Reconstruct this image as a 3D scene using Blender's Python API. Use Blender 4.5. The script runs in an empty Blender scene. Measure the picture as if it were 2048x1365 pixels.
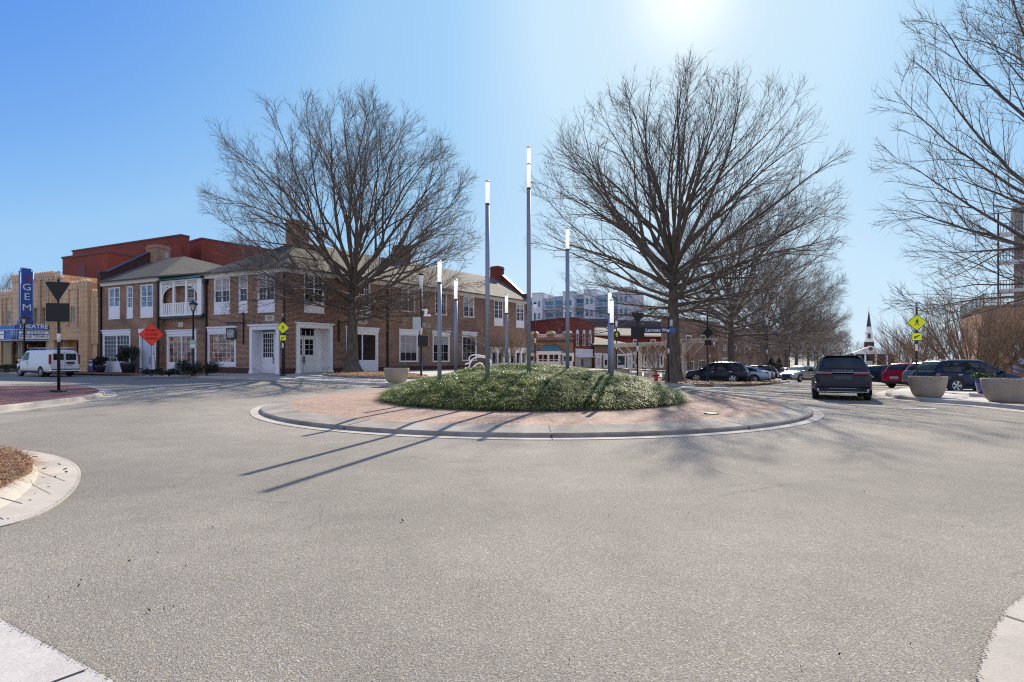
import bpy, bmesh, math, random
import numpy as np
from mathutils import Vector, Matrix, noise as mnoise

R = math.radians
SC = bpy.context.scene
COL = SC.collection
F, CX, HY, EYE = 1100.0, 1024.0, 715.0, 1.5      # lens and horizon measured on the photograph
RND = random.Random(7)

# ------------------------------------------------------------------ terrain
US = (0.515, 0.857)                               # direction of the street that runs away to the right
def sstep(a, b, x):
    t = min(1, max(0, (x - a) / (b - a)))
    return t * t * (3 - 2 * t)
def ramp(s):
    if s < 12: return 0.0
    if s < 36: return (s - 12) ** 2 / 48.0
    if s < 120: return s - 24
    return 96 + (min(s, 330) - 120) * 0.45
def G(x, y):
    s = x * US[0] + y * US[1]
    t = x * US[1] - y * US[0]
    w = sstep(-30, -13, t)
    return -0.026 * ramp(s) * (w + (1 - w) * 0.35 * sstep(40, 80, s)) + 0.16 * (1 - w) * sstep(21, 30, s)

def ray(px, d):
    return ((px - CX) / F * d, d)
def gp(px, y, zoff=0.0):
    """ground point seen at (px, y) in the photograph"""
    d = F * (EYE - zoff) / max(2.0, (y - HY))
    for _ in range(40):
        x = (px - CX) / F * d
        dn = F * (EYE - zoff - G(x, d)) / max(2.0, (y - HY))
        d = 0.5 * d + 0.5 * min(dn, 400)
    return ((px - CX) / F * d, d)

# ------------------------------------------------------------------ materials
MATS = {}
def mat(name, col, rough=0.7, metal=0.0, var=0.0, vscale=3.0, bump=0.0, bscale=40.0, coat=0.0, spec=0.5, emit=None, estr=0.0, trans=0.0):
    if name in MATS: return MATS[name]
    m = bpy.data.materials.new(name); m.use_nodes = True
    nt = m.node_tree; b = nt.nodes['Principled BSDF']
    c = (col[0], col[1], col[2], 1)
    b.inputs['Base Color'].default_value = c
    b.inputs['Roughness'].default_value = rough
    b.inputs['Metallic'].default_value = metal
    b.inputs['Specular IOR Level'].default_value = spec
    if coat: b.inputs['Coat Weight'].default_value = coat; b.inputs['Coat Roughness'].default_value = 0.04
    if trans: b.inputs['Transmission Weight'].default_value = trans
    if emit:
        b.inputs['Emission Color'].default_value = (*emit, 1); b.inputs['Emission Strength'].default_value = estr
    if var or bump:
        tc = nt.nodes.new('ShaderNodeTexCoord')
    if var:
        n = nt.nodes.new('ShaderNodeTexNoise'); n.inputs['Scale'].default_value = vscale; n.inputs['Detail'].default_value = 6; n.inputs['Roughness'].default_value = .65
        nt.links.new(tc.outputs['Object'], n.inputs['Vector'])
        mp = nt.nodes.new('ShaderNodeMapRange'); mp.inputs['From Min'].default_value = .25; mp.inputs['From Max'].default_value = .75
        mp.inputs['To Min'].default_value = 1 - var; mp.inputs['To Max'].default_value = 1 + var
        nt.links.new(n.outputs['Fac'], mp.inputs['Value'])
        mx = nt.nodes.new('ShaderNodeMix'); mx.data_type = 'RGBA'; mx.blend_type = 'MULTIPLY'; mx.inputs['Factor'].default_value = 1
        mx.inputs['A'].default_value = c
        nt.links.new(mp.outputs['Result'], mx.inputs['B']); nt.links.new(mx.outputs['Result'], b.inputs['Base Color'])
    if bump:
        n2 = nt.nodes.new('ShaderNodeTexNoise'); n2.inputs['Scale'].default_value = bscale; n2.inputs['Detail'].default_value = 4
        nt.links.new(tc.outputs['Object'], n2.inputs['Vector'])
        bp = nt.nodes.new('ShaderNodeBump'); bp.inputs['Strength'].default_value = bump; bp.inputs['Distance'].default_value = .02
        nt.links.new(n2.outputs['Fac'], bp.inputs['Height']); nt.links.new(bp.outputs['Normal'], b.inputs['Normal'])
    MATS[name] = m
    return m

def N(nt, t, **k):
    n = nt.nodes.new(t)
    for a, v in k.items():
        if a in n.inputs: n.inputs[a].default_value = v
        else: setattr(n, a, v)
    return n
def mixc(nt, a, b, fac, blend='MIX'):
    m = nt.nodes.new('ShaderNodeMix'); m.data_type = 'RGBA'; m.blend_type = blend
    for k, v in (('A', a), ('B', b), ('Factor', fac)):
        s = m.inputs[{'A': 6, 'B': 7, 'Factor': 0}[k]]
        if hasattr(v, 'is_linked') or hasattr(v, 'links'): nt.links.new(v, s)
        elif k == 'Factor': s.default_value = v
        else: s.default_value = (*v, 1) if len(v) == 3 else v
    return m.outputs[2]
def rng(nt, v, a, b, c, d):
    m = nt.nodes.new('ShaderNodeMapRange'); nt.links.new(v, m.inputs['Value'])
    for i, x in zip(('From Min', 'From Max', 'To Min', 'To Max'), (a, b, c, d)): m.inputs[i].default_value = x
    return m.outputs['Result']

def brick_mat(name, c1, c2, mortar, bw=0.215, bh=0.075, ms=0.011, off=0.5, rough=0.85, bump=0.35, dirt=0.25, mix=1.0, vert=None):
    """brick / tile / paver courses measured in metres on the UV (u along the wall, v up)"""
    m = bpy.data.materials.new(name); m.use_nodes = True; nt = m.node_tree; b = nt.nodes['Principled BSDF']
    tc = N(nt, 'ShaderNodeTexCoord')
    br = N(nt, 'ShaderNodeTexBrick', offset=off)
    br.inputs['Scale'].default_value = 1; br.inputs['Mortar Size'].default_value = ms
    br.inputs['Brick Width'].default_value = bw; br.inputs['Row Height'].default_value = bh
    br.inputs['Mortar Smooth'].default_value = .2; br.inputs['Bias'].default_value = 0
    br.inputs['Color1'].default_value = (*c1, 1); br.inputs['Color2'].default_value = (*c2, 1); br.inputs['Mortar'].default_value = (*mortar, 1)
    nt.links.new(tc.outputs['UV'], br.inputs['Vector'])
    n1 = N(nt, 'ShaderNodeTexNoise'); n1.inputs['Scale'].default_value = .35; n1.inputs['Detail'].default_value = 6
    n2 = N(nt, 'ShaderNodeTexNoise'); n2.inputs['Scale'].default_value = 9; n2.inputs['Detail'].default_value = 4
    nt.links.new(tc.outputs['UV'], n1.inputs['Vector']); nt.links.new(tc.outputs['UV'], n2.inputs['Vector'])
    f1 = rng(nt, n1.outputs['Fac'], .3, .7, 1 - dirt, 1 + dirt * .6)
    f2 = rng(nt, n2.outputs['Fac'], .3, .7, .72, 1.3)
    c = mixc(nt, br.outputs['Color'], f1, 1.0, 'MULTIPLY'); c = mixc(nt, c, f2, 1.0, 'MULTIPLY')
    nt.links.new(c, b.inputs['Base Color'])
    b.inputs['Roughness'].default_value = rough; b.inputs['Specular IOR Level'].default_value = .3
    if bump:
        bp = N(nt, 'ShaderNodeBump'); bp.inputs['Strength'].default_value = bump; bp.inputs['Distance'].default_value = .01; bp.invert = True
        nt.links.new(br.outputs['Fac'], bp.inputs['Height']); nt.links.new(bp.outputs['Normal'], b.inputs['Normal'])
    MATS[name] = m
    return m

def glass_mat(name, tint=(.012, .014, .017), rough=.03, wob=.06, lit=0.0):
    m = bpy.data.materials.new(name); m.use_nodes = True; nt = m.node_tree; b = nt.nodes['Principled BSDF']
    tc = N(nt, 'ShaderNodeTexCoord')
    n = N(nt, 'ShaderNodeTexNoise'); n.inputs['Scale'].default_value = 1.7; n.inputs['Detail'].default_value = 3
    nt.links.new(tc.outputs['Object'], n.inputs['Vector'])
    c = mixc(nt, tuple(t * .5 for t in tint), tuple(t * 2.2 for t in tint), rng(nt, n.outputs['Fac'], .35, .65, 0, 1))
    nt.links.new(c, b.inputs['Base Color'])
    b.inputs['Roughness'].default_value = rough; b.inputs['Specular IOR Level'].default_value = .5; b.inputs['IOR'].default_value = 1.42
    n3 = N(nt, 'ShaderNodeTexNoise'); n3.inputs['Scale'].default_value = 1.1
    nt.links.new(tc.outputs['Object'], n3.inputs['Vector'])
    bp = N(nt, 'ShaderNodeBump'); bp.inputs['Strength'].default_value = wob; bp.inputs['Distance'].default_value = .1
    nt.links.new(n3.outputs['Fac'], bp.inputs['Height']); nt.links.new(bp.outputs['Normal'], b.inputs['Normal'])
    MATS[name] = m
    return m

# ------------------------------------------------------------------ mesh builder
class MB:
    def __init__(s): s.v = []; s.f = []; s.mi = []; s.cur = 0; s.M = None; s.smooth = []
    def _p(s, p):
        p = Vector(p)
        if s.M is not None: p = s.M @ p
        s.v.append((p.x, p.y, p.z)); return len(s.v) - 1
    def face(s, pts, sm=False):
        s.f.append([s._p(p) for p in pts]); s.mi.append(s.cur); s.smooth.append(sm); return s
    def box(s, x0, x1, y0, y1, z0, z1):
        x0, x1 = min(x0, x1), max(x0, x1); y0, y1 = min(y0, y1), max(y0, y1); z0, z1 = min(z0, z1), max(z0, z1)
        i = [s._p(p) for p in ((x0,y0,z0),(x1,y0,z0),(x1,y1,z0),(x0,y1,z0),(x0,y0,z1),(x1,y0,z1),(x1,y1,z1),(x0,y1,z1))]
        for q in ((0,3,2,1),(4,5,6,7),(0,1,5,4),(1,2,6,5),(2,3,7,6),(3,0,4,7)):
            s.f.append([i[k] for k in q]); s.mi.append(s.cur); s.smooth.append(False)
        return s
    def prism(s, poly, z0, z1, caps=True):
        n = len(poly)
        a = [s._p((p[0], p[1], z0)) for p in poly]; b = [s._p((p[0], p[1], z1)) for p in poly]
        for k in range(n):
            l = (k + 1) % n
            s.f.append([a[k], a[l], b[l], b[k]]); s.mi.append(s.cur); s.smooth.append(False)
        if caps:
            s.f.append(b); s.f.append(a[::-1]); s.mi += [s.cur] * 2; s.smooth += [False] * 2
        return s
    def prismy(s, poly, y0, y1):
        """polygon in the x-z plane, extruded along y (counter-clockwise seen from -y)"""
        n = len(poly)
        a = [s._p((p[0], y0, p[1])) for p in poly]; b = [s._p((p[0], y1, p[1])) for p in poly]
        for k in range(n):
            l = (k + 1) % n
            s.f.append([a[l], a[k], b[k], b[l]]); s.mi.append(s.cur); s.smooth.append(False)
        s.f.append(a); s.f.append(b[::-1]); s.mi += [s.cur] * 2; s.smooth += [False] * 2
        return s
    def tube(s, pts, rad, n=6, cap=True, sm=True):
        pts = [Vector(p) for p in pts]
        if not isinstance(rad, (list, tuple)): rad = [rad] * len(pts)
        rings = []; up = None
        for k, p in enumerate(pts):
            t = (pts[min(k + 1, len(pts) - 1)] - pts[max(k - 1, 0)])
            if t.length < 1e-9: t = Vector((0, 0, 1))
            t.normalize()
            if up is None: up = Vector((1, 0, 0)) if abs(t.x) < .8 else Vector((0, 1, 0))
            a = t.cross(up);
            if a.length < 1e-6: a = t.orthogonal()
            a.normalize(); b = t.cross(a); up = -b if False else a.cross(t)
            rings.append([s._p(p + (a * math.cos(2 * math.pi * j / n) + b * math.sin(2 * math.pi * j / n)) * rad[k]) for j in range(n)])
        for k in range(len(rings) - 1):
            for j in range(n):
                l = (j + 1) % n
                s.f.append([rings[k][j], rings[k][l], rings[k + 1][l], rings[k + 1][j]]); s.mi.append(s.cur); s.smooth.append(sm)
        if cap:
            s.f.append(rings[0][::-1]); s.f.append(rings[-1]); s.mi += [s.cur] * 2; s.smooth += [False] * 2
        return s
    def lathe(s, prof, n=24, cx=0, cy=0, sm=True, caps=True):
        rings = [[s._p((cx + r * math.cos(2 * math.pi * j / n), cy + r * math.sin(2 * math.pi * j / n), z)) for j in range(n)] for r, z in prof]
        for k in range(len(rings) - 1):
            for j in range(n):
                l = (j + 1) % n
                s.f.append([rings[k][j], rings[k][l], rings[k + 1][l], rings[k + 1][j]]); s.mi.append(s.cur); s.smooth.append(sm)
        if caps:
            s.f.append(rings[0][::-1]); s.f.append(rings[-1]); s.mi += [s.cur] * 2; s.smooth += [False] * 2
        return s
    def loft(s, rings, closed=True, caps=True, sm=True):
        I = [[s._p(p) for p in r] for r in rings]; n = len(I[0])
        for k in range(len(I) - 1):
            for j in range(n if closed else n - 1):
                l = (j + 1) % n
                s.f.append([I[k][j], I[k][l], I[k + 1][l], I[k + 1][j]]); s.mi.append(s.cur); s.smooth.append(sm)
        if caps:
            s.f.append(I[0][::-1]); s.f.append(I[-1]); s.mi += [s.cur] * 2; s.smooth += [False] * 2
        return s
    def build(s, name, m, parent=None, loc=None, rz=0.0, bevel=0.0, fixn=False, angle=None, subd=0):
        me = bpy.data.meshes.new(name)
        me.from_pydata(s.v, [], s.f)
        ms = m if isinstance(m, (list, tuple)) else [m]
        for q in ms: me.materials.append(q)
        if len(ms) > 1: me.polygons.foreach_set('material_index', s.mi)
        me.polygons.foreach_set('use_smooth', s.smooth)
        if fixn:
            bm = bmesh.new(); bm.from_mesh(me); bmesh.ops.recalc_face_normals(bm, faces=bm.faces); bm.to_mesh(me); bm.free()
        boxuv(me)
        o = bpy.data.objects.new(name, me); COL.objects.link(o)
        if parent is not None: o.parent = parent
        if loc is not None: o.location = loc
        if rz: o.rotation_euler = (0, 0, rz)
        if bevel:
            b = o.modifiers.new('bevel', 'BEVEL'); b.width = bevel; b.segments = 2; b.limit_method = 'ANGLE'; b.angle_limit = R(40)
        if subd:
            b = o.modifiers.new('subd', 'SUBSURF'); b.levels = subd; b.render_levels = subd
        return o

def boxuv(me):
    nv, nl, npo = len(me.vertices), len(me.loops), len(me.polygons)
    if not npo: return
    uv = me.uv_layers.new(name='UVMap')
    co = np.empty(nv * 3); me.vertices.foreach_get('co', co); co = co.reshape(-1, 3)
    li = np.empty(nl, dtype=np.int32); me.loops.foreach_get('vertex_index', li)
    no = np.empty(npo * 3); me.polygons.foreach_get('normal', no); no = no.reshape(-1, 3)
    lt = np.empty(npo, dtype=np.int32); me.polygons.foreach_get('loop_total', lt)
    nn = np.repeat(no, lt, axis=0); p = co[li]
    h = np.hypot(nn[:, 0], nn[:, 1]); steep = h > .75
    hx = np.where(h > 1e-6, -nn[:, 1] / np.maximum(h, 1e-6), 1.0); hy = np.where(h > 1e-6, nn[:, 0] / np.maximum(h, 1e-6), 0.0)
    slant = (~steep) & (h > .12)
    u = np.where(steep | slant, p[:, 0] * hx + p[:, 1] * hy, p[:, 0])
    dn = -p[:, 0] * nn[:, 0] / np.maximum(h, 1e-6) - p[:, 1] * nn[:, 1] / np.maximum(h, 1e-6)
    v = np.where(steep, p[:, 2], np.where(slant, dn * 1.15, p[:, 1]))
    out = np.empty((nl, 2)); out[:, 0] = u; out[:, 1] = v
    uv.data.foreach_set('uv', out.ravel())

def tag(o, label=None, cat=None, group=None, kind=None):
    if label: o['label'] = label
    if cat: o['category'] = cat
    if group: o['group'] = group
    if kind: o['kind'] = kind
    return o
def thing(name, label, cat, loc=(0, 0, 0), rz=0.0, group=None):
    o = bpy.data.objects.new(name, None); COL.objects.link(o); o.empty_display_size = .2
    o.location = loc; o.rotation_euler = (0, 0, rz)
    return tag(o, label, cat, group)
def copy_tree(o, parent=None):
    c = o.copy(); COL.objects.link(c)
    if parent is not None: c.parent = parent
    for ch in KIDS(o): copy_tree(ch, c)
    return c
def KIDS(o): return [c for c in bpy.data.objects if c.parent is o]
def dup(o, label, loc, rz=0.0, group=None, scale=None):
    c = copy_tree(o); c.location = loc; c.rotation_euler = (0, 0, rz); c['label'] = label
    if group: c['group'] = group
    if scale: c.scale = scale
    return c
def struct(o): o['kind'] = 'structure'; return o

def text(name, body, size, m, parent, loc, rot, extr=.01, align='CENTER', sx=1.0, bold=0.0, spacing=1.0):
    cu = bpy.data.curves.new(name, 'FONT'); cu.body = body; cu.size = size; cu.extrude = extr; cu.align_x = align; cu.align_y = 'CENTER'
    cu.offset = bold; cu.space_character = spacing; cu.resolution_u = 3
    t = bpy.data.objects.new(name, cu); COL.objects.link(t)
    bpy.context.view_layer.update()
    me = bpy.data.meshes.new_from_object(t)
    bpy.data.objects.remove(t); bpy.data.curves.remove(cu)
    me.materials.clear(); me.materials.append(m)
    me.transform(Matrix.Diagonal((sx, 1, 1, 1)))
    o = bpy.data.objects.new(name, me); COL.objects.link(o); o.parent = parent; o.location = loc; o.rotation_euler = rot
    return o
UPR = (R(90), 0, 0)       # text standing upright, read from -y

class Fac:
    """a facade line: world start point, direction, base height; turns photograph measures into metres along the wall"""
    def __init__(s, p, d):
        s.p = p; l = math.hypot(*d); s.d = (d[0] / l, d[1] / l); s.n = (-s.d[1], s.d[0]); s.rz = math.atan2(s.d[1], s.d[0])
    def t(s, px, o=0.0):
        r = (px - CX) / F; x = s.p[0] + s.n[0] * o; y = s.p[1] + s.n[1] * o
        return (r * y - x) / (s.d[0] - r * s.d[1])
    def z(s, px, y, o=0.0):
        return EYE + (HY - y) * (s.p[1] + s.n[1] * o + s.d[1] * s.t(px, o)) / F
    def w(s, t, o=0.0): return (s.p[0] + s.d[0] * t + s.n[0] * o, s.p[1] + s.d[1] * t + s.n[1] * o)
# ------------------------------------------------------------------ shared materials
def asphalt_mat():
    m = bpy.data.materials.new('asphalt'); m.use_nodes = True; nt = m.node_tree; b = nt.nodes['Principled BSDF']
    tc = N(nt, 'ShaderNodeTexCoord'); O = tc.outputs['Object']
    def nz(sc, det=4, rough=.6, dist=0.0):
        n = N(nt, 'ShaderNodeTexNoise'); n.inputs['Scale'].default_value = sc; n.inputs['Detail'].default_value = det
        n.inputs['Roughness'].default_value = rough; n.inputs['Distortion'].default_value = dist
        nt.links.new(O, n.inputs['Vector']); return n.outputs['Fac']
    vo = N(nt, 'ShaderNodeTexVoronoi'); vo.inputs['Scale'].default_value = 135; nt.links.new(O, vo.inputs['Vector'])
    stone = N(nt, 'ShaderNodeSeparateColor'); nt.links.new(vo.outputs['Color'], stone.inputs['Color'])
    big = nz(.22, 5); mid = nz(1.6, 6, .7); fine = nz(60, 5, .75); spk = nz(120, 2)
    c = mixc(nt, (.186, .167, .141), (.292, .264, .222), rng(nt, fine, .36, .64, 0, 1))
    c = mixc(nt, c, (.50, .455, .39), rng(nt, stone.outputs['Red'], .74, 1.0, 0, .75))
    c = mixc(nt, c, (.04, .037, .035), rng(nt, stone.outputs['Green'], .75, 1.0, 0, .55))
    c = mixc(nt, c, rng(nt, big, .3, .7, .82, 1.15), 1.0, 'MULTIPLY')
    c = mixc(nt, c, rng(nt, mid, .3, .7, .88, 1.1), 1.0, 'MULTIPLY')
    xyz = N(nt, 'ShaderNodeVectorMath', operation='DISTANCE'); nt.links.new(O, xyz.inputs[0]); xyz.inputs[1].default_value = (.66, 18.5, 0)
    wn = N(nt, 'ShaderNodeMath', operation='ADD'); nt.links.new(xyz.outputs['Value'], wn.inputs[0]); nt.links.new(rng(nt, nz(.35, 4), 0, 1, -1.2, 1.2), wn.inputs[1])
    for r0, r1 in ((10.4, 11.3), (12.3, 13.3)):
        up = rng(nt, wn.outputs[0], r0 - .7, r0, 0, 1); dn = rng(nt, wn.outputs[0], r1, r1 + .7, 1, 0)
        mu = N(nt, 'ShaderNodeMath', operation='MULTIPLY'); nt.links.new(up, mu.inputs[0]); nt.links.new(dn, mu.inputs[1])
        c = mixc(nt, c, rng(nt, mu.outputs[0], 0, 1, 1, .90), 1.0, 'MULTIPLY')
    vs = N(nt, 'ShaderNodeTexVoronoi'); vs.inputs['Scale'].default_value = .55; nt.links.new(O, vs.inputs['Vector'])
    c = mixc(nt, c, rng(nt, vs.outputs['Distance'], .02, .16, .80, 1), 1.0, 'MULTIPLY')
    # hairline cracks with a shape of their own, only in worn patches
    vc = N(nt, 'ShaderNodeTexVoronoi', feature='DISTANCE_TO_EDGE'); vc.inputs['Scale'].default_value = .42
    wob = N(nt, 'ShaderNodeTexNoise'); wob.inputs['Scale'].default_value = 2.5; wob.inputs['Detail'].default_value = 5; nt.links.new(O, wob.inputs['Vector'])
    add = N(nt, 'ShaderNodeVectorMath', operation='ADD'); sc = N(nt, 'ShaderNodeVectorMath', operation='SCALE'); sc.inputs['Scale'].default_value = .28
    nt.links.new(wob.outputs['Color'], sc.inputs[0]); nt.links.new(O, add.inputs[0]); nt.links.new(sc.outputs[0], add.inputs[1]); nt.links.new(add.outputs[0], vc.inputs['Vector'])
    line = rng(nt, vc.outputs['Distance'], 0, .006, 1, 0); gate = rng(nt, nz(.5, 3), .5, .6, 0, .5)
    mm = N(nt, 'ShaderNodeMath', operation='MULTIPLY'); nt.links.new(line, mm.inputs[0]); nt.links.new(gate, mm.inputs[1])
    c = mixc(nt, c, (.045, .04, .037), mm.outputs[0])
    nt.links.new(c, b.inputs['Base Color'])
    b.inputs['Roughness'].default_value = .88; b.inputs['Specular IOR Level'].default_value = .3
    ha = N(nt, 'ShaderNodeMath', operation='ADD'); nt.links.new(vo.outputs['Distance'], ha.inputs[0]); nt.links.new(fine, ha.inputs[1])
    bp = N(nt, 'ShaderNodeBump'); bp.inputs['Strength'].default_value = .55; bp.inputs['Distance'].default_value = .012
    nt.links.new(ha.outputs[0], bp.inputs['Height']); nt.links.new(bp.outputs['Normal'], b.inputs['Normal'])
    MATS['asphalt'] = m; return m
M_ASPH = asphalt_mat()
def concrete_mat(name, col, joint=None, dirt=.25):
    m = bpy.data.materials.new(name); m.use_nodes = True; nt = m.node_tree; b = nt.nodes['Principled BSDF']
    tc = N(nt, 'ShaderNodeTexCoord'); O = tc.outputs['Object']
    def nz(sc, det=5, rough=.65):
        n = N(nt, 'ShaderNodeTexNoise'); n.inputs['Scale'].default_value = sc; n.inputs['Detail'].default_value = det; n.inputs['Roughness'].default_value = rough
        nt.links.new(O, n.inputs['Vector']); return n.outputs['Fac']
    c = mixc(nt, tuple(x * (1 - dirt) for x in col), tuple(x * (1 + dirt * .5) for x in col), rng(nt, nz(.9, 7, .7), .32, .65, 0, 1))
    c = mixc(nt, c, rng(nt, nz(60, 4, .7), .3, .7, .84, 1.14), 1.0, 'MULTIPLY')
    c = mixc(nt, c, (.11, .095, .08), rng(nt, nz(7, 6, .75), .64, .78, 0, .55))
    if joint:
        br = N(nt, 'ShaderNodeTexBrick', offset=0.0); br.inputs['Scale'].default_value = 1; br.inputs['Mortar Size'].default_value = .012
        br.inputs['Brick Width'].default_value = joint; br.inputs['Row Height'].default_value = joint; nt.links.new(O, br.inputs['Vector'])
        c = mixc(nt, c, (.1, .09, .08), br.outputs['Fac'])
    nt.links.new(c, b.inputs['Base Color']); b.inputs['Roughness'].default_value = .85; b.inputs['Specular IOR Level'].default_value = .3
    bp = N(nt, 'ShaderNodeBump'); bp.inputs['Strength'].default_value = .25; bp.inputs['Distance'].default_value = .01
    nt.links.new(nz(90, 4), bp.inputs['Height']); nt.links.new(bp.outputs['Normal'], b.inputs['Normal'])
    MATS[name] = m; return m
M_CONC = concrete_mat('concrete', (.40, .36, .31))
M_WALK = concrete_mat('sidewalk_concrete', (.43, .40, .36), 1.5)
M_KERB = concrete_mat('kerb_concrete', (.26, .232, .20), None, .55)
M_PLANTER = concrete_mat('planter_concrete', (.36, .295, .23), None, .28)
M_PAVER = brick_mat('brick_pavers', (.38, .25, .19), (.27, .175, .13), (.15, .115, .09), .24, .12, .010, bump=.5, dirt=.16)
M_REDPAVER = brick_mat('red_brick_pavers', (.23, .095, .08), (.16, .065, .058), (.12, .08, .07), .21, .105, .008, bump=.4, dirt=.3)
M_BRICK = brick_mat('brown_brick', (.29, .105, .054), (.12, .048, .031), (.43, .34, .26), bw=.26, bh=.095, ms=.016, dirt=.3)
M_BRICK2 = brick_mat('tan_brick', (.34, .16, .09), (.18, .08, .05), (.46, .36, .27), bw=.26, bh=.095, ms=.016, dirt=.3)
M_REDBRICK = brick_mat('red_brick', (.235, .042, .030), (.165, .031, .024), (.22, .08, .06), ms=.009, dirt=.22)
M_ORBRICK = brick_mat('orange_brick', (.42, .17, .085), (.30, .11, .06), (.40, .30, .22), ms=.011, dirt=.25)
M_TILE = brick_mat('cream_terracotta_tile', (.66, .44, .265), (.58, .385, .23), (.30, .20, .12), .62, .46, .013, off=0, dirt=.2, bump=.5, rough=.5)
M_SHINGLE = brick_mat('roof_shingles', (.125, .112, .094), (.085, .076, .065), (.06, .055, .05), .32, .14, .012, dirt=.2, bump=.5)
M_SHINGLE2 = brick_mat('tan_roof_shingles', (.18, .158, .127), (.12, .107, .088), (.08, .07, .058), .32, .14, .012, dirt=.2, bump=.5)
M_WHITE = mat('white_paint', (.86, .84, .83), .5, var=.06, vscale=5)
M_LILAC = mat('cool_white_paint', (.80, .78, .84), .5, var=.06, vscale=4)
M_CREAMW = mat('weathered_white_timber', (.56, .50, .42), .65, var=.15, vscale=4)
M_GLASS = glass_mat('window_glass')
M_GLASSL = glass_mat('bluish_window_glass', (.10, .17, .24), .06, .1)
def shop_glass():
    m = bpy.data.materials.new('painted_shop_glass'); m.use_nodes = True; nt = m.node_tree; b = nt.nodes['Principled BSDF']; tc = N(nt, 'ShaderNodeTexCoord')
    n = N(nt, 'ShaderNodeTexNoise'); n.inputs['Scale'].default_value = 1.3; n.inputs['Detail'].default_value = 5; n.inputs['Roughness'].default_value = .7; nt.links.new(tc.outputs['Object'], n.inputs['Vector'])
    cr = N(nt, 'ShaderNodeValToRGB'); e = cr.color_ramp.elements; e[0].position = .36; e[0].color = (.02, .018, .02, 1); e[1].position = .66; e[1].color = (.62, .50, .36, 1)  # warm mottling painted into the glass, standing for brick reflections and interior display
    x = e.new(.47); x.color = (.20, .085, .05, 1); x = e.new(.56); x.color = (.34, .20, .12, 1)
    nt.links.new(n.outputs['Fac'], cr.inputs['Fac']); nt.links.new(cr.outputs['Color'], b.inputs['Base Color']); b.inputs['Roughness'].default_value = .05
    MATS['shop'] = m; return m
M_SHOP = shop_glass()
M_BLACK = mat('black_metal', (.012, .012, .013), .45, spec=.5)
M_BLACKM = mat('matt_black', (.02, .02, .022), .8)
M_DKGREY = mat('dark_grey_metal', (.06, .063, .068), .5, .3)
M_GALV = mat('galvanised_metal', (.42, .43, .45), .4, .7, var=.08)
M_POLE = mat('grey_painted_steel', (.235, .255, .31), .42, .25, var=.05, vscale=1.2)
M_REFL = mat('white_reflective_band', (.75, .75, .76), .4)
M_STONE = mat('pale_stone', (.55, .5, .43), .8, var=.12)
M_TRIM = mat('cornice_white', (.66, .63, .58), .6, var=.06)
M_DKBRICK = brick_mat('dark_brick_base', (.11, .038, .035), (.08, .03, .03), (.1, .06, .05), dirt=.2)
M_MULCH = mat('pine_straw', (.20, .115, .065), .95, var=.5, vscale=14, bump=1.0, bscale=60)
M_SOIL = mat('soil', (.05, .04, .028), .95, var=.4, vscale=8, bump=.8)
M_YELLOW = mat('fluorescent_yellow_green', (.92, 1.0, .015), .45)
M_ORANGE = mat('fluorescent_orange', (1.0, .035, .012), .5)
M_BLUE = mat('sign_blue', (.025, .11, .40), .4, var=.08)
M_NAVY = mat('navy_sign', (.008, .011, .06), .4)
M_TEAL = mat('teal_metal_roof', (.11, .27, .27), .5, .2, var=.15)
M_TAILR = mat('tail_lamp_red', (.30, .012, .014), .15, coat=1)
M_CHROME = mat('chrome', (.75, .75, .77), .12, 1.0)
M_TYRE = mat('tyre_rubber', (.016, .016, .017), .85)
M_RIM = mat('alloy_rim', (.52, .53, .55), .3, .9)
M_CARGL = glass_mat('car_glass', (.014, .018, .02), .03, .0)
M_CARGLL = glass_mat('pale_car_glass', (.10, .17, .16), .05, .0)

# ------------------------------------------------------------------ ground sheet
def axis(a, b, near0, near1, step):
    xs = [near0]
    while xs[-1] < near1: xs.append(xs[-1] + step)
    st = step; r = []
    x = xs[-1]
    while x < b: st *= 1.25; x += st; r.append(min(x, b))
    l = []; st = step; x = near0
    while x > a: st *= 1.25; x -= st; l.append(max(x, a))
    return l[::-1] + xs + r
XS = axis(-2500, 2500, -70, 150, 2.0); YS = axis(-600, 4000, -10, 170, 2.0)
def ground():
    nx, ny = len(XS), len(YS)
    v = [(x, y, G(x, y)) for y in YS for x in XS]
    f = [(j * nx + i, j * nx + i + 1, (j + 1) * nx + i + 1, (j + 1) * nx + i) for j in range(ny - 1) for i in range(nx - 1)]
    me = bpy.data.meshes.new('asphalt_road'); me.from_pydata(v, [], f); me.materials.append(M_ASPH)
    me.polygons.foreach_set('use_smooth', [True] * len(f))
    o = bpy.data.objects.new('asphalt_road', me); COL.objects.link(o); return struct(o)
ground()

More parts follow.
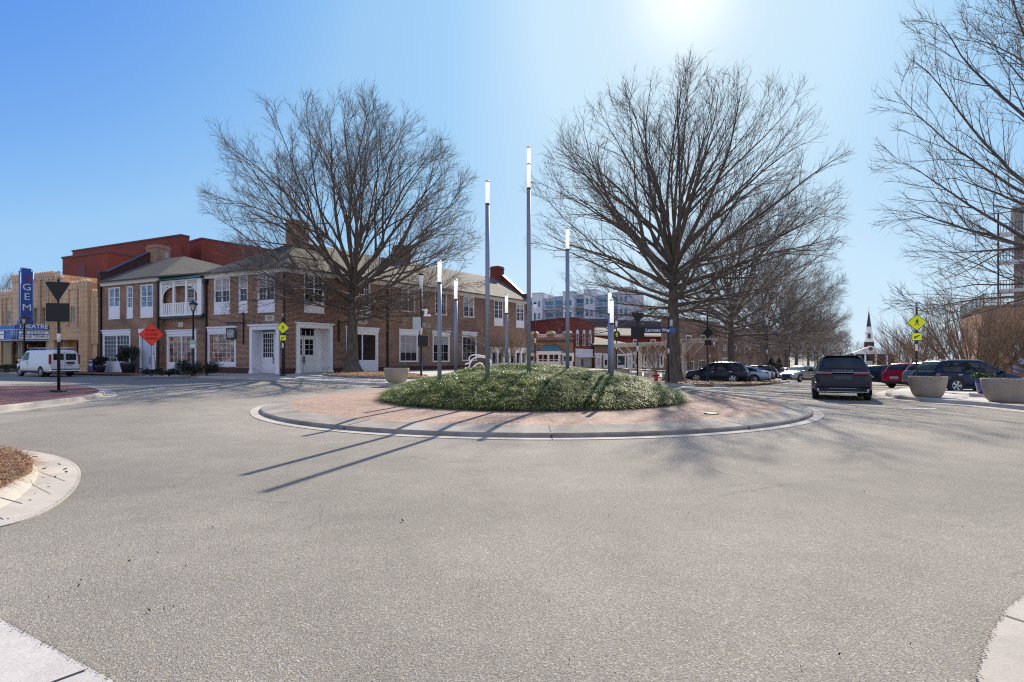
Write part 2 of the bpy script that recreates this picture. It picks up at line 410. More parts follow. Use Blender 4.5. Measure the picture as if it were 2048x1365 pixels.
def sheet(name, poly, h, m, parent=None, skirt=.25, hf=None):
    """a pavement-like patch following the terrain at height h, with sides"""
    bm = bmesh.new(); vs = [bm.verts.new((p[0], p[1], 0)) for p in poly]; fc = bm.faces.new(vs); fc.normal_update()
    if fc.normal.z < 0: bmesh.ops.reverse_faces(bm, faces=[fc])
    x0, x1 = min(p[0] for p in poly), max(p[0] for p in poly); y0, y1 = min(p[1] for p in poly), max(p[1] for p in poly)
    for co, no, L, a, b in ((0, (1, 0, 0), XS, x0, x1), (1, (0, 1, 0), YS, y0, y1)):
        for q in L:
            if a < q < b:
                bmesh.ops.bisect_plane(bm, geom=bm.verts[:] + bm.edges[:] + bm.faces[:], plane_co=(q if co == 0 else 0, q if co == 1 else 0, 0), plane_no=no)
    bmesh.ops.triangulate(bm, faces=bm.faces[:])
    for v in bm.verts: v.co.z = G(v.co.x, v.co.y) + (hf(v.co.x, v.co.y) if hf else h)
    if skirt:
        be = [e for e in bm.edges if e.is_boundary]
        r = bmesh.ops.extrude_edge_only(bm, edges=be)
        for g in r['geom']:
            if isinstance(g, bmesh.types.BMVert): g.co.z -= skirt
        bmesh.ops.recalc_face_normals(bm, faces=bm.faces[:])
    me = bpy.data.meshes.new(name); bm.to_mesh(me); bm.free(); me.materials.append(m); boxuv(me)
    o = bpy.data.objects.new(name, me); COL.objects.link(o)
    if parent: o.parent = parent
    return o

def dense(pl, step=.8, closed=False):
    out = []; n = len(pl)
    for k in range(n if closed else n - 1):
        a, b = pl[k], pl[(k + 1) % n]; l = math.dist(a, b); c = max(1, int(l / step))
        out += [(a[0] + (b[0] - a[0]) * i / c, a[1] + (b[1] - a[1]) * i / c) for i in range(c)]
    if not closed: out.append(pl[-1])
    return out
def smoothpl(pl, n=2, closed=False):
    for _ in range(n):
        o = []; k = len(pl)
        if not closed: o.append(pl[0])
        for i in range(k if closed else k - 1):
            a, b = pl[i], pl[(i + 1) % k]
            o += [(a[0] * .75 + b[0] * .25, a[1] * .75 + b[1] * .25), (a[0] * .25 + b[0] * .75, a[1] * .25 + b[1] * .75)]
        if not closed: o.append(pl[-1])
        pl = o
    return pl
def kerb(name, pl, side, prof, m, closed=False, step=.8):
    """sweep profile [(offset towards the raised side, height)] along a ground polyline; side=+1 raised side on the left"""
    P = dense(pl, step, closed); n = len(P); rings = []
    for k in range(n):
        a = P[(k - 1) % n] if (closed or k > 0) else P[k]; b = P[(k + 1) % n] if (closed or k < n - 1) else P[k]
        dx, dy = b[0] - a[0], b[1] - a[1]; l = math.hypot(dx, dy) or 1; nx, ny = -dy / l * side, dx / l * side
        rings.append([(P[k][0] + nx * o, P[k][1] + ny * o, G(P[k][0], P[k][1]) + h) for o, h in prof])
    mb = MB()
    if closed: rings.append(rings[0])
    mb.loft(rings, closed=False, caps=False, sm=False)
    return struct(mb.build(name, m, fixn=False))

# ------------------------------------------------------------------ central island
IC = (0.66, 18.5)
def circ(r, n=96, c=IC): return [(c[0] + r * math.cos(2 * math.pi * k / n), c[1] + r * math.sin(2 * math.pi * k / n)) for k in range(n)]
kerb('island_gutter', circ(8.56, 120), +1, [(0, -.05), (0, .012), (.26, .016)], M_CONC, True, 5)
kerb('island_kerb', circ(8.32, 120), +1, [(0, 0), (.015, .07), (.05, .095), (.12, .10), (.72, .152), (.76, .152), (.76, .10)], M_KERB, True, 5)
sheet('island_brick_paving', circ(7.6), 0, M_PAVER, skirt=0, hf=lambda x, y: .15 + .03 * (1 - min(1, math.dist((x, y), IC) / 7.6)))['kind'] = 'structure'
# radial joints of the kerb
mb = MB()
for k in range(12):
    a = R(-90 + 30 * k + 0.5)
    mb.M = Matrix.Translation((IC[0], IC[1], G(IC[0] + 8 * math.cos(a), IC[1] + 8 * math.sin(a)))) @ Matrix.Rotation(a, 4, 'Z')
    mb.face([(7.58, -.012, .157), (8.2, -.012, .1055), (8.2, .012, .1055), (7.58, .012, .157)])
    mb.face([(8.2, -.012, .1055), (8.325, -.012, .075), (8.325, .012, .075), (8.2, .012, .1055)])
    mb.face([(8.325, -.012, .075), (8.328, -.012, .02), (8.328, .012, .02), (8.325, .012, .075)])
    mb.face([(8.33, -.01, .0205), (8.56, -.01, .0165), (8.56, .01, .0165), (8.33, .01, .0205)])
struct(mb.build('kerb_joints', M_BLACKM))
# small drain lid on the paving
tag(MB().lathe([(.17, 0), (.17, .012), (.14, .016)], 18).build('drain_lid', M_DKGREY, loc=(4.75, 13.1, .16)), 'small round dark drain lid in the brick paving of the roundabout', 'drain lid')

MR = 4.95
def mound_h(x, y):
    r = math.dist((x, y), IC) / MR
    if r >= 1: return G(x, y)
    base = .93 * (1 - r ** 2.2) ** .8
    return G(x, y) + base + .15 * mnoise.noise(Vector((x * .55, y * .55, 3))) * (1 - r ** 4) + .09 * mnoise.noise(Vector((x * 1.4, y * 1.4, 8))) * (1 - r ** 4)
def mound():
    n, k = 72, 22; v = [(IC[0], IC[1], .17 + mound_h(*IC))]; f = []
    for i in range(1, k + 1):
        for j in range(n):
            a = 2 * math.pi * j / n; r = MR * i / k; x, y = IC[0] + r * math.cos(a), IC[1] + r * math.sin(a)
            v.append((x, y, .17 + mound_h(x, y) - (.05 if i == k else 0)))
    for j in range(n): f.append((0, 1 + j, 1 + (j + 1) % n))
    for i in range(k - 1):
        for j in range(n):
            a = 1 + i * n; b = a + n; f.append((a + j, b + j, b + (j + 1) % n, a + (j + 1) % n))
    me = bpy.data.meshes.new('mound_soil'); me.from_pydata(v, [], f); me.materials.append(M_SOIL)
    me.polygons.foreach_set('use_smooth', [True] * len(f))
    o = bpy.data.objects.new('mound_soil', me); COL.objects.link(o); struct(o)
mound()

def blade_mat(name, cols, rough=.38, trans=.35):
    m = bpy.data.materials.new(name); m.use_nodes = True; nt = m.node_tree; b = nt.nodes['Principled BSDF']
    g = N(nt, 'ShaderNodeNewGeometry'); cr = N(nt, 'ShaderNodeValToRGB')
    el = cr.color_ramp.elements
    while len(el) < len(cols): el.new(.5)
    for i, (p, c) in enumerate(cols): el[i].position = p; el[i].color = (*c, 1)
    nt.links.new(g.outputs['Random Per Island'], cr.inputs['Fac'])
    tc = N(nt, 'ShaderNodeTexCoord'); nz = N(nt, 'ShaderNodeTexNoise'); nz.inputs['Scale'].default_value = 1.6; nz.inputs['Detail'].default_value = 5; nz.inputs['Roughness'].default_value = .7; nt.links.new(tc.outputs['Object'], nz.inputs['Vector'])
    tint = mixc(nt, cr.outputs['Color'], mixc(nt, (.82, .88, .84), (1.5, 1.42, 1.32), rng(nt, nz.outputs['Fac'], .36, .64, 0, 1)), 1.0, 'MULTIPLY')
    nt.links.new(tint, b.inputs['Base Color'])
    b.inputs['Roughness'].default_value = rough; b.inputs['Specular IOR Level'].default_value = .6
    tr = N(nt, 'ShaderNodeBsdfTranslucent'); nt.links.new(tint, tr.inputs['Color'])
    mx = N(nt, 'ShaderNodeMixShader'); mx.inputs[0].default_value = trans
    out = nt.nodes['Material Output']; nt.links.new(b.outputs[0], mx.inputs[1]); nt.links.new(tr.outputs[0], mx.inputs[2]); nt.links.new(mx.outputs[0], out.inputs['Surface'])
    return m
def blades(name, pts, length, width, m, rs, droop=1.0, lean=.55):
    """arching leaf blades: three quads... each blade 2 segments, 5 vertices"""
    n = len(pts); P = np.array(pts)
    az = rs.uniform(0, 2 * np.pi, n); L = length * rs.uniform(.6, 1.25, n); ln = rs.uniform(.2, 1.0, n) * lean; W = width * rs.uniform(.6, 1.3, n)
    d = np.stack([np.cos(az), np.sin(az), np.zeros(n)], 1); s = np.stack([-np.sin(az), np.cos(az), np.zeros(n)], 1); z = np.array([0, 0, 1.0])
    def at(u, spread):
        out = L * u * (ln + droop * .75 * u * u); up = L * (u * (1.0 - ln * .35) - droop * .62 * u ** 2.4)
        return P + d * out[:, None] + z * up[:, None], s * (W * spread)[:, None]
    a, wa = at(0.0, .8); b, wb = at(.5, 1.0); c, wc = at(.82, .7); e, _ = at(1.05, 0)
    V = np.stack([a - wa, a + wa, b - wb, b + wb, c - wc, c + wc, e], 1).reshape(-1, 3)
    base = (np.arange(n) * 7)[:, None]
    quads = np.concatenate([base + np.array([[0, 1, 3, 2]]), base + np.array([[2, 3, 5, 4]])], 1).reshape(-1, 4); tri = base + np.array([[4, 5, 6]])
    me = bpy.data.meshes.new(name)
    me.vertices.add(len(V)); me.vertices.foreach_set('co', V.ravel())
    nq, ntr = len(quads), len(tri)
    me.loops.add(nq * 4 + ntr * 3); me.loops.foreach_set('vertex_index', np.concatenate([quads.ravel(), tri.ravel()]).astype(np.int32))
    me.polygons.add(nq + ntr)
    me.polygons.foreach_set('loop_start', np.concatenate([np.arange(nq) * 4, nq * 4 + np.arange(ntr) * 3]).astype(np.int32))
    me.update(); me.materials.append(m); me.validate()
    o = bpy.data.objects.new(name, me); COL.objects.link(o); return o
M_LIRIOPE = blade_mat('lilyturf_blades', [(0, (.07, .115, .028)), (.35, (.20, .27, .08)), (.7, (.38, .43, .18)), (.93, (.55, .55, .33)), (1, (.62, .58, .42))], .38, .55)
rs = np.random.RandomState(3)
pts = []
while len(pts) < 80000:
    a = rs.uniform(0, 2 * np.pi); r = MR * math.sqrt(rs.uniform(0, 1)) * 1.0
    x, y = IC[0] + r * math.cos(a), IC[1] + r * math.sin(a)
    if y > IC[1] + 2.2 and rs.uniform() < .6: continue
    cl = mnoise.noise(Vector((x * 2.3, y * 2.3, 1))) * .5 + mnoise.noise(Vector((x * 5.5, y * 5.5, 4))) * .5
    if rs.uniform() > .6 + cl * 1.3: continue
    pts.append((x, y, .155 + mound_h(x, y) + .10 * cl))
tag(blades('lilyturf', pts, .30, .0062, M_LIRIOPE, rs, 1.0, .6), 'clumped grey green lilyturf covering the mound in the middle of the roundabout', 'ground cover', None, 'stuff')

# ------------------------------------------------------------------ pavements
KPROF = [(-.42, -.03), (-.42, .010), (-.03, .018), (-.03, .02), (0, .13), (.03, .15), (.17, .155), (.17, .10)]
# splitter island at the left
spl = smoothpl([gp(*q, zoff=.0) for q in ((215, 790), (190, 799), (125, 808), (0, 824), (-160, 842), (-260, 812), (-160, 785), (0, 779), (120, 777), (190, 779))], 2, True)
def ccw(p):
    a = sum(p[i][0] * p[(i + 1) % len(p)][1] - p[(i + 1) % len(p)][0] * p[i][1] for i in range(len(p)))
    return p if a > 0 else p[::-1]
def inset(p, d):
    p = ccw(p); o = []
    for k in range(len(p)):
        a, b = p[k - 1], p[(k + 1) % len(p)]; dx, dy = b[0] - a[0], b[1] - a[1]; l = math.hypot(dx, dy) or 1
        o.append((p[k][0] - dy / l * d, p[k][1] + dx / l * d))
    return o
spl = ccw(spl)
kerb('median_kerb', spl, +1, KPROF, M_CONC, True, .6)
struct(sheet('median_brick_paving', inset(spl, .16), .145, M_REDPAVER, skirt=0))
# corner bed, lower left
bed = [gp(*q) for q in ((-420, 1120), (-150, 1088), (0, 1056), (60, 1040), (110, 1015), (148, 985), (165, 952), (155, 930), (120, 914), (60, 903), (0, 898), (-120, 893), (-330, 890))]
bed = ccw(smoothpl(bed, 2, True))
kerb('bed_gutter', bed, +1, [(0, -.03), (0, .012), (.42, .03), (.5, .09), (.56, .12), (.7, .125)], M_CONC, True, .3)
struct(sheet('bed_pavement', inset(bed, .66), .122, M_CONC, skirt=0))
mul = [gp(*q, zoff=.12) for q in ((-300, 1000), (-60, 1000), (0, 978), (40, 955), (64, 940), (66, 925), (40, 908), (0, 900), (-120, 896), (-300, 896))]
mul = ccw(smoothpl(mul, 1, True))
struct(sheet('mulch_bed', mul, .15, M_MULCH, skirt=.06, hf=lambda x, y: .135 + .05 * abs(mnoise.noise(Vector((x * 3, y * 3, 0))))))
def inpoly(x, y, p):
    c = False; j = len(p) - 1
    for i in range(len(p)):
        if (p[i][1] > y) != (p[j][1] > y) and x < (p[j][0] - p[i][0]) * (y - p[i][1]) / (p[j][1] - p[i][1]) + p[i][0]: c = not c
        j = i
    return c
def scatter(poly, n, rs, h):
    x0, x1 = min(p[0] for p in poly), max(p[0] for p in poly); y0, y1 = min(p[1] for p in poly), max(p[1] for p in poly); o = []
    while len(o) < n:
        x, y = rs.uniform(x0, x1), rs.uniform(y0, y1)
        if inpoly(x, y, poly): o.append((x, y, G(x, y) + h))
    return o
M_DRY = blade_mat('dry_straw', [(0, (.10, .045, .02)), (.4, (.22, .10, .045)), (.75, (.34, .19, .10)), (1, (.5, .36, .22))], .7, .25)
tag(blades('dry_grass', scatter(mul, 9000, rs, .14), .17, .004, M_DRY, rs, 1.1, 1.0), 'dry brown grass and pine straw filling the kerbed bed at the lower left', 'dry grass', None, 'stuff')
# joints in the bed pavement
mb = MB()
def groundline(mb, a, b, w, h):
    A, B = Vector((*a, 0)), Vector((*b, 0)); t = (B - A).normalized(); n = Vector((-t.y, t.x, 0)) * w
    mb.face([(*(A - n).xy, h), (*(B - n).xy, h), (*(B + n).xy, h), (*(A + n).xy, h)])
groundline(mb, gp(44, 1007, .13), gp(0, 995, .13), .009, .127); groundline(mb, gp(130, 962, .13), gp(82, 945, .13), .006, .127)
struct(mb.build('pavement_joint', M_BLACKM))
# foreground ramps: left corner and right corner
fl = [gp(*q) for q in ((-700, 900), (-300, 1078), (0, 1245), (110, 1307), (218, 1366), (420, 1500), (300, 1800), (-600, 1800))]
M_RAMP = concrete_mat('pale_ramp_concrete', (.46, .43, .40))
fl = [(-14.0, 6.2), (-7.2, 5.05), gp(-300, 1085), gp(0, 1245), gp(110, 1307), gp(218, 1366), (-.9, 1.9), (-.7, -3), (-14, -3)]
struct(sheet('kerb_ramp', fl, .02, M_RAMP, skirt=.1))
mb = MB(); groundline(mb, gp(172, 1341, .02), gp(104, 1366, .02), .006, .0245); groundline(mb, gp(104, 1366, .02), (-2.6, 1.6), .006, .0245)
struct(mb.build('ramp_joint', M_BLACKM))
fr = [(9, 5.6), (5.2, 4.5), gp(2130, 1150), gp(2048, 1196), gp(2010, 1228), gp(1985, 1268), gp(1968, 1310), gp(1952, 1366), (2.0, 1.4), (2.1, -3), (9, -3)]
struct(sheet('kerb_ramp', fr, .02, M_CONC, skirt=.1))
mb = MB(); groundline(mb, gp(2010, 1232, .02), gp(2120, 1268, .02), .006, .0245); struct(mb.build('ramp_joint', M_BLACKM))
# dark crumbled edge between asphalt and ramps
mb = MB()
for pl in ([gp(*q) for q in ((0, 1245), (110, 1307), (218, 1366))], [gp(*q) for q in ((2048, 1196), (2010, 1228), (1985, 1268), (1968, 1310), (1952, 1366))], bed):
    for (x, y) in dense(pl, .018):
        if not (y < 9): continue
        for _ in range(2):
            a = rs.uniform(0, 6.28); q = abs(rs.normal(0, .012)); sz = rs.uniform(.002, .0075)
            cx, cy = x + q * math.cos(a), y + q * math.sin(a)
            mb.face([(cx + sz * math.cos(a + k * 1.57) * rs.uniform(.6, 1.2), cy + sz * math.sin(a + k * 1.57) * rs.uniform(.6, 1.2), .0262 + (.009 if pl is bed else 0)) for k in range(4)])
o = mb.build('edge_grit', mat('dark_grit', (.05, .042, .036), .95, var=.4, vscale=30)); tag(o, 'dark crumbs of grit lying along the kerb edges', 'grit', None, 'stuff')
# leaves and bits dropped on the road and the bed pavement
M_LEAF = mat('dead_leaf', (.09, .055, .03), .9)
LEAFG = 'dead leaves lying on the ground'
def leafmesh(mb, x, y, z, s, a):
    mb.M = Matrix.Translation((x, y, z)) @ Matrix.Rotation(a, 4, 'Z')
    mb.face([(-s, 0, .004), (-.2 * s, -.45 * s, .012), (.3 * s, 0, .004)]); mb.face([(-s, 0, .004), (.3 * s, 0, .004), (-.2 * s, .45 * s, .016)])
    mb.face([(.3 * s, 0, .004), (-.2 * s, -.45 * s, .012), (s, -.1 * s, .02)]); mb.face([(.3 * s, 0, .004), (s, -.1 * s, .02), (-.2 * s, .45 * s, .016)])
    mb.M = None
mb = MB()
for (x, y, zz, s) in ((805, 1044, 0, .02), (258, 1126, 0, .011), (162, 1165, 0, .009), (157, 1176, 0, .009), (298, 1225, 0, .011), (130, 946, .11, .03), (118, 936, .11, .035), (132, 952, .11, .04), (88, 945, .12, .03), (70, 920, .13, .04), (110, 962, .12, .022), (60, 1010, .1, .025)):
    q = gp(x, y, zz); leafmesh(mb, q[0], q[1], G(*q) + zz + .03 * (zz > 0) + .005, s, rs.uniform(0, 6))
for _ in range(34):
    q = gp(rs.uniform(50, 1990), rs.uniform(900, 1340)); leafmesh(mb, q[0], q[1], G(*q) + .003, rs.uniform(.003, .008), rs.uniform(0, 6))
tag(mb.build('fallen_leaves', M_LEAF), 'tiny dead leaves and twigs dropped on the asphalt and kerb', 'leaves', LEAFG, 'stuff')
# far pavements
def W(t): return t
walk = [(-90, 55.2)] + [gp(*q, zoff=.0) for q in ((-150, 746.5), (0, 747.8), (150, 750), (250, 752), (330, 754.5), (420, 757), (490, 759.2), (560, 762), (640, 767), (720, 771), (800, 774), (870, 776), (960, 776), (1060, 775), (1160, 773), (1240, 771), (1300, 771), (1380, 774), (1440, 775), (1505, 773), (1555, 769), (1580, 765), (1572, 760))]
tail = walk[-1]
walkpoly = walk + [(20, 62), (-4, 110), (-70, 110), (-110, 80)]
struct(sheet('sidewalk', ccw(walkpoly), .14, M_WALK, skirt=.3))
kerb('street_kerb', walk[1:], +1, KPROF, M_CONC, False, .8)
# brick strip along the shops at the left
fb = Fac((-37.58, 50.40), (.903, -.43))
struct(sheet('brick_sidewalk', [fb.w(-22, -.05), fb.w(-22, -3.6), fb.w(3, -3.6), fb.w(11, -3.0), fb.w(15.5, -3.0), fb.w(15.5, .45)], .147, M_REDPAVER, skirt=0))
# mulch beds: below the left tree, and the strip under the street trees
tb = ccw(smoothpl([gp(*q, zoff=.15) for q in ((640, 750), (672, 754), (735, 757), (800, 758.5), (860, 757), (850, 751), (760, 746), (690, 746))], 1, True))
struct(sheet('tree_bed', tb, .20, M_MULCH, skirt=.1)); kerb('tree_bed_kerb', tb, +1, [(-.06, .14), (-.06, .245), (.06, .245), (.06, .15)], M_KERB, True, 1)
strip = ccw(smoothpl([gp(*q, zoff=.15) for q in ((1215, 762), (1255, 757.5), (1330, 755), (1390, 756), (1470, 758), (1555, 760), (1566, 764), (1520, 768.5), (1440, 770), (1380, 769), (1310, 766), (1250, 765))], 1, True))
struct(sheet('planting_strip', strip, .17, M_MULCH, skirt=.05))
rs2 = np.random.RandomState(5)
tag(blades('leaf_litter', scatter(tb, 2500, rs2, .2) + scatter(strip, 6000, rs2, .17), .16, .02, M_DRY, rs2, 1.3, 1.2), 'brown leaf litter lying in the tree beds along the far kerb', 'leaf litter', None, 'stuff')
# right-hand pavement with the planters
rp = [gp(*q) for q in ((2400, 870), (2200, 838), (2048, 822), (1950, 812), (1850, 805), (1795, 799), (1772, 793), (1772, 787), (1790, 783))]
rpoly = rp + [(gp(1790, 783)[0] + 4, gp(1790, 783)[1] + 4), (60, 44), (60, 14)]
struct(sheet('right_pavement', ccw(rpoly), .13, M_WALK, skirt=.3))
kerb('right_kerb', smoothpl(rp, 1), -1, KPROF, M_CONC, False, .6)
# painted lines
M_PAINT = mat('worn_white_road_paint', (.52, .5, .46), .8, var=.35, vscale=6)
mb = MB()
def paint(mb, q, h=.008):
    P = [gp(*a) for a in q]; mb.face([(p[0], p[1], G(*p) + h) for p in P])
def stripe(mb, a, b, w, h=.012, n=6):
    t = Vector((b[0] - a[0], b[1] - a[1])).normalized(); nx, ny = -t.y * w / 2, t.x * w / 2
    for k in range(n):
        p = [a[0] + (b[0] - a[0]) * k / n, a[1] + (b[1] - a[1]) * k / n]; q = [a[0] + (b[0] - a[0]) * (k + 1) / n, a[1] + (b[1] - a[1]) * (k + 1) / n]
        mb.face([(x, y, G(x, y) + h) for x, y in ((p[0] - nx, p[1] - ny), (q[0] - nx, q[1] - ny), (q[0] + nx, q[1] + ny), (p[0] + nx, p[1] + ny))])
stripe(mb, gp(222, 792), gp(330, 776), .14); stripe(mb, gp(222, 792), gp(300, 790), .12)
for k in range(5):
    a = gp(1812 + k * 14, 819); stripe(mb, a, (a[0] + .1, a[1] + .22), .16)
for k in range(9):     # parking bay lines on the right of the street
    b0 = (20.5 + .515 * 3.0 * k, 33 + .857 * 3.0 * k); stripe(mb, b0, (b0[0] + 4.3, b0[1] + .9), .1)
struct(mb.build('road_markings', M_PAINT))
# ------------------------------------------------------------------ building helpers
def wall(mb, x0, x1, z0, z1, holes=(), y=0.0, reveal=.14):
    xs = sorted({x0, x1, *[max(x0, min(x1, q)) for h in holes for q in h[:2]]}); zs = sorted({z0, z1, *[max(z0, min(z1, q)) for h in holes for q in h[2:4]]})
    for i in range(len(xs) - 1):
        for j in range(len(zs) - 1):
            cx, cz = (xs[i] + xs[i + 1]) / 2, (zs[j] + zs[j + 1]) / 2
            if any(h[0] < cx < h[1] and h[2] < cz < h[3] for h in holes): continue
            mb.face([(xs[i], y, zs[j]), (xs[i + 1], y, zs[j]), (xs[i + 1], y, zs[j + 1]), (xs[i], y, zs[j + 1])])
    for a, b, c, d in holes:
        e = y + reveal
        mb.face([(a, y, c), (a, y, d), (a, e, d), (a, e, c)]); mb.face([(b, y, c), (b, e, c), (b, e, d), (b, y, d)])
        mb.face([(a, y, d), (b, y, d), (b, e, d), (a, e, d)]); mb.face([(a, y, c), (a, e, c), (b, e, c), (b, y, c)])
def rect(fac, base, px0, px1, y0, y1, o=0.0):
    m = (px0 + px1) / 2
    return (fac.t(px0, o), fac.t(px1, o), fac.z(m, y1, o) - base, fac.z(m, y0, o) - base)
def window(root, r, sash=2, cols=2, rows=4, panel=0.0, fr=.07, m=None, g=None, M=None, y=0.0, head=0.0, label=None, rail=True, bars=.022, sill=.05, blind=0.0):
    """a window set in the hole r: casing, sashes, bars; the pane is its sub-part; panel = height of the solid panel below"""
    m = m or M_WHITE; g = g or M_GLASS
    a, b, c, d = r; mb = MB(); mb.M = M
    mb.box(a, a + fr, y - .03, y + .10, c, d); mb.box(b - fr, b, y - .03, y + .10, c, d); mb.box(a + fr, b - fr, y - .03, y + .10, d - fr, d)
    if head: mb.box(a - .05, b + .05, y - .07, y, d, d + head * .72); mb.box(a - .12, b + .12, y - .14, y, d + head * .72, d + head)
    zc = c + max(panel, .0) + .06
    mb.box(a + fr, b - fr, y - .02, y + .10, c, zc)
    if panel:
        mb.box(a + fr + .08, b - fr - .08, y - .035, y - .02, c + .1, zc - .16)
    if sill: mb.box(a - .04, b + .04, y - sill, y - .031, c - .03, c + .03)
    x0, x1, z0, z1 = a + fr, b - fr, zc, d - fr
    w = (x1 - x0) / sash
    for s in range(sash):
        p, q = x0 + s * w, x0 + (s + 1) * w; e = .045
        if s: mb.box(p - .05, p + .05, y - .015, y + .10, z0, z1)
        mb.box(p, p + e, y + .03, y + .085, z0, z1); mb.box(q - e, q, y + .03, y + .085, z0, z1)
        mb.box(p + e, q - e, y + .03, y + .085, z0, z0 + e); mb.box(p + e, q - e, y + .03, y + .085, z1 - e, z1)
        if rail: mb.box(p + e, q - e, y + .025, y + .085, (z0 + z1) / 2 - .03, (z0 + z1) / 2 + .03)
        for k in range(1, cols):
            xx = p + e + (q - p - 2 * e) * k / cols; mb.box(xx - bars / 2, xx + bars / 2, y + .05, y + .082, z0 + e, z1 - e)
        for k in range(1, rows):
            zz = z0 + e + (z1 - z0 - 2 * e) * k / rows
            if rail and abs(zz - (z0 + z1) / 2) < .06: continue
            mb.box(p + e, q - e, y + .052, y + .08, zz - bars / 2, zz + bars / 2)
    o = mb.build('window', m, root)
    if label: o['label'] = label
    gb = MB(); gb.M = M; gb.face([(x0, y + .075, z0), (x1, y + .075, z0), (x1, y + .075, z1), (x0, y + .075, z1)]); gb.build('pane', g, o)
    if blind:
        bb = MB(); bb.M = M
        for s in range(sash): bb.face([(x0 + s * w + .05, y + .070, z1 - (z1 - z0) * blind), (x0 + (s + 1) * w - .05, y + .070, z1 - (z1 - z0) * blind), (x0 + (s + 1) * w - .05, y + .070, z1), (x0 + s * w + .05, y + .070, z1)])
        bb.build('blind', M_BLIND, o)
    return o
M_BLIND = mat('dim_window_blind', (.36, .34, .32), .7, var=.25, vscale=2)
def door(root, r, y, leaves=1, cols=3, rows=4, glass=(.45, .95), m=None, M=None, trans=0.0, handle=True, g=None):
    m = m or M_LILAC; g = g or M_GLASS; a, b, c, d = r
    mb = MB(); mb.M = M; z1 = d - trans
    gl = []
    w = (b - a) / leaves
    for k in range(leaves):
        p, q = a + k * w + .015, a + (k + 1) * w - .015; h = z1 - c; e = .12
        gz0, gz1 = c + h * glass[0], c + h * glass[1]
        mb.box(p, p + e, y - .05, y, c, z1); mb.box(q - e, q, y - .05, y, c, z1)
        mb.box(p + e, q - e, y - .05, y, gz1, z1); mb.box(p + e, q - e, y - .04, y, c, gz0)
        mb.box(p + e + .05, q - e - .05, y - .055, y - .04, c + .22, gz0 - .1)
        for i in range(1, cols): xx = p + e + (q - p - 2 * e) * i / cols; mb.box(xx - .014, xx + .014, y - .045, y - .01, gz0, gz1)
        for i in range(1, rows): zz = gz0 + (gz1 - gz0) * i / rows; mb.box(p + e, q - e, y - .043, y - .012, zz - .014, zz + .014)
        gl.append((p + e, q - e, gz0, gz1))
    if trans:
        mb.box(a, b, y - .06, y, z1 + .01, z1 + .09); mb.box(a, a + .08, y - .06, y, z1 + .09, d); mb.box(b - .08, b, y - .06, y, z1 + .09, d)
        for i in range(1, 5): xx = a + (b - a) * i / 5; mb.box(xx - .02, xx + .02, y - .05, y - .01, z1 + .09, d)
        gl.append((a + .08, b - .08, z1 + .09, d))
    o = mb.build('door', m, root)
    gb = MB(); gb.M = M
    for p, q, u, v in gl: gb.face([(p, y - .02, u), (q, y - .02, u), (q, y - .02, v), (p, y - .02, v)])
    gb.build('pane', g, o)
    if handle:
        hb = MB(); hb.M = M; mid = (a + b) / 2 if leaves == 2 else b - .14
        for s in ((-.07, .07) if leaves == 2 else (0,)): hb.box(mid + s - .02, mid + s + .02, y - .11, y - .06, c + .75, c + 1.3)
        hb.build('handle', M_BLACK, o)
    return o
def relM(rootloc, rootrz, fac, base):
    """matrix from a second facade's frame into the root's frame"""
    A = Matrix.Translation(Vector(rootloc)) @ Matrix.Rotation(rootrz, 4, 'Z')
    B = Matrix.Translation(Vector((fac.p[0], fac.p[1], base))) @ Matrix.Rotation(fac.rz, 4, 'Z')
    return A.inverted() @ B
def chimney(root, x0, x1, y0, y1, z0, z1, m):
    mb = MB(); mb.box(x0, x1, y0, y1, z0, z1 - .35); mb.box(x0 - .06, x1 + .06, y0 - .06, y1 + .06, z1 - .35, z1 - .22); mb.box(x0 + .02, x1 - .02, y0 + .02, y1 - .02, z1 - .22, z1)
    o = mb.build('chimney', m, root); return o

# ------------------------------------------------------------------ corner building (two storeys, brown brick)
C0 = (-16.96, 41.0)
FR = Fac(C0, (.599, .801))
Lpt = (C0[0] - .903 * 8.8, C0[1] + .43 * 8.8)
FL = Fac(Lpt, (.903, -.43))
LB = 8.8
baseA = G(*C0) + .12
rootA = thing('corner_building', 'two storey brown brick corner building with white recessed corner doorways behind the left big tree', 'building', (*C0, baseA), FR.rz)
ML = relM((*C0, baseA), FR.rz, FL, baseA)
EA, LEN, DEP = 8.22 - baseA, 31.2, 8.63
Rr = lambda *q, **k: rect(FR, baseA, *q, **k)
Ll = lambda *q, **k: rect(FL, baseA, *q, **k)
upR = [(608, 648, 551, 626, .27), (717, 740, 565, 633, .27), (803, 830, 577, 624, 0), (870, 893.5, 585.5, 630, 0), (927, 948, 593, 635, 0), (988, 1006, 601, 652, .27), (1032, 1048, 608, 656, .27)]
loR = [(798.5, 836, 668, 724), (865, 899, 670, 724), (924, 953, 672, 722)]
ent = Rr(594, 662, 657, 749); shopR = Rr(692, 756, 664, 744); front = Rr(981, 1052, 706, 748)
hR = [Rr(*q[:4]) for q in upR] + [Rr(*q) for q in loR] + [ent, shopR, front]
for i, h in enumerate(hR[:]):
    if h is ent or h is front: hR[i] = (h[0], h[1], 0, h[3])
ent, front = (ent[0], ent[1], 0, ent[3]), (front[0], front[1], 0, front[3])
upL = [(428.7, 460, 556, 628.7, .30), (478, 495.5, 551, 626, .30), (516, 550, 548, 625, .31)]
entL = Ll(503, 558, 660, 748); shopL = Ll(415, 472, 664, 733); entL = (entL[0], min(entL[1], LB - .05), 0, entL[3])
hL = [Ll(*q[:4]) for q in upL] + [entL, shopL]
mb = MB(); wall(mb, 0, LEN, .45, EA, [(h[0], h[1], max(.45, h[2]), h[3]) for h in hR])
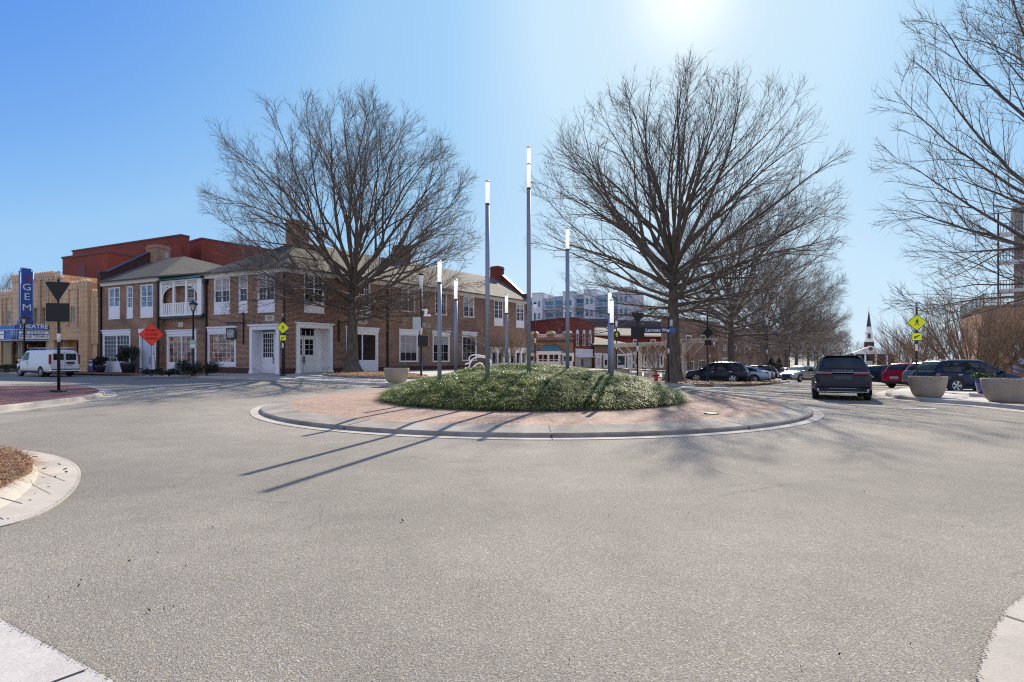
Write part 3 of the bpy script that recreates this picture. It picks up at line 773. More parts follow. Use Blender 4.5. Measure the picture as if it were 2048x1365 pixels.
mb.M = ML; wall(mb, 0, LB, .45, EA, [(h[0], h[1], max(.45, h[2]), h[3]) for h in hL]); mb.M = None
Lx, Ly = -.197 * LB, .981 * LB
mb.face([(LEN, 0, -2), (LEN, DEP, -2), (LEN, DEP, EA), (LEN, 0, EA)]); mb.face([(LEN, DEP, -2), (Lx, Ly, -2), (Lx, Ly, EA), (LEN, DEP, EA)])
mb.build('wall', M_BRICK, rootA)
mb = MB(); wall(mb, 0, LEN, -2, .45, [(h[0], h[1], -2, .45) for h in (ent, front)], -.015)
mb.M = ML; wall(mb, 0, LB, -.6, .45, [(entL[0], entL[1], -.6, .45)], -.015); mb.build('plinth', M_DKBRICK, rootA)
for i, (q, h) in enumerate(zip(upR, hR)): window(rootA, h, 2, 2, 4, (h[3] - h[2]) * q[4], blind=(0, 0, .35, 0, .5, 0, .3)[i])
for i, h in enumerate(hR[7:10]): window(rootA, h, 1, 3, 3, 0, .12, head=.42, rail=False, g=M_GLASS, blind=(.66, .34, 0)[i])
for q, h in zip(upL, hL): window(rootA, h, 1 if q[0] == 478 else 2, 2, 4, (h[3] - h[2]) * q[4], M=ML, m=M_LILAC, blind=.48)
window(rootA, shopR, 2, 1, 1, (shopR[3] - shopR[2]) * .26, .2, head=.4, rail=False, label='white shop window behind the tree trunk')
window(rootA, shopL, 1, 6, 6, .25, .17, m=M_LILAC, M=ML, head=.42, rail=False, g=M_SHOP, label='large gridded shop window with warm reflections painted into its panes')
# dark interior behind the white mulli. doorways
def entrance(root, r, M, dpx, leaves, m, name='entrance', dep=1.15):
    a, b, c, d = r; mb = MB(); mb.M = M; f = .2
    mb.box(a - .1, a + f, -.12, .08, c, d); mb.box(b - f, b + .1, -.12, .08, c, d); mb.box(a - .1, b + .1, -.12, .08, d, d + .30); mb.box(a - .22, b + .22, -.24, .08, d + .30, d + .42)
    mb.box(a - .14, a + f + .04, -.15, .08, c, c + .25); mb.box(b - f - .04, b + .14, -.15, .08, c, c + .25)
    mb.face([(a + f, .08, c), (a + f, .08, d), (a + f, dep, d), (a + f, dep, c)]); mb.face([(b - f, .08, c), (b - f, dep, c), (b - f, dep, d), (b - f, .08, d)])
    mb.face([(a + f, .08, d), (b - f, .08, d), (b - f, dep, d), (a + f, dep, d)])
    x0, x1 = dpx
    mb.box(a + f, x0, dep - .1, dep, c, d); mb.box(x1, b - f, dep - .1, dep, c, d)
    for z in (c + .5, c + 1.3): mb.box(b - f - .03, b - f, .3, dep - .2, z, z + .05)
    o = mb.build(name, m, root)
    st = MB(); st.M = M; st.box(a - .1, b + .1, -.25, dep, c - .3, c + .03); st.build('step', M_CONC, root)
    return o
wE = ent[1] - ent[0]
d0, d1 = ent[0] + .22, ent[0] + .22 + 2.0
entrance(rootA, ent, None, (d0, d1), 2, M_WHITE)
door(rootA, (d0, d1, .04, ent[3] - .1), 1.1, 2, 2, 3, (.5, .93), M_WHITE, None, .55)
dl0, dl1 = entL[0] + .25, entL[0] + 1.65
entrance(rootA, entL, ML, (dl0, dl1), 1, M_LILAC, dep=.85)
door(rootA, (dl0, dl1, .04, entL[3] - .1), .8, 1, 5, 5, (.38, .95), M_LILAC, ML)
# shop front at the far end
mb = MB(); a, b, c, d = front
mb.box(a - .1, b + .1, -.25, .1, d, d + .5); mb.box(a - .2, b + .2, -.35, .1, d + .5, d + .62)
n = 6
for k in range(n + 1): x = a + (b - a) * k / n; mb.box(x - .14, x + .14, -.15, .15, c - 1, d)
mb.box(a, b, -.05, .1, c - 1, c + .6)
o = mb.build('shop_front', M_WHITE, rootA)
gb = MB(); gb.face([(a, .12, c), (b, .12, c), (b, .12, d), (a, .12, d)]); gb.build('pane', M_GLASS, o)
# cornice, gutter, downspouts
mb = MB(); mb.box(-.12, LEN, -.16, -.001, EA - .38, EA); mb.box(-.2, LEN, -.30, -.001, EA - .10, EA + .04); mb.M = ML; mb.box(-.05, LB + .02, -.15, -.002, EA - .37, EA - .01); mb.box(-.25, LB + .05, -.29, -.002, EA - .095, EA + .035)
mb.build('cornice', M_TRIM, rootA)
for px in (774, 971):
    t = FR.t(px); MB().box(t - .07, t + .07, -.16, -.02, 0, EA - .4).build('downspout', M_BLACK, rootA)
mb = MB(); mb.M = ML; mb.box(.05, .19, -.16, -.02, 0, EA - .4); mb.box(-.05, .3, -.3, -.02, EA - .7, EA - .38); mb.build('downspout', M_BLACK, rootA)
mb = MB(); mb.M = ML; mb.box(LB - .04, LB + .06, -.12, -.02, 0, EA - .4); mb.build('downspout', M_BLACK, rootA)
# hipped roof
ZR = 11.3 - baseA; oh = .42; rs0 = 3.6; ym = DEP / 2
mb = MB(); e = EA + .05
A_, B_, C_, D_ = (-oh * .6, -oh, e), (LEN, -oh, e), (LEN, DEP + oh, e), (Lx - oh, Ly + oh, e); R0, R1 = (rs0, ym, ZR), (LEN, ym, ZR)
mb.face([A_, B_, R1, R0]); mb.face([C_, D_, R0, R1]); mb.face([D_, A_, R0])
for P, Q in ((A_, B_), (D_, A_)):
    mb.face([(P[0], P[1], P[2] - .12), (Q[0], Q[1], Q[2] - .12), Q, P])
mb.face([(p[0], p[1], p[2] - .12) for p in (A_, B_, C_, D_)])
rf = mb.build('roof', M_SHINGLE2, rootA)
for px, w, zt in ((595, 1.5, 13.0), (803, 1.5, 12.8)):
    t = FR.t(px, ym); chimney(rf, t - w / 2, t + w / 2, ym - .55, ym + .55, EA + 1, zt - baseA, M_BRICK)
# stepped gable parapet at the far end with its chimney
mb = MB(); gx0, gx1 = LEN - .05, LEN + .4
def gable(mb, x0, x1, prof):
    n = len(prof); a = [mb._p((x0, y, z)) for y, z in prof]; b = [mb._p((x1, y, z)) for y, z in prof]
    for k in range(n):
        l = (k + 1) % n; mb.f.append([a[k], b[k], b[l], a[l]]); mb.mi.append(0); mb.smooth.append(False)
    mb.f.append(a[::-1]); mb.f.append(b); mb.mi += [0, 0]; mb.smooth += [False, False]
gable(mb, gx0, gx1, [(-.1, EA - 1.5), (-.1, EA + .75), (.5, EA + .8), (ym - .7, ZR + .3), (ym + .7, ZR + .3), (DEP + .1, EA + .8), (DEP + .1, EA - 1.5)])
mb.build('gable_parapet', M_REDBRICK, rootA)
mb = MB(); gable(mb, gx0 - .06, gx1 + .06, [(-.14, EA + .75), (-.14, EA + .87), (.5, EA + .92), (ym - .7, ZR + .42), (ym - .7, ZR + .3), (.5, EA + .8)]); mb.build('coping', M_DKGREY, rootA)
chimney(rootA, LEN - .85, LEN + .42, ym - .6, ym + .6, EA + 2, 12.75 - baseA, M_REDBRICK)
mb = MB(); mb.lathe([(.1, 0), (.1, .35), (.14, .36), (.05, .5)], 10); t = FR.t(944, 2); mb.build('roof_vent', M_DKGREY, rootA, loc=(t, 2.0, EA + .9))
# house numbers and hanging sign brackets
for body, fac, px, y, M, mm in (('101', FL, 540, 636.5, ML, M_LILAC), ('100', FR, 725, 643, None, M_WHITE), ('102', FR, 853, 651, None, M_WHITE)):
    z = fac.z(px, y) - baseA; x = fac.t(px)
    mb = MB(); mb.M = M; mb.box(x - .5, x + .5, -.04, -.005, z - .22, z + .22); o = mb.build('number_plate', M_STONE, rootA)
    tx = text('number', body, .36, M_BLACK, o, (0, 0, 0), (0, 0, 0), .005)
    mm4 = (M if M is not None else Matrix()) @ Matrix.Translation((x, -.05, z)) @ Matrix.Rotation(R(90), 4, 'X'); tx.matrix_local = mm4
def bracket(name, label, px, y0, y1, fac, M, base, root_loc, arm, armz):
    pass
x = FL.t(488); zt, zb = FL.z(488, 634) - baseA, FL.z(488, 690) - baseA; za = FL.z(488, 645) - baseA; xs0 = FL.t(442)
wp = FL.w(x); br = thing('hanging_sign', 'square black shop sign with a white round emblem on an iron bracket', 'sign', (wp[0], wp[1], baseA), FL.rz)
mb = MB(); mb.box(-.04, .04, -.1, -.02, zb, zt); mb.box(-2.1, .35, -.10, -.05, za, za + .06)
mb.tube([(.3, -.07, za + .1), (.05, -.07, za - .25), (-.3, -.07, za)], .02, 5); mb.tube([(-.15, -.07, za + .55), (0, -.07, za + .8), (.1, -.07, za + .4)], .03, 5)
for q in range(5): mb.tube([(-1.9 + .35 * q, -.07, za + .03), (-1.75 + .35 * q, -.07, za - .14), (-1.6 + .35 * q, -.07, za + .03)], .015, 4)
mb.build('bracket', M_BLACK, br)
s0 = FL.t(455.5) - x; s1 = FL.t(474) - x; z1, z0 = FL.z(465, 657) - baseA, FL.z(465, 679) - baseA
pb = MB(); pb.box(s0, s1, -.16, -.10, z0, z1); p = pb.build('sign_board', M_BLACKM, br, bevel=.01)
gb = MB(); gb.box(s0 + .08, s1 - .08, -.168, -.16, z0 + .1, z1 - .1); gb.build('sign_face', mat('dusky_sign_face', (.16, .17, .22), .5), p)
gb = MB(); cxs, czs = (s0 + s1) / 2, (z0 + z1) / 2
ring = [(cxs + .3 * math.cos(a * .2618), -.172, czs + .3 * math.sin(a * .2618)) for a in range(25)]; gb.tube(ring, .022, 5, cap=False); gb.build('emblem_ring', M_WHITE, p)
text('lettering', 'GI', .42, M_WHITE, p, (cxs, -.172, czs), UPR, .006)
MB().tube([(s0 + .15, -.13, z1), (s0 + .15, -.07, za)], .012, 4).build('chain', M_BLACK, br); MB().tube([(s1 - .12, -.13, z1), (s1 - .12, -.07, za)], .012, 4).build('chain', M_BLACK, br)
t = FR.t(677); wp = FR.w(t); zt, zb = FR.z(677, 640) - baseA, FR.z(677, 684) - baseA
br2 = thing('sign_bracket', 'empty black iron sign bracket on the brick right of the double doors', 'bracket', (wp[0], wp[1], baseA), FR.rz)
mb = MB(); mb.box(-.04, .04, -.1, -.02, zb, zt); mb.box(-.04, .04, -1.5, -.1, zt - .25, zt - .19); mb.tube([(0, -.1, zt - .8), (0, -.5, zt - .55), (0, -1.0, zt - .22)], .02, 5); mb.build('arm', M_BLACK, br2)

# ------------------------------------------------------------------ left brick building with the lacy balcony
FB = fb
baseB = G(-33, 47) + .14
rootB = thing('balcony_building', 'two storey red brown brick building with a white lacy balcony beside the corner building', 'building', (*FB.p, baseB), FB.rz)
Bb = lambda *q, **k: rect(FB, baseB, *q, **k)
XM = FB.t(318); SB = .42; XE = 14.5; EB = FB.z(204, 566) - baseB
upB = [(217.8, 240, 575.4, 638.6, .37), (254, 266.3, 573, 637, .31), (281.5, 306.8, 569.5, 635.5, .29)]
hB = [Bb(*q[:4]) for q in upB]; shopB = Bb(206, 261, 668, 743); doorB = Bb(280.5, 313.5, 666, 743); shopB = (shopB[0], shopB[1], .03, shopB[3]); doorB = (doorB[0], doorB[1], .0, doorB[3])
mb = MB(); wall(mb, 0, XM, -.4, EB, hB + [shopB, doorB])
mb.face([(XM, 0, -.4), (XM, SB, -.4), (XM, SB, EB), (XM, 0, EB)])
sh2 = rect(FB, baseB, 334, 393, 668, 741, SB); sh2 = (sh2[0], min(sh2[1], XE - .3), .03, sh2[3]); bd = rect(FB, baseB, 372, 390, 576, 634, SB)
wall(mb, XM, XE, -.4, EB, [sh2, bd], SB); mb.face([(XE, SB, -.4), (XE, 10, -.4), (XE, 10, EB), (XE, SB, EB)]); mb.face([(0, 10, -.4), (0, 0, -.4), (0, 0, EB), (0, 10, EB)])
mb.face([(XE, 10, -.4), (0, 10, -.4), (0, 10, EB), (XE, 10, EB)])
mb.build('wall', M_BRICK, rootB)
for q, h in zip(upB, hB): window(rootB, h, 1 if q[0] == 254 else 2, 2 if q[0] == 254 else 1, 4, (h[3] - h[2]) * q[4], M=None, m=M_LILAC, g=M_GLASSL)
window(rootB, shopB, 2, 4, 6, (shopB[3] - shopB[2]) * .24, .16, m=M_LILAC, head=.36, rail=False, label='shop window with small panes round the edge')
window(rootB, sh2, 2, 3, 5, (sh2[3] - sh2[2]) * .24, .2, m=M_LILAC, head=.34, rail=False, y=SB, g=M_SHOP)
mb = MB(); a, b, c, d = doorB; mb.box(a, a + .16, -.1, .06, c, d); mb.box(b - .16, b, -.1, .06, c, d); mb.box(a - .08, b + .08, -.14, .06, d, d + .36); mb.build('door_surround', M_LILAC, rootB)
door(rootB, (a + .18, a + 1.45, .03, d - .08), .12, 1, 1, 1, (.93, .96), mat('pale_blue_grey_door', (.50, .56, .68), .5), None, 0)
door(rootB, (a + 1.5, b - .18, .03, d - .08), .12, 1, 1, 4, (.45, .93), M_LILAC, None, 0, handle=False)
window(rootB, bd, 1, 2, 7, .6, .1, y=SB, label='balcony window with dark louvred shutters', g=M_GLASS, rail=True)
mb = MB(); mb.box(-.05, XM + .1, -.15, -.001, EB - .36, EB); mb.box(-.05, XM + .15, -.3, -.001, EB - .09, EB + .03); mb.build('cornice', M_TRIM, rootB)
MB().box(XM - .1, XM + .06, -.16, -.02, 0, EB - .4).build('downspout', M_BLACK, rootB)
MB().box(-.1, .06, -.18, -.02, 0, EB - .3).build('downspout', M_BLACK, rootB)
z = FB.z(362, 649) - baseB; MB().box(FB.t(362, SB) - .3, FB.t(362, SB) + .3, SB - .05, SB, z - .2, z + .2).build('number_plate', M_STONE, rootB)
zr = 11.25 - baseB
mb = MB(); e = EB + .04
mb.face([(0, -.4, e), (XM + .5, -.4, e), (4.2, 5, zr), (0, 5, zr)]); mb.face([(XM + .5, -.4, e), (XE + .3, .1, e), (XE + .3, 10.4, e), (4.2, 5, zr)]); mb.face([(XE + .3, 10.4, e), (0, 10.4, e), (0, 5, zr), (4.2, 5, zr)])
mb.face([(0, -.4, e - .12), (XM + .5, -.4, e - .12), (XM + .5, -.4, e), (0, -.4, e)]); mb.face([(XM + .5, -.4, e - .12), (XE + .3, .1, e - .12), (XE + .3, .1, e), (XM + .5, -.4, e)])
mb.face([(0, -.4, e - .12), (0, 10, e - .12), (XE + .3, 10, e - .12), (XE + .3, .1, e - .12), (XM + .5, -.4, e - .12)])
mb.build('roof', M_SHINGLE, rootB)
mb = MB(); gable(mb, -.45, .02, [(-.15, 0), (-.15, EB + .9), (.5, EB + 1.0), (4.2, zr + .5), (5.8, zr + .5), (10.1, EB + .8), (10.1, 0)]); mb.build('gable_parapet', M_DKBRICK, rootB)
mb = MB(); gable(mb, -.5, .07, [(-.2, EB + .9), (-.2, EB + 1.02), (.5, EB + 1.12), (4.2, zr + .62), (4.2, zr + .5), (.5, EB + 1.0)]); mb.build('coping', M_DKGREY, rootB)
chimney(rootB, -.6, 1.0, 4.3, 5.7, zr - .6, 12.6 - baseB, M_BRICK2)
mb = MB(); mb.box(-.1, .1, -.1, .1, 0, .5); mb.box(-.25, .25, -.05, .05, .3, .4); mb.build('roof_vent', M_GALV, rootB, loc=(1.6, 4.9, zr))
# balcony
X1 = FB.t(401.5, 0); zf = FB.z(360, 632) - baseB; ztp = FB.z(345, 561) - baseB; Wd = X1 - XM
bal = MB(); y0 = .0
px0 = XM + .06
posts = [px0 + .0, FB.t(345), FB.t(370), X1 - .45]
bal.box(px0, X1, y0, y0 + .14, ztp - .12, ztp); bal.box(px0, X1, y0, y0 + .14, zf, zf + .14); bal.box(px0, X1, y0 + .02, y0 + .1, zf + 1.02, zf + 1.1)
for k, p in enumerate(posts):
    w = .34 if k == 0 else (.22 if k < 3 else .5); bal.box(p, p + w, y0, y0 + .12, zf + .14, ztp - .12)
def strip2(bal, p, q, yy=.03, w=.035):
    P, Q = Vector((p[0], yy, p[1])), Vector((q[0], yy, q[1])); t = (Q - P).normalized(); n = Vector((-t.z, 0, t.x)) * w
    bal.loft([[P - n, P + n, P + n + Vector((0, .03, 0)), P - n + Vector((0, .03, 0))], [Q - n, Q + n, Q + n + Vector((0, .03, 0)), Q - n + Vector((0, .03, 0))]], sm=False)
# lace frieze and corner brackets
zl = ztp - .52
nx = 26
for k in range(nx):
    a = px0 + .3 + (X1 - px0 - .6) * k / nx; b = a + (X1 - px0 - .6) / nx
    strip2(bal, (a, ztp - .12), (b, zl + .05), w=.024); strip2(bal, (b, ztp - .12), (a, zl + .05), w=.024)
bal.box(px0 + .3, X1 - .3, y0 + .03, y0 + .08, zl, zl + .06)
for a, b, both in ((posts[0] + .34, posts[1], 0), (posts[1] + .22, posts[2], 1), (posts[2] + .22, posts[3], 2)):
    for side in ((-1,) if both == 0 else (1,) if both == 2 else ()):
        c, rx, rz_ = (b, b - a, 1.0) if side < 0 else (a, b - a, .9)
        for k in range(9):
            t0, t1 = math.pi / 2 * k / 9, math.pi / 2 * (k + 1) / 9
            f = lambda th: (c + side * rx * math.cos(th), zl - rz_ + rz_ * math.sin(th)); strip2(bal, f(t0), f(t1), w=.05)
        for k in range(6):
            u = .08 + .5 * k / 6; x = c + side * rx * (1 - u * .8); z_ = zl - rz_ + rz_ * math.sqrt(max(0, 1 - (1 - u * .8) ** 2)); strip2(bal, (x, z_), (x, zl), w=.022)
# railing of shaped boards
a = px0 + .34
while a < X1 - .5:
    bal.box(a, a + .15, y0 + .04, y0 + .07, zf + .14, zf + 1.02); a += .235
# latticed end post and side
for k in range(14):
    zz = zf + .2 + (ztp - zf - .5) * k / 14; strip2(bal, (X1 - .5, zz), (X1 - .06, zz + .25)); strip2(bal, (X1 - .06, zz), (X1 - .5, zz + .25))
for k in range(2): bal.box(X1 - .1, X1 - .02, y0 + .16 + k * .13, y0 + .2 + k * .13, zf + .14, ztp - .3)
bal.box(X1 - .1, X1, y0, SB, ztp - .12, ztp); bal.box(px0, px0 + .1, y0, SB, ztp - .12, ztp)
ob = bal.build('balcony', M_WHITE, rootB)
MB().box(px0, X1, y0 + .0, SB, zf - .2, zf - .005).build('balcony_floor', M_DKGREY, ob)
mb = MB(); mb.face([(px0 - .1, -.25, ztp + .01), (X1 + .1, -.25, ztp + .01), (X1 + .1, SB, ztp + .5), (px0 - .1, SB, ztp + .5)]); mb.face([(px0 - .1, -.25, ztp + .0), (px0 - .1, SB, ztp + .5), (px0 - .1, SB, ztp)]); mb.build('balcony_roof', M_TEAL, ob)
# menu case beside the door
z0, z1 = FB.z(322, 709, SB) - baseB, FB.z(322, 693, SB) - baseB; x0, x1 = FB.t(318.5, SB), FB.t(325, SB)
mb = MB(); mb.box(x0, x1 + .2, SB - .1, SB - .01, z0, z1); o = mb.build('notice_case', mat('brown_wood', (.16, .09, .05), .6), rootB); MB().box(x0 + .08, x1 + .12, SB - .11, SB - .1, z0 + .08, z1 - .08).build('notice', M_STONE, o)

# ------------------------------------------------------------------ theatre
FT = Fac(fb.w(-25.0), fb.d); baseT = G(*FT.w(14)) + .14
rootT = thing('theatre', 'cream terracotta tiled art deco theatre with fluted parapet at the far left', 'theatre', (*FT.p, baseT), FT.rz)
T = FT.t; Z = lambda px, y, o=0.0: FT.z(px, y, o) - baseT
wl = MB()
secs = [(0.0, T(27), Z(20, 587), 0.0), (T(27), T(58), Z(58, 553), -.1), (T(58), T(113), Z(90, 551), -.18), (T(113), T(124), Z(118, 558), -.1), (T(124), T(169), Z(145, 570), -.05), (T(169), T(185.5), Z(178, 567), -.35), (T(185.5), T(201), Z(193, 586), -.05)]
mid = [(55.5, 62.5, 619, 649), (71, 79.5, 617, 647.5), (88.5, 95, 616, 647)]
left = [(1.5, 8, 622, 650), (15, 22.5, 622, 649)]
right = [(143, 150.5, 613, 646), (158.5, 166, 612, 645), (126, 134, 614, 647)]
def tr(q): return rect(FT, baseT, *q)
niche = tr((112, 166, 680, 736)); niche = (niche[0], niche[1], .02, niche[3])
lobby = tr((47, 96, 680, 740)); lobby = (lobby[0], lobby[1], 0, lobby[3]); tick = tr((2, 44, 683, 735)); tick = (tick[0], tick[1], .1, tick[3])
allw = [tr(q) for q in mid + left + right]
for a, b, h, y in secs:
    hs = [q for q in allw + [niche, lobby, tick] if q[1] > a and q[0] < b]
    wall(wl, a, b, 0 if not any(abs(q[2]) < .2 for q in hs) else -.1, h, [(max(a, q[0]), min(b, q[1]), q[2], q[3]) for q in hs], y, .25)
    wl.box(a, b, y + .3, 9, h - .35, h - .3)
    wl.face([(b, y, 0), (b, 9, 0), (b, 9, h), (b, y, h)]); wl.face([(a, 9, 0), (a, y, 0), (a, y, h), (a, 9, h)])
    wl.face([(a, 9, h), (a, y, h), (b, y, h), (b, 9, h)])
wl.build('wall', M_TILE, rootT)
# fluted parapet ribs and pilasters
for a, b, h, y in secs:
    rb = MB(); n = max(3, int((b - a) / .42)); w = (b - a) / n
    for k in range(n):
        c = a + (k + .5) * w; rb.prismy([(c - w * .42, h - .5), (c + w * .42, h - .5), (c + w * .42, h + .12), (c + w * .25, h + .26), (c, h + .31), (c - w * .25, h + .26), (c - w * .42, h + .12)], y - .1, y + .3)
    rb.build('fluted_parapet', M_TILE, rootT)
for px in (4.8, 11, 12.5, 25, 66, 68, 84, 86, 99, 102, 109, 136, 139, 155, 157):
    s = [q for q in secs if q[0] <= T(px) < q[1]][0]; c = T(px); MB().box(c - .11, c + .11, s[3] - .12, s[3] - .003, Z(px, 652), s[2] - .5).build('pilaster', M_TILE, rootT)
for si, cnt, zb0 in ((5, 4, 0), (6, 3, 2.6)):
    a, b, h, y = secs[si]
    for k in range(cnt): c = a + (b - a) * (k + .5) / cnt; MB().tube([(c, y - .02, zb0), (c, y - .02, h - .45)], .18, 8, cap=False).build('flute', M_TILE, rootT)
for q in allw: window(rootT, q, 1, 1, 4, 0, .05, m=M_STONE, g=M_GLASSL if True else M_GLASS, y=-.1 + .18, rail=False, sill=0)
MB().box(T(100), T(201), -.42, -.06, -.3, Z(180, 733) * 1.0 if Z(180, 733) > .3 else .4).build('plinth', M_DKBRICK, rootT)
# niche with a grey door, lobby, ticket window
mb = MB(); a, b, c, d = niche; mb.box(a - .2, a + .15, -.25, .1, c, d); mb.box(b - .15, b + .2, -.25, .1, c, d); mb.box(a - .35, b + .2, -.3, .1, d, d + .28); mb.face([(a, .8, c), (b, .8, c), (b, .8, d), (a, .8, d)]); mb.box(a + 1.0, a + 1.2, .1, .8, c, d); mb.build('side_entrance', M_TILE, rootT)
mb = MB(); mb.box(b - 2.0, b - .25, .6, .7, c + .3, d - .15); mb.build('grey_door', mat('grey_panel', (.33, .33, .36), .6, var=.1), rootT)
mb = MB(); mb.box(a + 1.3, b - 2.2, .55, .62, d - 1.5, d - .15); mb.build('poster_case', mat('ochre_poster', (.32, .13, .04), .5, var=.4, vscale=2), rootT)
mb = MB(); a, b, c, d = lobby; mb.face([(a, 3, c), (b, 3, c), (b, 3, d), (a, 3, d)]); mb.face([(a, .2, c), (a, .2, d), (a, 3, d), (a, 3, c)]); mb.face([(b, .2, c), (b, 3, c), (b, 3, d), (b, .2, d)]); mb.face([(a, .2, d), (b, .2, d), (b, 3, d), (a, 3, d)]); mb.build('lobby', mat('dark_interior', (.022, .016, .013), .8), rootT)
mb = MB(); mb.box(b - 1.2, b - 1.1, .5, .6, c, d); mb.build('lobby_post', M_TILE, rootT)
a, b, c, d = tick
mb = MB(); mb.box(a, b, .2, .3, c, d); mb.build('ticket_front', mat('warm_cream_panel', (.62, .47, .22), .5, var=.2), rootT)
for f0, f1 in ((.1, .42), (.5, .8)):
    MB().box(a + (b - a) * f0, a + (b - a) * f1, .14, .2, c + .5, d - .3).build('pane', M_SHOP if f0 > .3 else mat('amber_pane', (.30, .2, .06), .3), rootT)
mb = MB(); mb.box(a + (b - a) * .83, b - .1, .1, .2, c + .4, d - .5); o = mb.build('poster_case', M_STONE, rootT); MB().box(a + (b - a) * .85, b - .25, .09, .1, c + .55, d - .65).build('poster', mat('dark_poster', (.06, .05, .05), .4, var=.6, vscale=2), o)
# marquee
xw = T(103); zb, zm, zt = Z(60, 681.5, -2), Z(60, 660, -2), Z(60, 646, -2)
mq = thing('theatre_marquee', 'blue and white angled theatre marquee with changeable black letters over the entrance', 'marquee', FT.w(xw - 4, 0) + (baseT,), FT.rz)
dx = xw - 4
poly = [(4, 0), (2.94, -2.2), (2.6, -2.45), (-4.2, -2.45), (-4.6, -2.2), (-5.6, 0)]
MB().prism(poly, zb + .12, zm - .02).build('canopy', M_BLUE, mq)
mb = MB(); 
for z0, z1, o in ((zb, zb + .12, .08), (zm - .02, zm + .1, .1)):
    mb.prism([(p[0] + (o if p[0] > 0 else -o) * (1 if p[1] < -.1 else .3), p[1] - (o if p[1] < -.1 else 0)) for p in poly], z0, z1)
mb.build('trim_band', mat('blue_grey_trim', (.35, .4, .5), .4), mq)
# ribbed round corner
mb = MB()
for k in range(6): mb.tube([(2.92 - .62 * k / 6, -2.28 - .22 * min(1, k / 2), zb + .12), (2.92 - .62 * k / 6, -2.28 - .22 * min(1, k / 2), zm)], .07, 6)
mb.build('ribs', mat('light_blue_trim', (.22, .32, .55), .4), mq)
ang = math.atan2(2.2, 1.06)
Mq = Matrix.Translation((2.94, -2.2, 0)) @ Matrix.Rotation(ang, 4, 'Z')     # x along the right-hand face
def panel(name, u0, u1, z0, z1, m, parent=mq, off=-.03, th=.02, M=Mq):
    b = MB(); b.M = M; b.box(u0, u1, off - th, off, z0, z1); return b.build(name, m, parent)
LF = math.hypot(1.06, 2.2)
hh = zm - zb - .12; zA, zB_, zC = zb + .2, zb + .16 + hh * .5, zm - .08
panel('letter_board', .05, LF - .1, zA, zB_ - .03, M_WHITE); panel('letter_board', .05, LF - .22, zB_ + .05, zC, M_WHITE)
def lettering(body, u, z, size, sx, m=M_BLACK, M=Mq, par=mq, off=-.058, bold=0, name='letters', spacing=1.0):
    tx = text(name, body, size, m, par, (0, 0, 0), (0, 0, 0), .004, sx=sx, bold=bold, spacing=spacing); tx.matrix_local = M @ Matrix.Translation((u, off, z)) @ Matrix.Rotation(R(90), 4, 'X'); return tx
lettering('28 YEARS', LF * .45, (zB_ + zC) / 2, .36, 1.18); lettering('BONE TEMPLE', LF * .48, (zA + zB_) / 2, .36, .92)
panel('letter_board', .1, 5.0, zA, zB_ - .03, M_WHITE, M=Matrix.Translation((-4.0, -2.45, 0))); panel('letter_board', .1, 5.0, zB_ + .05, zC, M_WHITE, M=Matrix.Translation((-4.0, -2.45, 0)))
Mf = Matrix.Translation((-4.0, -2.45, 0)); lettering('28 YEARS', 2.4, (zB_ + zC) / 2, .36, 1.1, M=Mf, off=-.055); lettering('BONE TEMPLE', 2.4, (zA + zB_) / 2, .36, 1.0, M=Mf, off=-.055)
# THEATRE name box on top of the right-hand face
b = MB(); b.M = Mq; b.prismy([(-.15, zm + .1), (LF - .25, zm + .1), (LF - .25, zt - .18), (LF - .42, zt), (.02, zt), (-.15, zt - .18)], -.12, .2); nb = b.build('name_box', M_BLUE, mq)
lettering('THEATRE', LF * .45, (zm + .1 + zt) / 2, .56, .92, M_WHITE, par=nb, off=-.128, bold=.012)
MB().box(-4.2, 2.6, -2.3, -1.9, zm + .1, zm + .45).build('name_box', M_BLUE, mq)
# GEM blade
zb2, zt2 = zt - .02, Z(45, 536, -2)
gx = T(50, -1.9) - dx
Mg = Matrix.Translation((gx, -2.25, 0)) @ Matrix.Rotation(R(90), 4, 'Z')
bl = thing('blade_sign', 'tall vertical blue blade sign reading GEM in white letters above the marquee', 'sign', FT.w(dx + gx, -1.9) + (baseT + zb2,), FT.rz)
W2 = .98
mb = MB(); mb.box(-.36, 0, -.35, -.35 + W2, 0, zt2 - zb2 - .3); mb.box(-.42, .06, -.42, -.35 + W2 + .0, .0, .25); mb.prismy([(-.36, zt2 - zb2 - .3), (0, zt2 - zb2 - .3), (0, zt2 - zb2), (-.36, zt2 - zb2)], -.22, -.35 + W2 - .13)
mb.box(-.52, -.36, -.25, .35, 0, zt2 - zb2 - .9); mb.build('blade_box', M_BLUE, bl)
mb = MB(); hB2 = zt2 - zb2
for y in (-.35, -.35 + W2): mb.tube([(.02, y, 0), (.02, y, hB2 - .3)], .035, 6)
mb.tube([(.02, -.35, hB2 - .3), (.02, -.22, hB2 - .05), (.02, -.35 + W2 - .13, hB2 - .05), (.02, -.35 + W2, hB2 - .3)], .03, 6); mb.build('neon_edge', mat('pale_blue_tube', (.45, .55, .72), .3), bl)
for ch, pxy in (('G', 575), ('E', 594), ('M', 616)):
    zz = Z(45, pxy, -2) - zb2; tx = text('letter', ch, .92, M_WHITE, bl, (.012, -.35 + W2 / 2, zz), (R(90), 0, R(90)), .02, sx=1.1, bold=0)
mb = MB()
for k in (-1, 0, 1): mb.box(.0, .02, -.35 + W2 / 2 + k * .11 - .025, -.35 + W2 / 2 + k * .11 + .025, hB2 - 1.45 - .15 * abs(k) * 0, hB2 - .55 - .14 * abs(k))
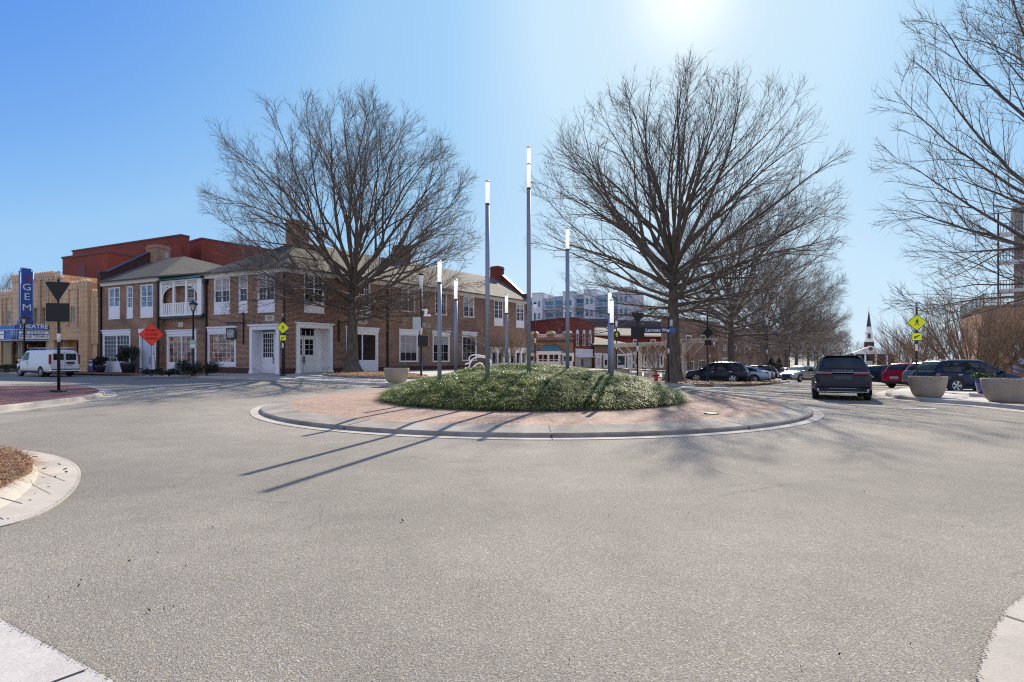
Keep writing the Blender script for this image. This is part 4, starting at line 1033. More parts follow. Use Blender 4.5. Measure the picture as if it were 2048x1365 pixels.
for k in (-1, 0, 1): mb.box(.0, .02, -.35 + W2 / 2 + k * .11 - .025, -.35 + W2 / 2 + k * .11 + .025, .3, .75)
mb.box(-.004, .006, -.35 + W2 / 2 - .16, -.35 + W2 / 2 + .16, .3, hB2 - .5) if False else None; mb.build('red_flutes', mat('dull_red_paint', (.30, .03, .04), .5), bl)
# small flag on the parapet
fl = thing('flag', 'small striped red and white flag on the theatre parapet', 'flag', FT.w(T(56), -.6) + (baseT + Z(60, 575),), FT.rz)
zf0 = Z(65, 557) - Z(60, 575)
MB().tube([(0, 0, -.4), (0, 0, zf0 + .15)], .03, 6).build('flagpole', M_GALV, fl)
for k in range(7): MB().box(.03, 1.1, -.012 + .02 * math.sin(k), .012, zf0 - .55 + k * .078, zf0 - .55 + (k + 1) * .078).build('stripe', M_WHITE if k % 2 else mat('flag_red', (.22, .02, .05), .8), fl)

# ------------------------------------------------------------------ red brick auditorium behind
def boxbuilding(name, label, fac, base, x1, dep, h, m, copm=None, cat='building', par=.0):
    rt = thing(name, label, cat, (*fac.p, base), fac.rz)
    mb = MB(); wall(mb, 0, x1, -3, h); mb.face([(x1, 0, -3), (x1, dep, -3), (x1, dep, h), (x1, 0, h)]); mb.face([(0, dep, -3), (0, 0, -3), (0, 0, h), (0, dep, h)]); mb.face([(x1, dep, -3), (0, dep, -3), (0, dep, h), (x1, dep, h)])
    mb.build('wall', m, rt)
    mb = MB(); mb.face([(0, 0, h - .2), (x1, 0, h - .2), (x1, dep, h - .2), (0, dep, h - .2)]); mb.build('roof', M_DKGREY, rt)
    if copm:
        mb = MB(); mb.box(-.1, x1 + .1, -.1, .3, h, h + .22); mb.box(x1 - .3, x1 + .1, .3, dep, h, h + .22); mb.box(-.1, .3, .3, dep, h, h + .22); mb.build('coping', copm, rt)
    return rt
M_DKRED = mat('dark_red_coping', (.12, .03, .03), .6)
f1 = Fac(ray(125, 68), fb.d); h1 = f1.z(125, 518)
au = boxbuilding('auditorium', 'plain red brick theatre auditorium block with a tall narrow door opening, behind the cream theatre', f1, 0, f1.t(214), 16, h1, M_REDBRICK, M_DKRED)
a, b, c, d = rect(f1, 0, 158, 172, 530, 566); MB().box(a, b, -.06, .02, c - 1, d).build('door', M_DKRED, au)
f2 = Fac(ray(145, 86), fb.d); h2 = f2.z(145, 504)
au2 = boxbuilding('stage_tower', 'tall plain red brick stage tower rising behind the roofs at the left', f2, 0, f2.t(362), 1.2, h2, M_REDBRICK, M_DKRED)
f3 = Fac(f2.w(f2.t(362), 4), (.9, .1)); h3 = f2.z(362, 489, 4)
au3 = boxbuilding('red_brick_annex', 'lower red brick block with a roof ventilator stepping down from the stage tower', Fac(f2.w(f2.t(362) + .0, 3.0), (.466 * .96 + .2, .885)), 0, 26, 12, h3, M_REDBRICK, M_DKRED)
wv = ray(417, 92); zz = EYE + (HY - 497) * 92 / F
tag(MB().lathe([(.75, 0), (.75, .5), (.95, .55), (.95, .9), (.5, 1.15), (.1, 1.2)], 16).build('roof_ventilator', M_STONE, loc=(wv[0], wv[1], zz)), 'round pale roof ventilator on top of the red brick annex', 'ventilator')
# ------------------------------------------------------------------ bare trees
def bark_mat(name, a, b, rough=.9):
    m = bpy.data.materials.new(name); m.use_nodes = True; nt = m.node_tree; bs = nt.nodes['Principled BSDF']
    tc = N(nt, 'ShaderNodeTexCoord'); mp = N(nt, 'ShaderNodeMapping'); mp.inputs['Scale'].default_value = (9, 9, 1.6); nt.links.new(tc.outputs['Object'], mp.inputs['Vector'])
    n = N(nt, 'ShaderNodeTexNoise'); n.inputs['Scale'].default_value = 1; n.inputs['Detail'].default_value = 7; n.inputs['Roughness'].default_value = .7; nt.links.new(mp.outputs[0], n.inputs['Vector'])
    c = mixc(nt, a, b, rng(nt, n.outputs['Fac'], .35, .65, 0, 1)); nt.links.new(c, bs.inputs['Base Color']); bs.inputs['Roughness'].default_value = rough; bs.inputs['Specular IOR Level'].default_value = .25
    bp = N(nt, 'ShaderNodeBump'); bp.inputs['Strength'].default_value = .9; bp.inputs['Distance'].default_value = .05; nt.links.new(n.outputs['Fac'], bp.inputs['Height']); nt.links.new(bp.outputs[0], bs.inputs['Normal'])
    return m
M_BARK = bark_mat('oak_bark', (.05, .042, .035), (.19, .16, .135)); M_TWIG = mat('twig_bark', (.125, .098, .084), .85, var=.3, vscale=.6)
M_MYRT = bark_mat('myrtle_bark', (.16, .115, .08), (.36, .28, .21)); M_MTWIG = mat('myrtle_twig', (.26, .18, .125), .85, var=.3, vscale=1)

class Tubes:
    def __init__(s): s.g = {}
    def add(s, pts, rad, n): s.g.setdefault((len(pts), n), []).append((pts, rad))
    def build(s, name, m, parent):
        VV, FF, off = [], [], 0
        for (k, n), L in s.g.items():
            P = np.array([q[0] for q in L], float); r = np.array([q[1] for q in L], float); M = len(L)
            T = np.empty_like(P); T[:, 1:-1] = P[:, 2:] - P[:, :-2]; T[:, 0] = P[:, 1] - P[:, 0]; T[:, -1] = P[:, -1] - P[:, -2]
            T /= np.linalg.norm(T, axis=2, keepdims=True) + 1e-9
            mean = P[:, -1] - P[:, 0]; ref = np.where((np.abs(mean[:, 2:3]) > .8 * np.linalg.norm(mean, axis=1, keepdims=True)), [[1., .13, 0]], [[.1, .05, 1.]])
            A = np.cross(T, ref[:, None, :]); A /= np.linalg.norm(A, axis=2, keepdims=True) + 1e-9; B = np.cross(T, A)
            th = 2 * np.pi * np.arange(n) / n
            V = P[:, :, None, :] + r[:, :, None, None] * (A[:, :, None, :] * np.cos(th)[None, None, :, None] + B[:, :, None, :] * np.sin(th)[None, None, :, None])
            VV.append(V.reshape(-1, 3))
            base = (np.arange(M) * k * n)[:, None, None]; ring = (np.arange(k - 1) * n)[None, :, None]; j = np.arange(n)[None, None, :]; j2 = (np.arange(n) + 1) % n; j2 = j2[None, None, :]
            q = np.stack([base + ring + j, base + ring + j2, base + ring + n + j2, base + ring + n + j], 3).reshape(-1, 4) + off
            FF.append(q); off += M * k * n
        V = np.concatenate(VV); Q = np.concatenate(FF).astype(np.int32); nq = len(Q)
        me = bpy.data.meshes.new(name); me.vertices.add(len(V)); me.vertices.foreach_set('co', V.ravel())
        me.loops.add(nq * 4); me.loops.foreach_set('vertex_index', Q.ravel()); me.polygons.add(nq)
        me.polygons.foreach_set('loop_start', (np.arange(nq) * 4).astype(np.int32)); me.polygons.foreach_set('use_smooth', np.ones(nq, dtype=bool))
        me.update(calc_edges=True); me.materials.append(m)
        o = bpy.data.objects.new(name, me); COL.objects.link(o); o.parent = parent; return o

def oak(root, seed, H=23.5, Rc=10.8, fork=4.8, r0=.5, nl=24, dens=1.0, zc=.54, low=.66, topf=.40):
    rd = random.Random(seed); tk, cr = Tubes(), Tubes()
    zcc, hz = H * zc, H * (1 - zc)
    def env(p):
        h = hz if p[2] > zcc else zcc * low
        return (math.hypot(p[0], p[1]) / Rc) ** 2.3 + (abs(p[2] - zcc) / h) ** 2.3
    def path(p, d, L, k, wig, trop, r0_, r1_, lim=1.0):
        pts = [tuple(p)]; s = L / k; p = Vector(p); d = Vector(d).normalized()
        e = lim * rd.uniform(.80, 1.06); ins = env(p) < e
        for i in range(k):
            d = (d + Vector((rd.gauss(0, wig), rd.gauss(0, wig), rd.gauss(0, wig) + trop))).normalized(); p = p + d * s; pts.append(tuple(p))
            q = env(p)
            if math.hypot(p.x, p.y) > Rc * .93 * lim ** .3 and i >= 1: break
            if q < e: ins = True
            elif ins and i >= 1: break
        n = len(pts); rad = [r0_ + (r1_ - r0_) * (i / (n - 1)) ** .75 for i in range(n)]
        return pts, rad
    def spin(d, ang):
        d = Vector(d).normalized(); o = d.orthogonal().normalized(); o = Matrix.Rotation(rd.uniform(0, 6.283), 3, d) @ o
        return (d * math.cos(ang) + o * math.sin(ang)).normalized()
    top = H * topf; k = 16; pts, rad = [], []
    wx, wy = rd.uniform(-.22, .22), rd.uniform(-.22, .22)
    for i in range(k + 1):
        u = i / k; z = top * u ** 1.25; fl = 1 + 1.1 * math.exp(-z / .26) + .2 * math.exp(-z / 1.5)
        taper = 1 - .26 * min(1, z / fork) if z < fork else .74 * (1 - .74 * (z - fork) / (top - fork))
        pts.append((wx * math.sin(u * 3) * min(1, z), wy * math.sin(u * 2.4) * min(1, z), z - .12 if i == 0 else z)); rad.append(r0 * fl * taper)
    tk.add(pts, rad, 18)
    def along(P, u):
        x = u * (len(P) - 1); i = min(int(x), len(P) - 2); f = x - i; a, b = Vector(P[i]), Vector(P[i + 1]); return a.lerp(b, f), (b - a).normalized()
    limbs = []; ga = rd.uniform(0, 6.28)
    for i in range(nl):
        u = i / (nl - 1); z0 = fork * .88 + (top - fork * .88) * u ** .85
        az = ga + i * 2.39996 + rd.uniform(-.3, .3); incl = R(2 + 76 * u ** 1.3) + rd.uniform(-.14, .14)
        d = (math.cos(az) * math.cos(incl), math.sin(az) * math.cos(incl), math.sin(incl))
        j = min(range(len(pts)), key=lambda q: abs(pts[q][2] - z0)); p0 = (pts[j][0], pts[j][1], z0)
        rr = r0 * (.26 + .16 * math.sin(u * 3.0)) * rd.uniform(.75, 1.15)
        P, Q = path(p0, d, H * .78, 18, .065, .010 * u * (1 - u) - .003, rr, .014, .80 if u < .6 else .74)
        tk.add(P, Q, 8); limbs.append((P, Q))
        # limbs fork early into a second, nearly parallel limb
        for _f in range(1 if rd.random() < .6 else 2):
            p1, t1_ = along(P, rd.uniform(.16, .38)); d1 = spin(t1_, rd.uniform(.3, .6)); A, B = path(p1, d1, H * .66, 15, .06, .008 * (1 - u), rr * .62, .012, .76); tk.add(A, B, 7); limbs.append((A, B))
    def twigs(P, L, n, r):
        for _ in range(n):
            p, t = along(P, rd.uniform(.1, 1.0)); d = spin(t, rd.uniform(.3, .85)); d.z += .12
            A, B = path(p, d, L * rd.uniform(.45, 1.25), 3, .13, .03, r, r * .5, 1.25)
            if len(A) == 4: cr.add(A, B, 3)
    for P, Q in limbs:
        LL = sum(math.dist(P[i], P[i + 1]) for i in range(len(P) - 1))
        n2 = int(LL * .95) + 3
        for a in range(n2):
            u = .26 + .74 * (a + rd.random()) / n2; p, t = along(P, min(u, 1)); d = spin(t, rd.uniform(.35, .75)); d.z += .08
            L2 = (1.9 + 2.6 * (1 - u) ** .8) * rd.uniform(.7, 1.25)
            rb = min(Q[min(len(Q) - 1, int(u * (len(Q) - 1)))] * .5, .05)
            A, B = path(p, d, L2, 5, .09, .02, rb, .008, .98); cr.add(A, B, 4)
            n3 = int((L2 * 2.2 + 1) * dens * (.55 + .6 * u))
            for c in range(n3):
                v = .15 + .85 * (c + rd.random()) / n3; p3, t3 = along(A, min(v, 1)); d3 = spin(t3, rd.uniform(.35, .8)); d3.z += .1
                L3 = (.5 + 1.3 * (1 - v)) * rd.uniform(.7, 1.3)
                C, D = path(p3, d3, L3, 3, .12, .02, .0105, .0058, 1.1); cr.add(C, D, 3)
                twigs(C, .6, int(rd.randint(3, 6) * dens), .0062)
            twigs(A, .75, int(4 * dens), .0066)
        twigs(P[len(P) // 2:], .8, int(12 * dens), .0066)
    tk.build('trunk', M_BARK, root); cr.build('crown', M_TWIG, root)

def myrtle(root, seed, H=5.5, spread=.75, ns=16, rb=.05, m1=None, m2=None, tw=1.0, base=.18):
    rd = random.Random(seed); tk, cr = Tubes(), Tubes()
    def path(p, d, L, k, wig, trop, a, b):
        pts = [tuple(p)]; p = Vector(p); d = Vector(d).normalized()
        for i in range(k): d = (d + Vector((rd.gauss(0, wig), rd.gauss(0, wig), rd.gauss(0, wig) + trop))).normalized(); p = p + d * (L / k); pts.append(tuple(p))
        return pts, [a + (b - a) * i / k for i in range(k + 1)]
    def along(P, u):
        x = u * (len(P) - 1); i = min(int(x), len(P) - 2); return Vector(P[i]).lerp(Vector(P[i + 1]), x - i), (Vector(P[i + 1]) - Vector(P[i])).normalized()
    for i in range(ns):
        az = i * 2.4 + rd.uniform(-.3, .3); an = spread * math.sqrt((i + .5) / ns) * rd.uniform(.85, 1.1)
        d = (math.cos(az) * math.sin(an), math.sin(az) * math.sin(an), math.cos(an)); p0 = (math.cos(az) * base * an, math.sin(az) * base * an, -.05)
        P, Q = path(p0, d, H * rd.uniform(.62, .8), 6, .04, .02, rb * rd.uniform(.7, 1.1), rb * .3); tk.add(P, Q, 6)
        for a in range(9):
            u = .3 + .7 * (a + rd.random()) / 9; p, t = along(P, min(1, u)); d2 = (t + Vector((rd.gauss(0, .33), rd.gauss(0, .33), .18))).normalized()
            A, B = path(p, d2, H * rd.uniform(.26, .5) * (1.2 - .5 * u), 5, .04, .04, rb * .30, .006); tk.add(A, B, 4)
            for _ in range(int(9 * tw)):
                p3, t3 = along(A, rd.uniform(.2, 1)); d3 = (t3 + Vector((rd.gauss(0, .38), rd.gauss(0, .38), .25))).normalized()
                C, D = path(p3, d3, H * rd.uniform(.07, .2), 3, .06, .03, .0075, .004); cr.add(C, D, 3)
    tk.build('trunk', m1 or M_MYRT, root); cr.build('crown', m2 or M_MTWIG, root)

SG = 'large bare street trees'
def at(px, d, dz=0.0): x, y = ray(px, d); return (x, y, G(x, y) + dz)
t1 = thing('oak_tree', 'large bare spreading tree growing from the mulch bed in front of the corner building', 'tree', at(705, 43.6, .17), 0, SG)
oak(t1, 11, 21.4, 11.2, 4.8, .48, 34, 1.1); t1.scale = (.97, .97, .97)
t2 = thing('oak_tree', 'largest bare tree with the thickest trunk, beside the red hydrant in the planting strip', 'tree', at(1348, 41, .14), R(215), SG)
oak(t2, 29, 22.2, 11.8, 5.6, .54, 36, .8, topf=.46); t2.scale = (.98, .98, .98)
t3 = thing('oak_tree', 'bare tree at the right edge, its trunk outside the picture and its limbs reaching in', 'tree', at(2240, 24.5, .1), 0, SG)
oak(t3, 38, 22, 9.6, 4.4, .42, 22, .95, zc=.55)
t4 = thing('oak_tree', 'straight trunked bare tree behind the dark indigo parked four by four', 'tree', at(1464, 62.4, 0), R(10), SG)
oak(t4, 51, 20.8, 12.5, 5.2, .42, 26, 1.15)
lab = ['forked bare tree behind the silver parked saloon, third in the street row', 'dark bare tree behind the parked blue saloon, fourth in the street row', 'bare tree far down the street, fifth in the row', 'bare tree far down the street, sixth in the row', 'bare tree far down the street, seventh in the row', 'most distant bare tree of the street row, just left of the church']
k = 0
for px, d, rz, sc in ((1529, 89, 100, 1.0), (1572, 119, 200, 1.02), (1594, 148, 300, 1.0), (1617, 182, 30, 1.0), (1634, 220, 140, 1.0), (1648, 262, 250, 1.0)):
    dup(t4, lab[k], at(px, d), R(rz), SG, (sc, sc, sc)); k += 1
# myrtles along the right pavement and around the square
MG = 'multi stemmed crape myrtles on the right'
m1 = thing('crape_myrtle', 'widest fanning multi stemmed bare crape myrtle behind the dark blue parked car', 'tree', at(1950, 36.5, .1), 0, MG); myrtle(m1, 5, 7.0, 1.02, 32, .085, tw=.95)
m2 = thing('crape_myrtle', 'smaller bare crape myrtle behind the yellow crossing sign at the right', 'tree', at(1838, 46, .1), 0, MG); myrtle(m2, 6, 5.8, .8, 17, .06, tw=.8)
dup(m1, 'bare crape myrtle at the right edge beside the mural', at(2125, 34, .1), 2.1, MG, (.9, .9, .85))
dup(m2, 'low bare crape myrtle beyond the red parked car', at(1803, 60, .1), 2.2, MG, (1, 1, .95))
PG = 'small bare trees by the shops'
s1 = thing('small_tree', 'small bare ornamental tree in front of the corner building shop front', 'tree', at(996, 56, .1), 0, PG); myrtle(s1, 8, 4.4, .75, 7, .035, tw=1.6, base=.1)
dup(s1, 'small bare ornamental tree left of the teal awning', at(1034, 60, .1), 1.0, PG); dup(s1, 'small bare ornamental tree under the white pergola beam', at(1312, 60, .1), 2.0, PG); dup(s1, 'small bare ornamental tree just right of the thick trunk', at(1388, 64, .1), 3.0, PG, (1, 1, .9)); dup(s1, 'small bare ornamental tree behind the dark four by four', at(1490, 84, .1), 4.0, PG, (1.3, 1.3, 1.3))

# ------------------------------------------------------------------ mound light columns
M_TUBE = mat('frosted_light_tube', (.86, .86, .84), .35, emit=(1, .98, .94), estr=.35)
LG = 'slender light columns on the roundabout mound'
def column_light(px, d, ytop, tube, label, rad=.062):
    x, y = ray(px, d); z0 = .17 + mound_h(x, y) - .08; zt = EYE + (HY - ytop) * d / F
    t = thing('light_column', label, 'light column', (x, y, z0), 0, LG); h = zt - z0
    MB().tube([(0, 0, 0), (0, 0, h - tube)], rad, 16).build('pole', M_POLE, t)
    mb = MB(); mb.lathe([(rad * 1.02, h - tube), (rad * 1.02, h - tube + .05)], 16); mb.build('collar', M_DKGREY, t)
    mb = MB(); mb.tube([(0, 0, h - tube + .05), (0, 0, h - .03)], rad * .97, 16); o = mb.build('light_tube', M_TUBE, t)
    if tube > 1: MB().lathe([(rad * 1.0, h - tube * .42), (rad * 1.0, h - tube * .42 + .035)], 16).build('joint_ring', M_GALV, o)
    MB().lathe([(rad, h - .03), (rad * 1.02, h), (rad * .6, h + .02), (.005, h + .025)], 16).build('cap', M_GALV, t)
for a in ((879, 16.2, 522, .68, 'leftmost light column of the mound, medium low'), (911.5, 18.6, 560, .70, 'thin low light column second from the left on the mound'), (975, 15.6, 363, .68, 'second tallest light column, left of the tallest one'),
          (1013, 20.9, 590, .74, 'thinnest and lowest light column, between the two tallest ones'), (1057.5, 16.4, 295, 1.26, 'tallest light column of the mound with a long two piece white tube'),
          (1135, 17.2, 457, .70, 'third tallest light column, right of the tallest one'), (1219.5, 17.6, 584, .74, 'rear one of the two close light columns at the right of the mound'), (1223.5, 16.4, 600, .74, 'front one of the two close light columns at the right of the mound')):
    column_light(*a)

# ------------------------------------------------------------------ lamp posts
M_ACRYL = mat('frosted_acrylic', (.85, .86, .9), .25)
_nt = M_ACRYL.node_tree; _t = _nt.nodes.new('ShaderNodeBsdfTranslucent'); _t.inputs['Color'].default_value = (.9, .9, .93, 1); _m = _nt.nodes.new('ShaderNodeMixShader'); _m.inputs[0].default_value = .6
_nt.links.new(_nt.nodes['Principled BSDF'].outputs[0], _m.inputs[1]); _nt.links.new(_t.outputs[0], _m.inputs[2]); _nt.links.new(_m.outputs[0], _nt.nodes['Material Output'].inputs['Surface'])
def lamp_post(px, d, label, dz=.14, H=6.85, extra=None):
    t = thing('street_lamp', label, 'street lamp', at(px, d, dz), 0, 'slim black street lamps')
    MB().lathe([(.14, 0), (.14, .06), (.075, .09), (.065, 2.7), (.065, H - 1.0)], 12).build('pole', M_BLACK, t)
    MB().lathe([(.069, 2.75), (.069, 3.25)], 12).build('band', M_REFL, t)
    MB().lathe([(.10, H - 1.0), (.155, H - .12)], 14).build('lamp_shade', M_ACRYL, t)
    MB().lathe([(.165, H - .12), (.165, H), (.02, H + .01)], 14).build('cap', M_BLACK, t)
    mb = MB(); mb.lathe([(.03, H - .95), (.05, H - .5), (.03, H - .25)], 8); mb.build('inner_lamp', M_GALV, t)
    return t
lp = lamp_post(842.5, 36.5, 'black street lamp carrying a security camera, beside the bowl planter left of the mound')
mb = MB(); mb.box(-.02, .35, -.05, .05, 4.42, 4.48); mb.lathe([(.05, 4.3), (.13, 4.32), (.13, 4.45), (.05, 4.5)], 12, .3, 0); mb.lathe([(.02, 4.05), (.09, 4.12), (.11, 4.3)], 12, .3, 0); mb.box(.18, .62, -.06, .06, 4.02, 4.14)
mb.build('security_camera', M_WHITE, lp)
MB().box(-.55, .0, -.12, -.06, 3.1, 3.95).build('notice_plate', M_GALV, lp); MB().box(-.2, .48, -.2, .1, 2.0, 2.75).build('signal_box', M_BLACKM, lp, bevel=.04)
lamp_post(1070, 56.5, 'black street lamp before the plain red brick wall near the tallest light column')
lr = lamp_post(1233, 70, 'black street lamp with a round black sign showing a yellow green figure', H=6.5)
mb = MB(); mb.M = Matrix.Translation((-.02, -.12, 4.62)) @ Matrix.Rotation(R(90), 4, 'X'); mb.lathe([(.46, -.02), (.46, .03)], 24); rs_ = mb.build('round_sign', M_BLACK, lr)
mb = MB(); mb.prismy([(-.1, 4.35), (0, 4.32), (.14, 4.36), (.1, 4.5), (.22, 4.58), (.12, 4.68), (.2, 4.86), (.05, 4.8), (-.02, 4.93), (-.12, 4.84), (-.08, 4.7), (-.24, 4.64), (-.1, 4.55)], -.16, -.152); mb.build('sign_figure', mat('lime_paint', (.5, .62, .06), .5), rs_)
ls = lamp_post(1415, 42.2, 'black street lamp with dark sign backs in front of the indigo four by four')
mb = MB(); mb.prismy([(.68 * c, 3.75 + .0 + .68 * s) for c, s in ((0, -.62), (.62, 0), (0, .62), (-.62, 0))], -.12, -.1); mb.prismy([(-.26, 2.78), (.26, 2.78), (.26, 3.2), (-.26, 3.2)], -.12, -.1); mb.build('sign_backs', M_BLACKM, ls)
lamp_post(1534, 59.5, 'black street lamp at the end of the planting strip, in front of the silver saloon')
for px, d, l in ((1579, 84, 'black street lamp beyond the parked cars, third along the street'), (1606, 110, 'distant black street lamp left of the driving four by four'), (1629, 138, 'most distant street lamp just above the driving four by four')): lamp_post(px, d, l)
for px, d, l in ((1420, 98, 'far street lamp left of the second street tree, left one of a pair'), (1428, 112, 'far street lamp left of the second street tree, right one of a pair'), (1500, 120, 'far street lamp in front of the arched doorway')): lamp_post(px, d, l, H=6.0)
def lantern(px, d, label, H=5.3, sgn=False):
    t = thing('lantern_post', label, 'street lamp', at(px, d, .14), .3, 'old style lantern posts')
    MB().lathe([(.16, 0), (.16, .25), (.09, .4), (.07, 1.1), (.06, H - .75), (.09, H - .72)], 12).build('pole', M_BLACK, t)
    mb = MB()
    for k in range(4):
        a = R(45 + 90 * k); mb.tube([(.12 * math.cos(a), .12 * math.sin(a), H - .7), (.24 * math.cos(a), .24 * math.sin(a), H - .25)], .02, 5)
    mb.lathe([(.13, H - .73), (.14, H - .69)], 4); f = mb.build('lantern_frame', M_BLACK, t)
    mb = MB(); mb.M = Matrix.Rotation(R(45), 4, 'Z'); mb.lathe([(.115, H - .69), (.22, H - .26)], 4, sm=False); mb.build('lantern_glass', mat('milky_lantern_glass', (.5, .5, .5), .3), f)
    mb = MB(); mb.M = Matrix.Rotation(R(45), 4, 'Z'); mb.lathe([(.33, H - .27), (.31, H - .2), (.12, H - .06), (.05, H - .02), (.05, H + .04), (.015, H + .12)], 8, sm=False); mb.build('lantern_roof', M_BLACK, t)
    if sgn:
        MB().box(-.2, .2, -.12, -.09, 2.0, 2.62).build('notice', mat('pale_green_sign', (.36, .52, .44), .5), t); MB().box(-.16, .16, -.125, -.12, 2.08, 2.28).build('notice_print', M_WHITE, t)
lantern(386.5, 40.5, 'black lantern post with a small green notice, in front of the balcony shop window', 5.5, True)
lantern(48.5, 47.5, 'black lantern post in front of the theatre marquee', 4.95)

# ------------------------------------------------------------------ signs on slim poles
def sign_pole(px, d, label, H=4.7, dz=.14, rz=0, base=True):
    t = thing('sign_post', label, 'road sign', at(px, d, dz), rz, 'road signs on slim black poles')
    MB().tube([(0, 0, 0), (0, 0, H - .32)], .052, 12).build('pole', M_BLACK, t)
    mb = MB(); mb.tube([(0, 0, H - .32), (0, 0, H)], .05, 12); mb.box(-.12, .12, -.02, .02, H - .05, H - .035); mb.build('pole_cap', M_GALV, t)
    MB().tube([(0, 0, 1.95), (0, 0, 2.28)], .0555, 12).build('band', M_REFL, t)
    if base: MB().box(-.2, .2, -.2, .2, 0, .09).build('base_plate', M_BLACK, t, bevel=.02)
    return t
def rnd(poly, r=.06, n=4):
    o = []
    for i in range(len(poly)):
        p, a, b = Vector(poly[i]), Vector(poly[i - 1]), Vector(poly[(i + 1) % len(poly)])
        u, v = (a - p).normalized() * r, (b - p).normalized() * r
        for k in range(n + 1):
            s = k / n; o.append(tuple((p + u) * (1 - s) ** 2 + p * 2 * s * (1 - s) + (p + v) * s ** 2))
    return o
def plate(name, poly, y, m, par, th=.012): return MB().prismy(poly, y - th, y).build(name, m, par)
def yield_post(px, d, label, rz=0, w=.9, base=True):
    t = sign_pole(px, d, label, rz=rz, base=base); h = w * .866; z0 = 4.28
    plate('yield_sign', rnd([(-w / 2, z0), (0, z0 - h), (w / 2, z0)], .09), -.06, M_BLACKM, t); 
    plate('square_sign', rnd([(-.4, 2.74), (.4, 2.74), (.4, 3.46), (-.4, 3.46)], .05), -.06, M_BLACKM, t); return t
yield_post(117.5, 21.4, 'dark backs of triangular and square signs on a pole in the red brick median', R(12))
yield_post(1275, 33.5, 'dark backs of triangular and square signs left of the street name sign', R(-6), .80, False)
def ped_figure(par, z, s, y, m):
    def P(n, pts): plate(n, [(x * s, z + q * s) for x, q in pts], y, m, par, .004)
    mb = MB(); mb.M = Matrix.Translation((.02 * s, y, z + .385 * s)) @ Matrix.Rotation(R(90), 4, 'X'); mb.lathe([(.068 * s, 0), (.068 * s, .004)], 14)
    mb.M = None
    for pts in ([(-.07, .10), (.10, .08), (.13, .27), (.06, .31), (-.04, .30), (-.09, .2)], [(-.07, .12), (.03, .09), (-.06, -.14), (-.19, -.40), (-.27, -.37), (-.15, -.1)], [(-.02, .11), (.10, .09), (.13, -.1), (.24, -.37), (.16, -.41), (.05, -.14)],
                [(-.04, .30), (-.09, .2), (-.2, .10), (-.26, .13), (-.14, .24)], [(.06, .31), (.13, .25), (.23, .10), (.2, .05), (.08, .2)]):
        mb.prismy([(x * s, z + q * s) for x, q in pts][::-1], y - .004, y)
    mb.build('walking_figure', m, par)
def ped_post(px, d, label, rz=0, s=.61, base=True, dz=.14, H=4.4):
    t = sign_pole(px, d, label, rz=rz, base=base, dz=dz, H=H); k = s * .7071; zc = H - 1.03; ac = zc - .71
    dm = plate('diamond_sign', rnd([(0, zc - k), (k, zc), (0, zc + k), (-k, zc)], .05), -.06, M_BLACK, t)
    k2 = k - .035; f = plate('sign_face', rnd([(0, zc - k2), (k2, zc), (0, zc + k2), (-k2, zc)], .04), -.0725, M_YELLOW, dm, .004)
    ped_figure(dm, zc, s * .62, -.078, M_BLACK)
    pl = plate('arrow_sign', rnd([(-.225, ac - .2), (.225, ac - .2), (.225, ac + .2), (-.225, ac + .2)], .04), -.06, M_BLACK, t)
    plate('sign_face', rnd([(-.2, ac - .175), (.2, ac - .175), (.2, ac + .175), (-.2, ac + .175)], .03), -.0725, M_YELLOW, pl, .004)
    c, q = 0, ac; ar = [(-.13, -.075), (-.015, -.095), (-.04, -.045), (.12, .045), (.09, .09), (-.07, .0), (-.1, .04)]
    plate('arrow', [(x, q + z) for x, z in ar], -.078, M_BLACK, pl, .004)
    return t
ped_post(565.5, 38.6, 'yellow walking figure sign at the corner doors of the brown building', R(28))
ped_post(1833, 27.5, 'fluorescent yellow walking figure sign on a black pole behind the right hand bowl planter', R(-22), dz=.13)
far = ped_post(1750, 62, 'small distant yellow crossing sign just right of the driving dark four by four', R(-30), dz=-1.6)
# street name sign
sn = sign_pole(1337, 37, 'blue Laureate Way street name sign in front of the thickest tree trunk', base=False)
zz = EYE + (HY - 661) * 37 / F - sn.location.z; x0, x1 = (1288 - 1337) * 37 / F, (1341 - 1337) * 37 / F
bd = plate('name_board', rnd([(x0, zz - .2), (x1 + .1, zz - .2), (x1 + .1, zz + .2), (x0, zz + .2)], .03), -.06, M_NAVY, sn, .02)
text('name_lettering', 'Laureate Way', .30, M_WHITE, bd, ((x0 + x1) / 2, -.085, zz), UPR, .003, sx=.95, bold=.004)
mb = MB(); mb.M = Matrix.Translation((.22, -.06, zz + .02)) @ Matrix.Rotation(R(90), 4, 'X'); mb.lathe([(.2, 0), (.2, .025)], 20); mb.build('round_badge', M_BLUE, sn)
MB().box(.02, .2, -.3, .3, zz + .25, zz + .7).build('camera_box', M_GALV, sn, bevel=.03)
# road works sign
rw = thing('roadworks_sign', 'orange diamond sign reading ROAD CLOSED AHEAD on a leaning steel post by the shrubs', 'road sign', at(311, 40.6, .12), R(10))
k = .86; zc = EYE + (HY - 669.5) * 40.6 / F - rw.location.z; ox = (304 - 311) * 40.6 / F
MB().tube([(.06, .0, 0), (ox + .02, .04, zc)], .035, 8).build('post', M_GALV, rw)
dm = plate('sign_board', rnd([(ox, zc - k), (ox + k, zc), (ox, zc + k), (ox - k, zc)], .06), -.02, M_ORANGE, rw)
ln = MB(); kk = k - .07
for i in range(4):
    a, b = [(0, -kk), (kk, 0), (0, kk), (-kk, 0)][i], [(kk, 0), (0, kk), (-kk, 0), (0, -kk)][i]; ln.tube([(ox + a[0], -.034, zc + a[1]), (ox + b[0], -.034, zc + b[1])], .012, 4)
M_ORK = mat('dark_sign_print', (.05, .006, .004), .6)
ln.build('border', M_ORK, dm)
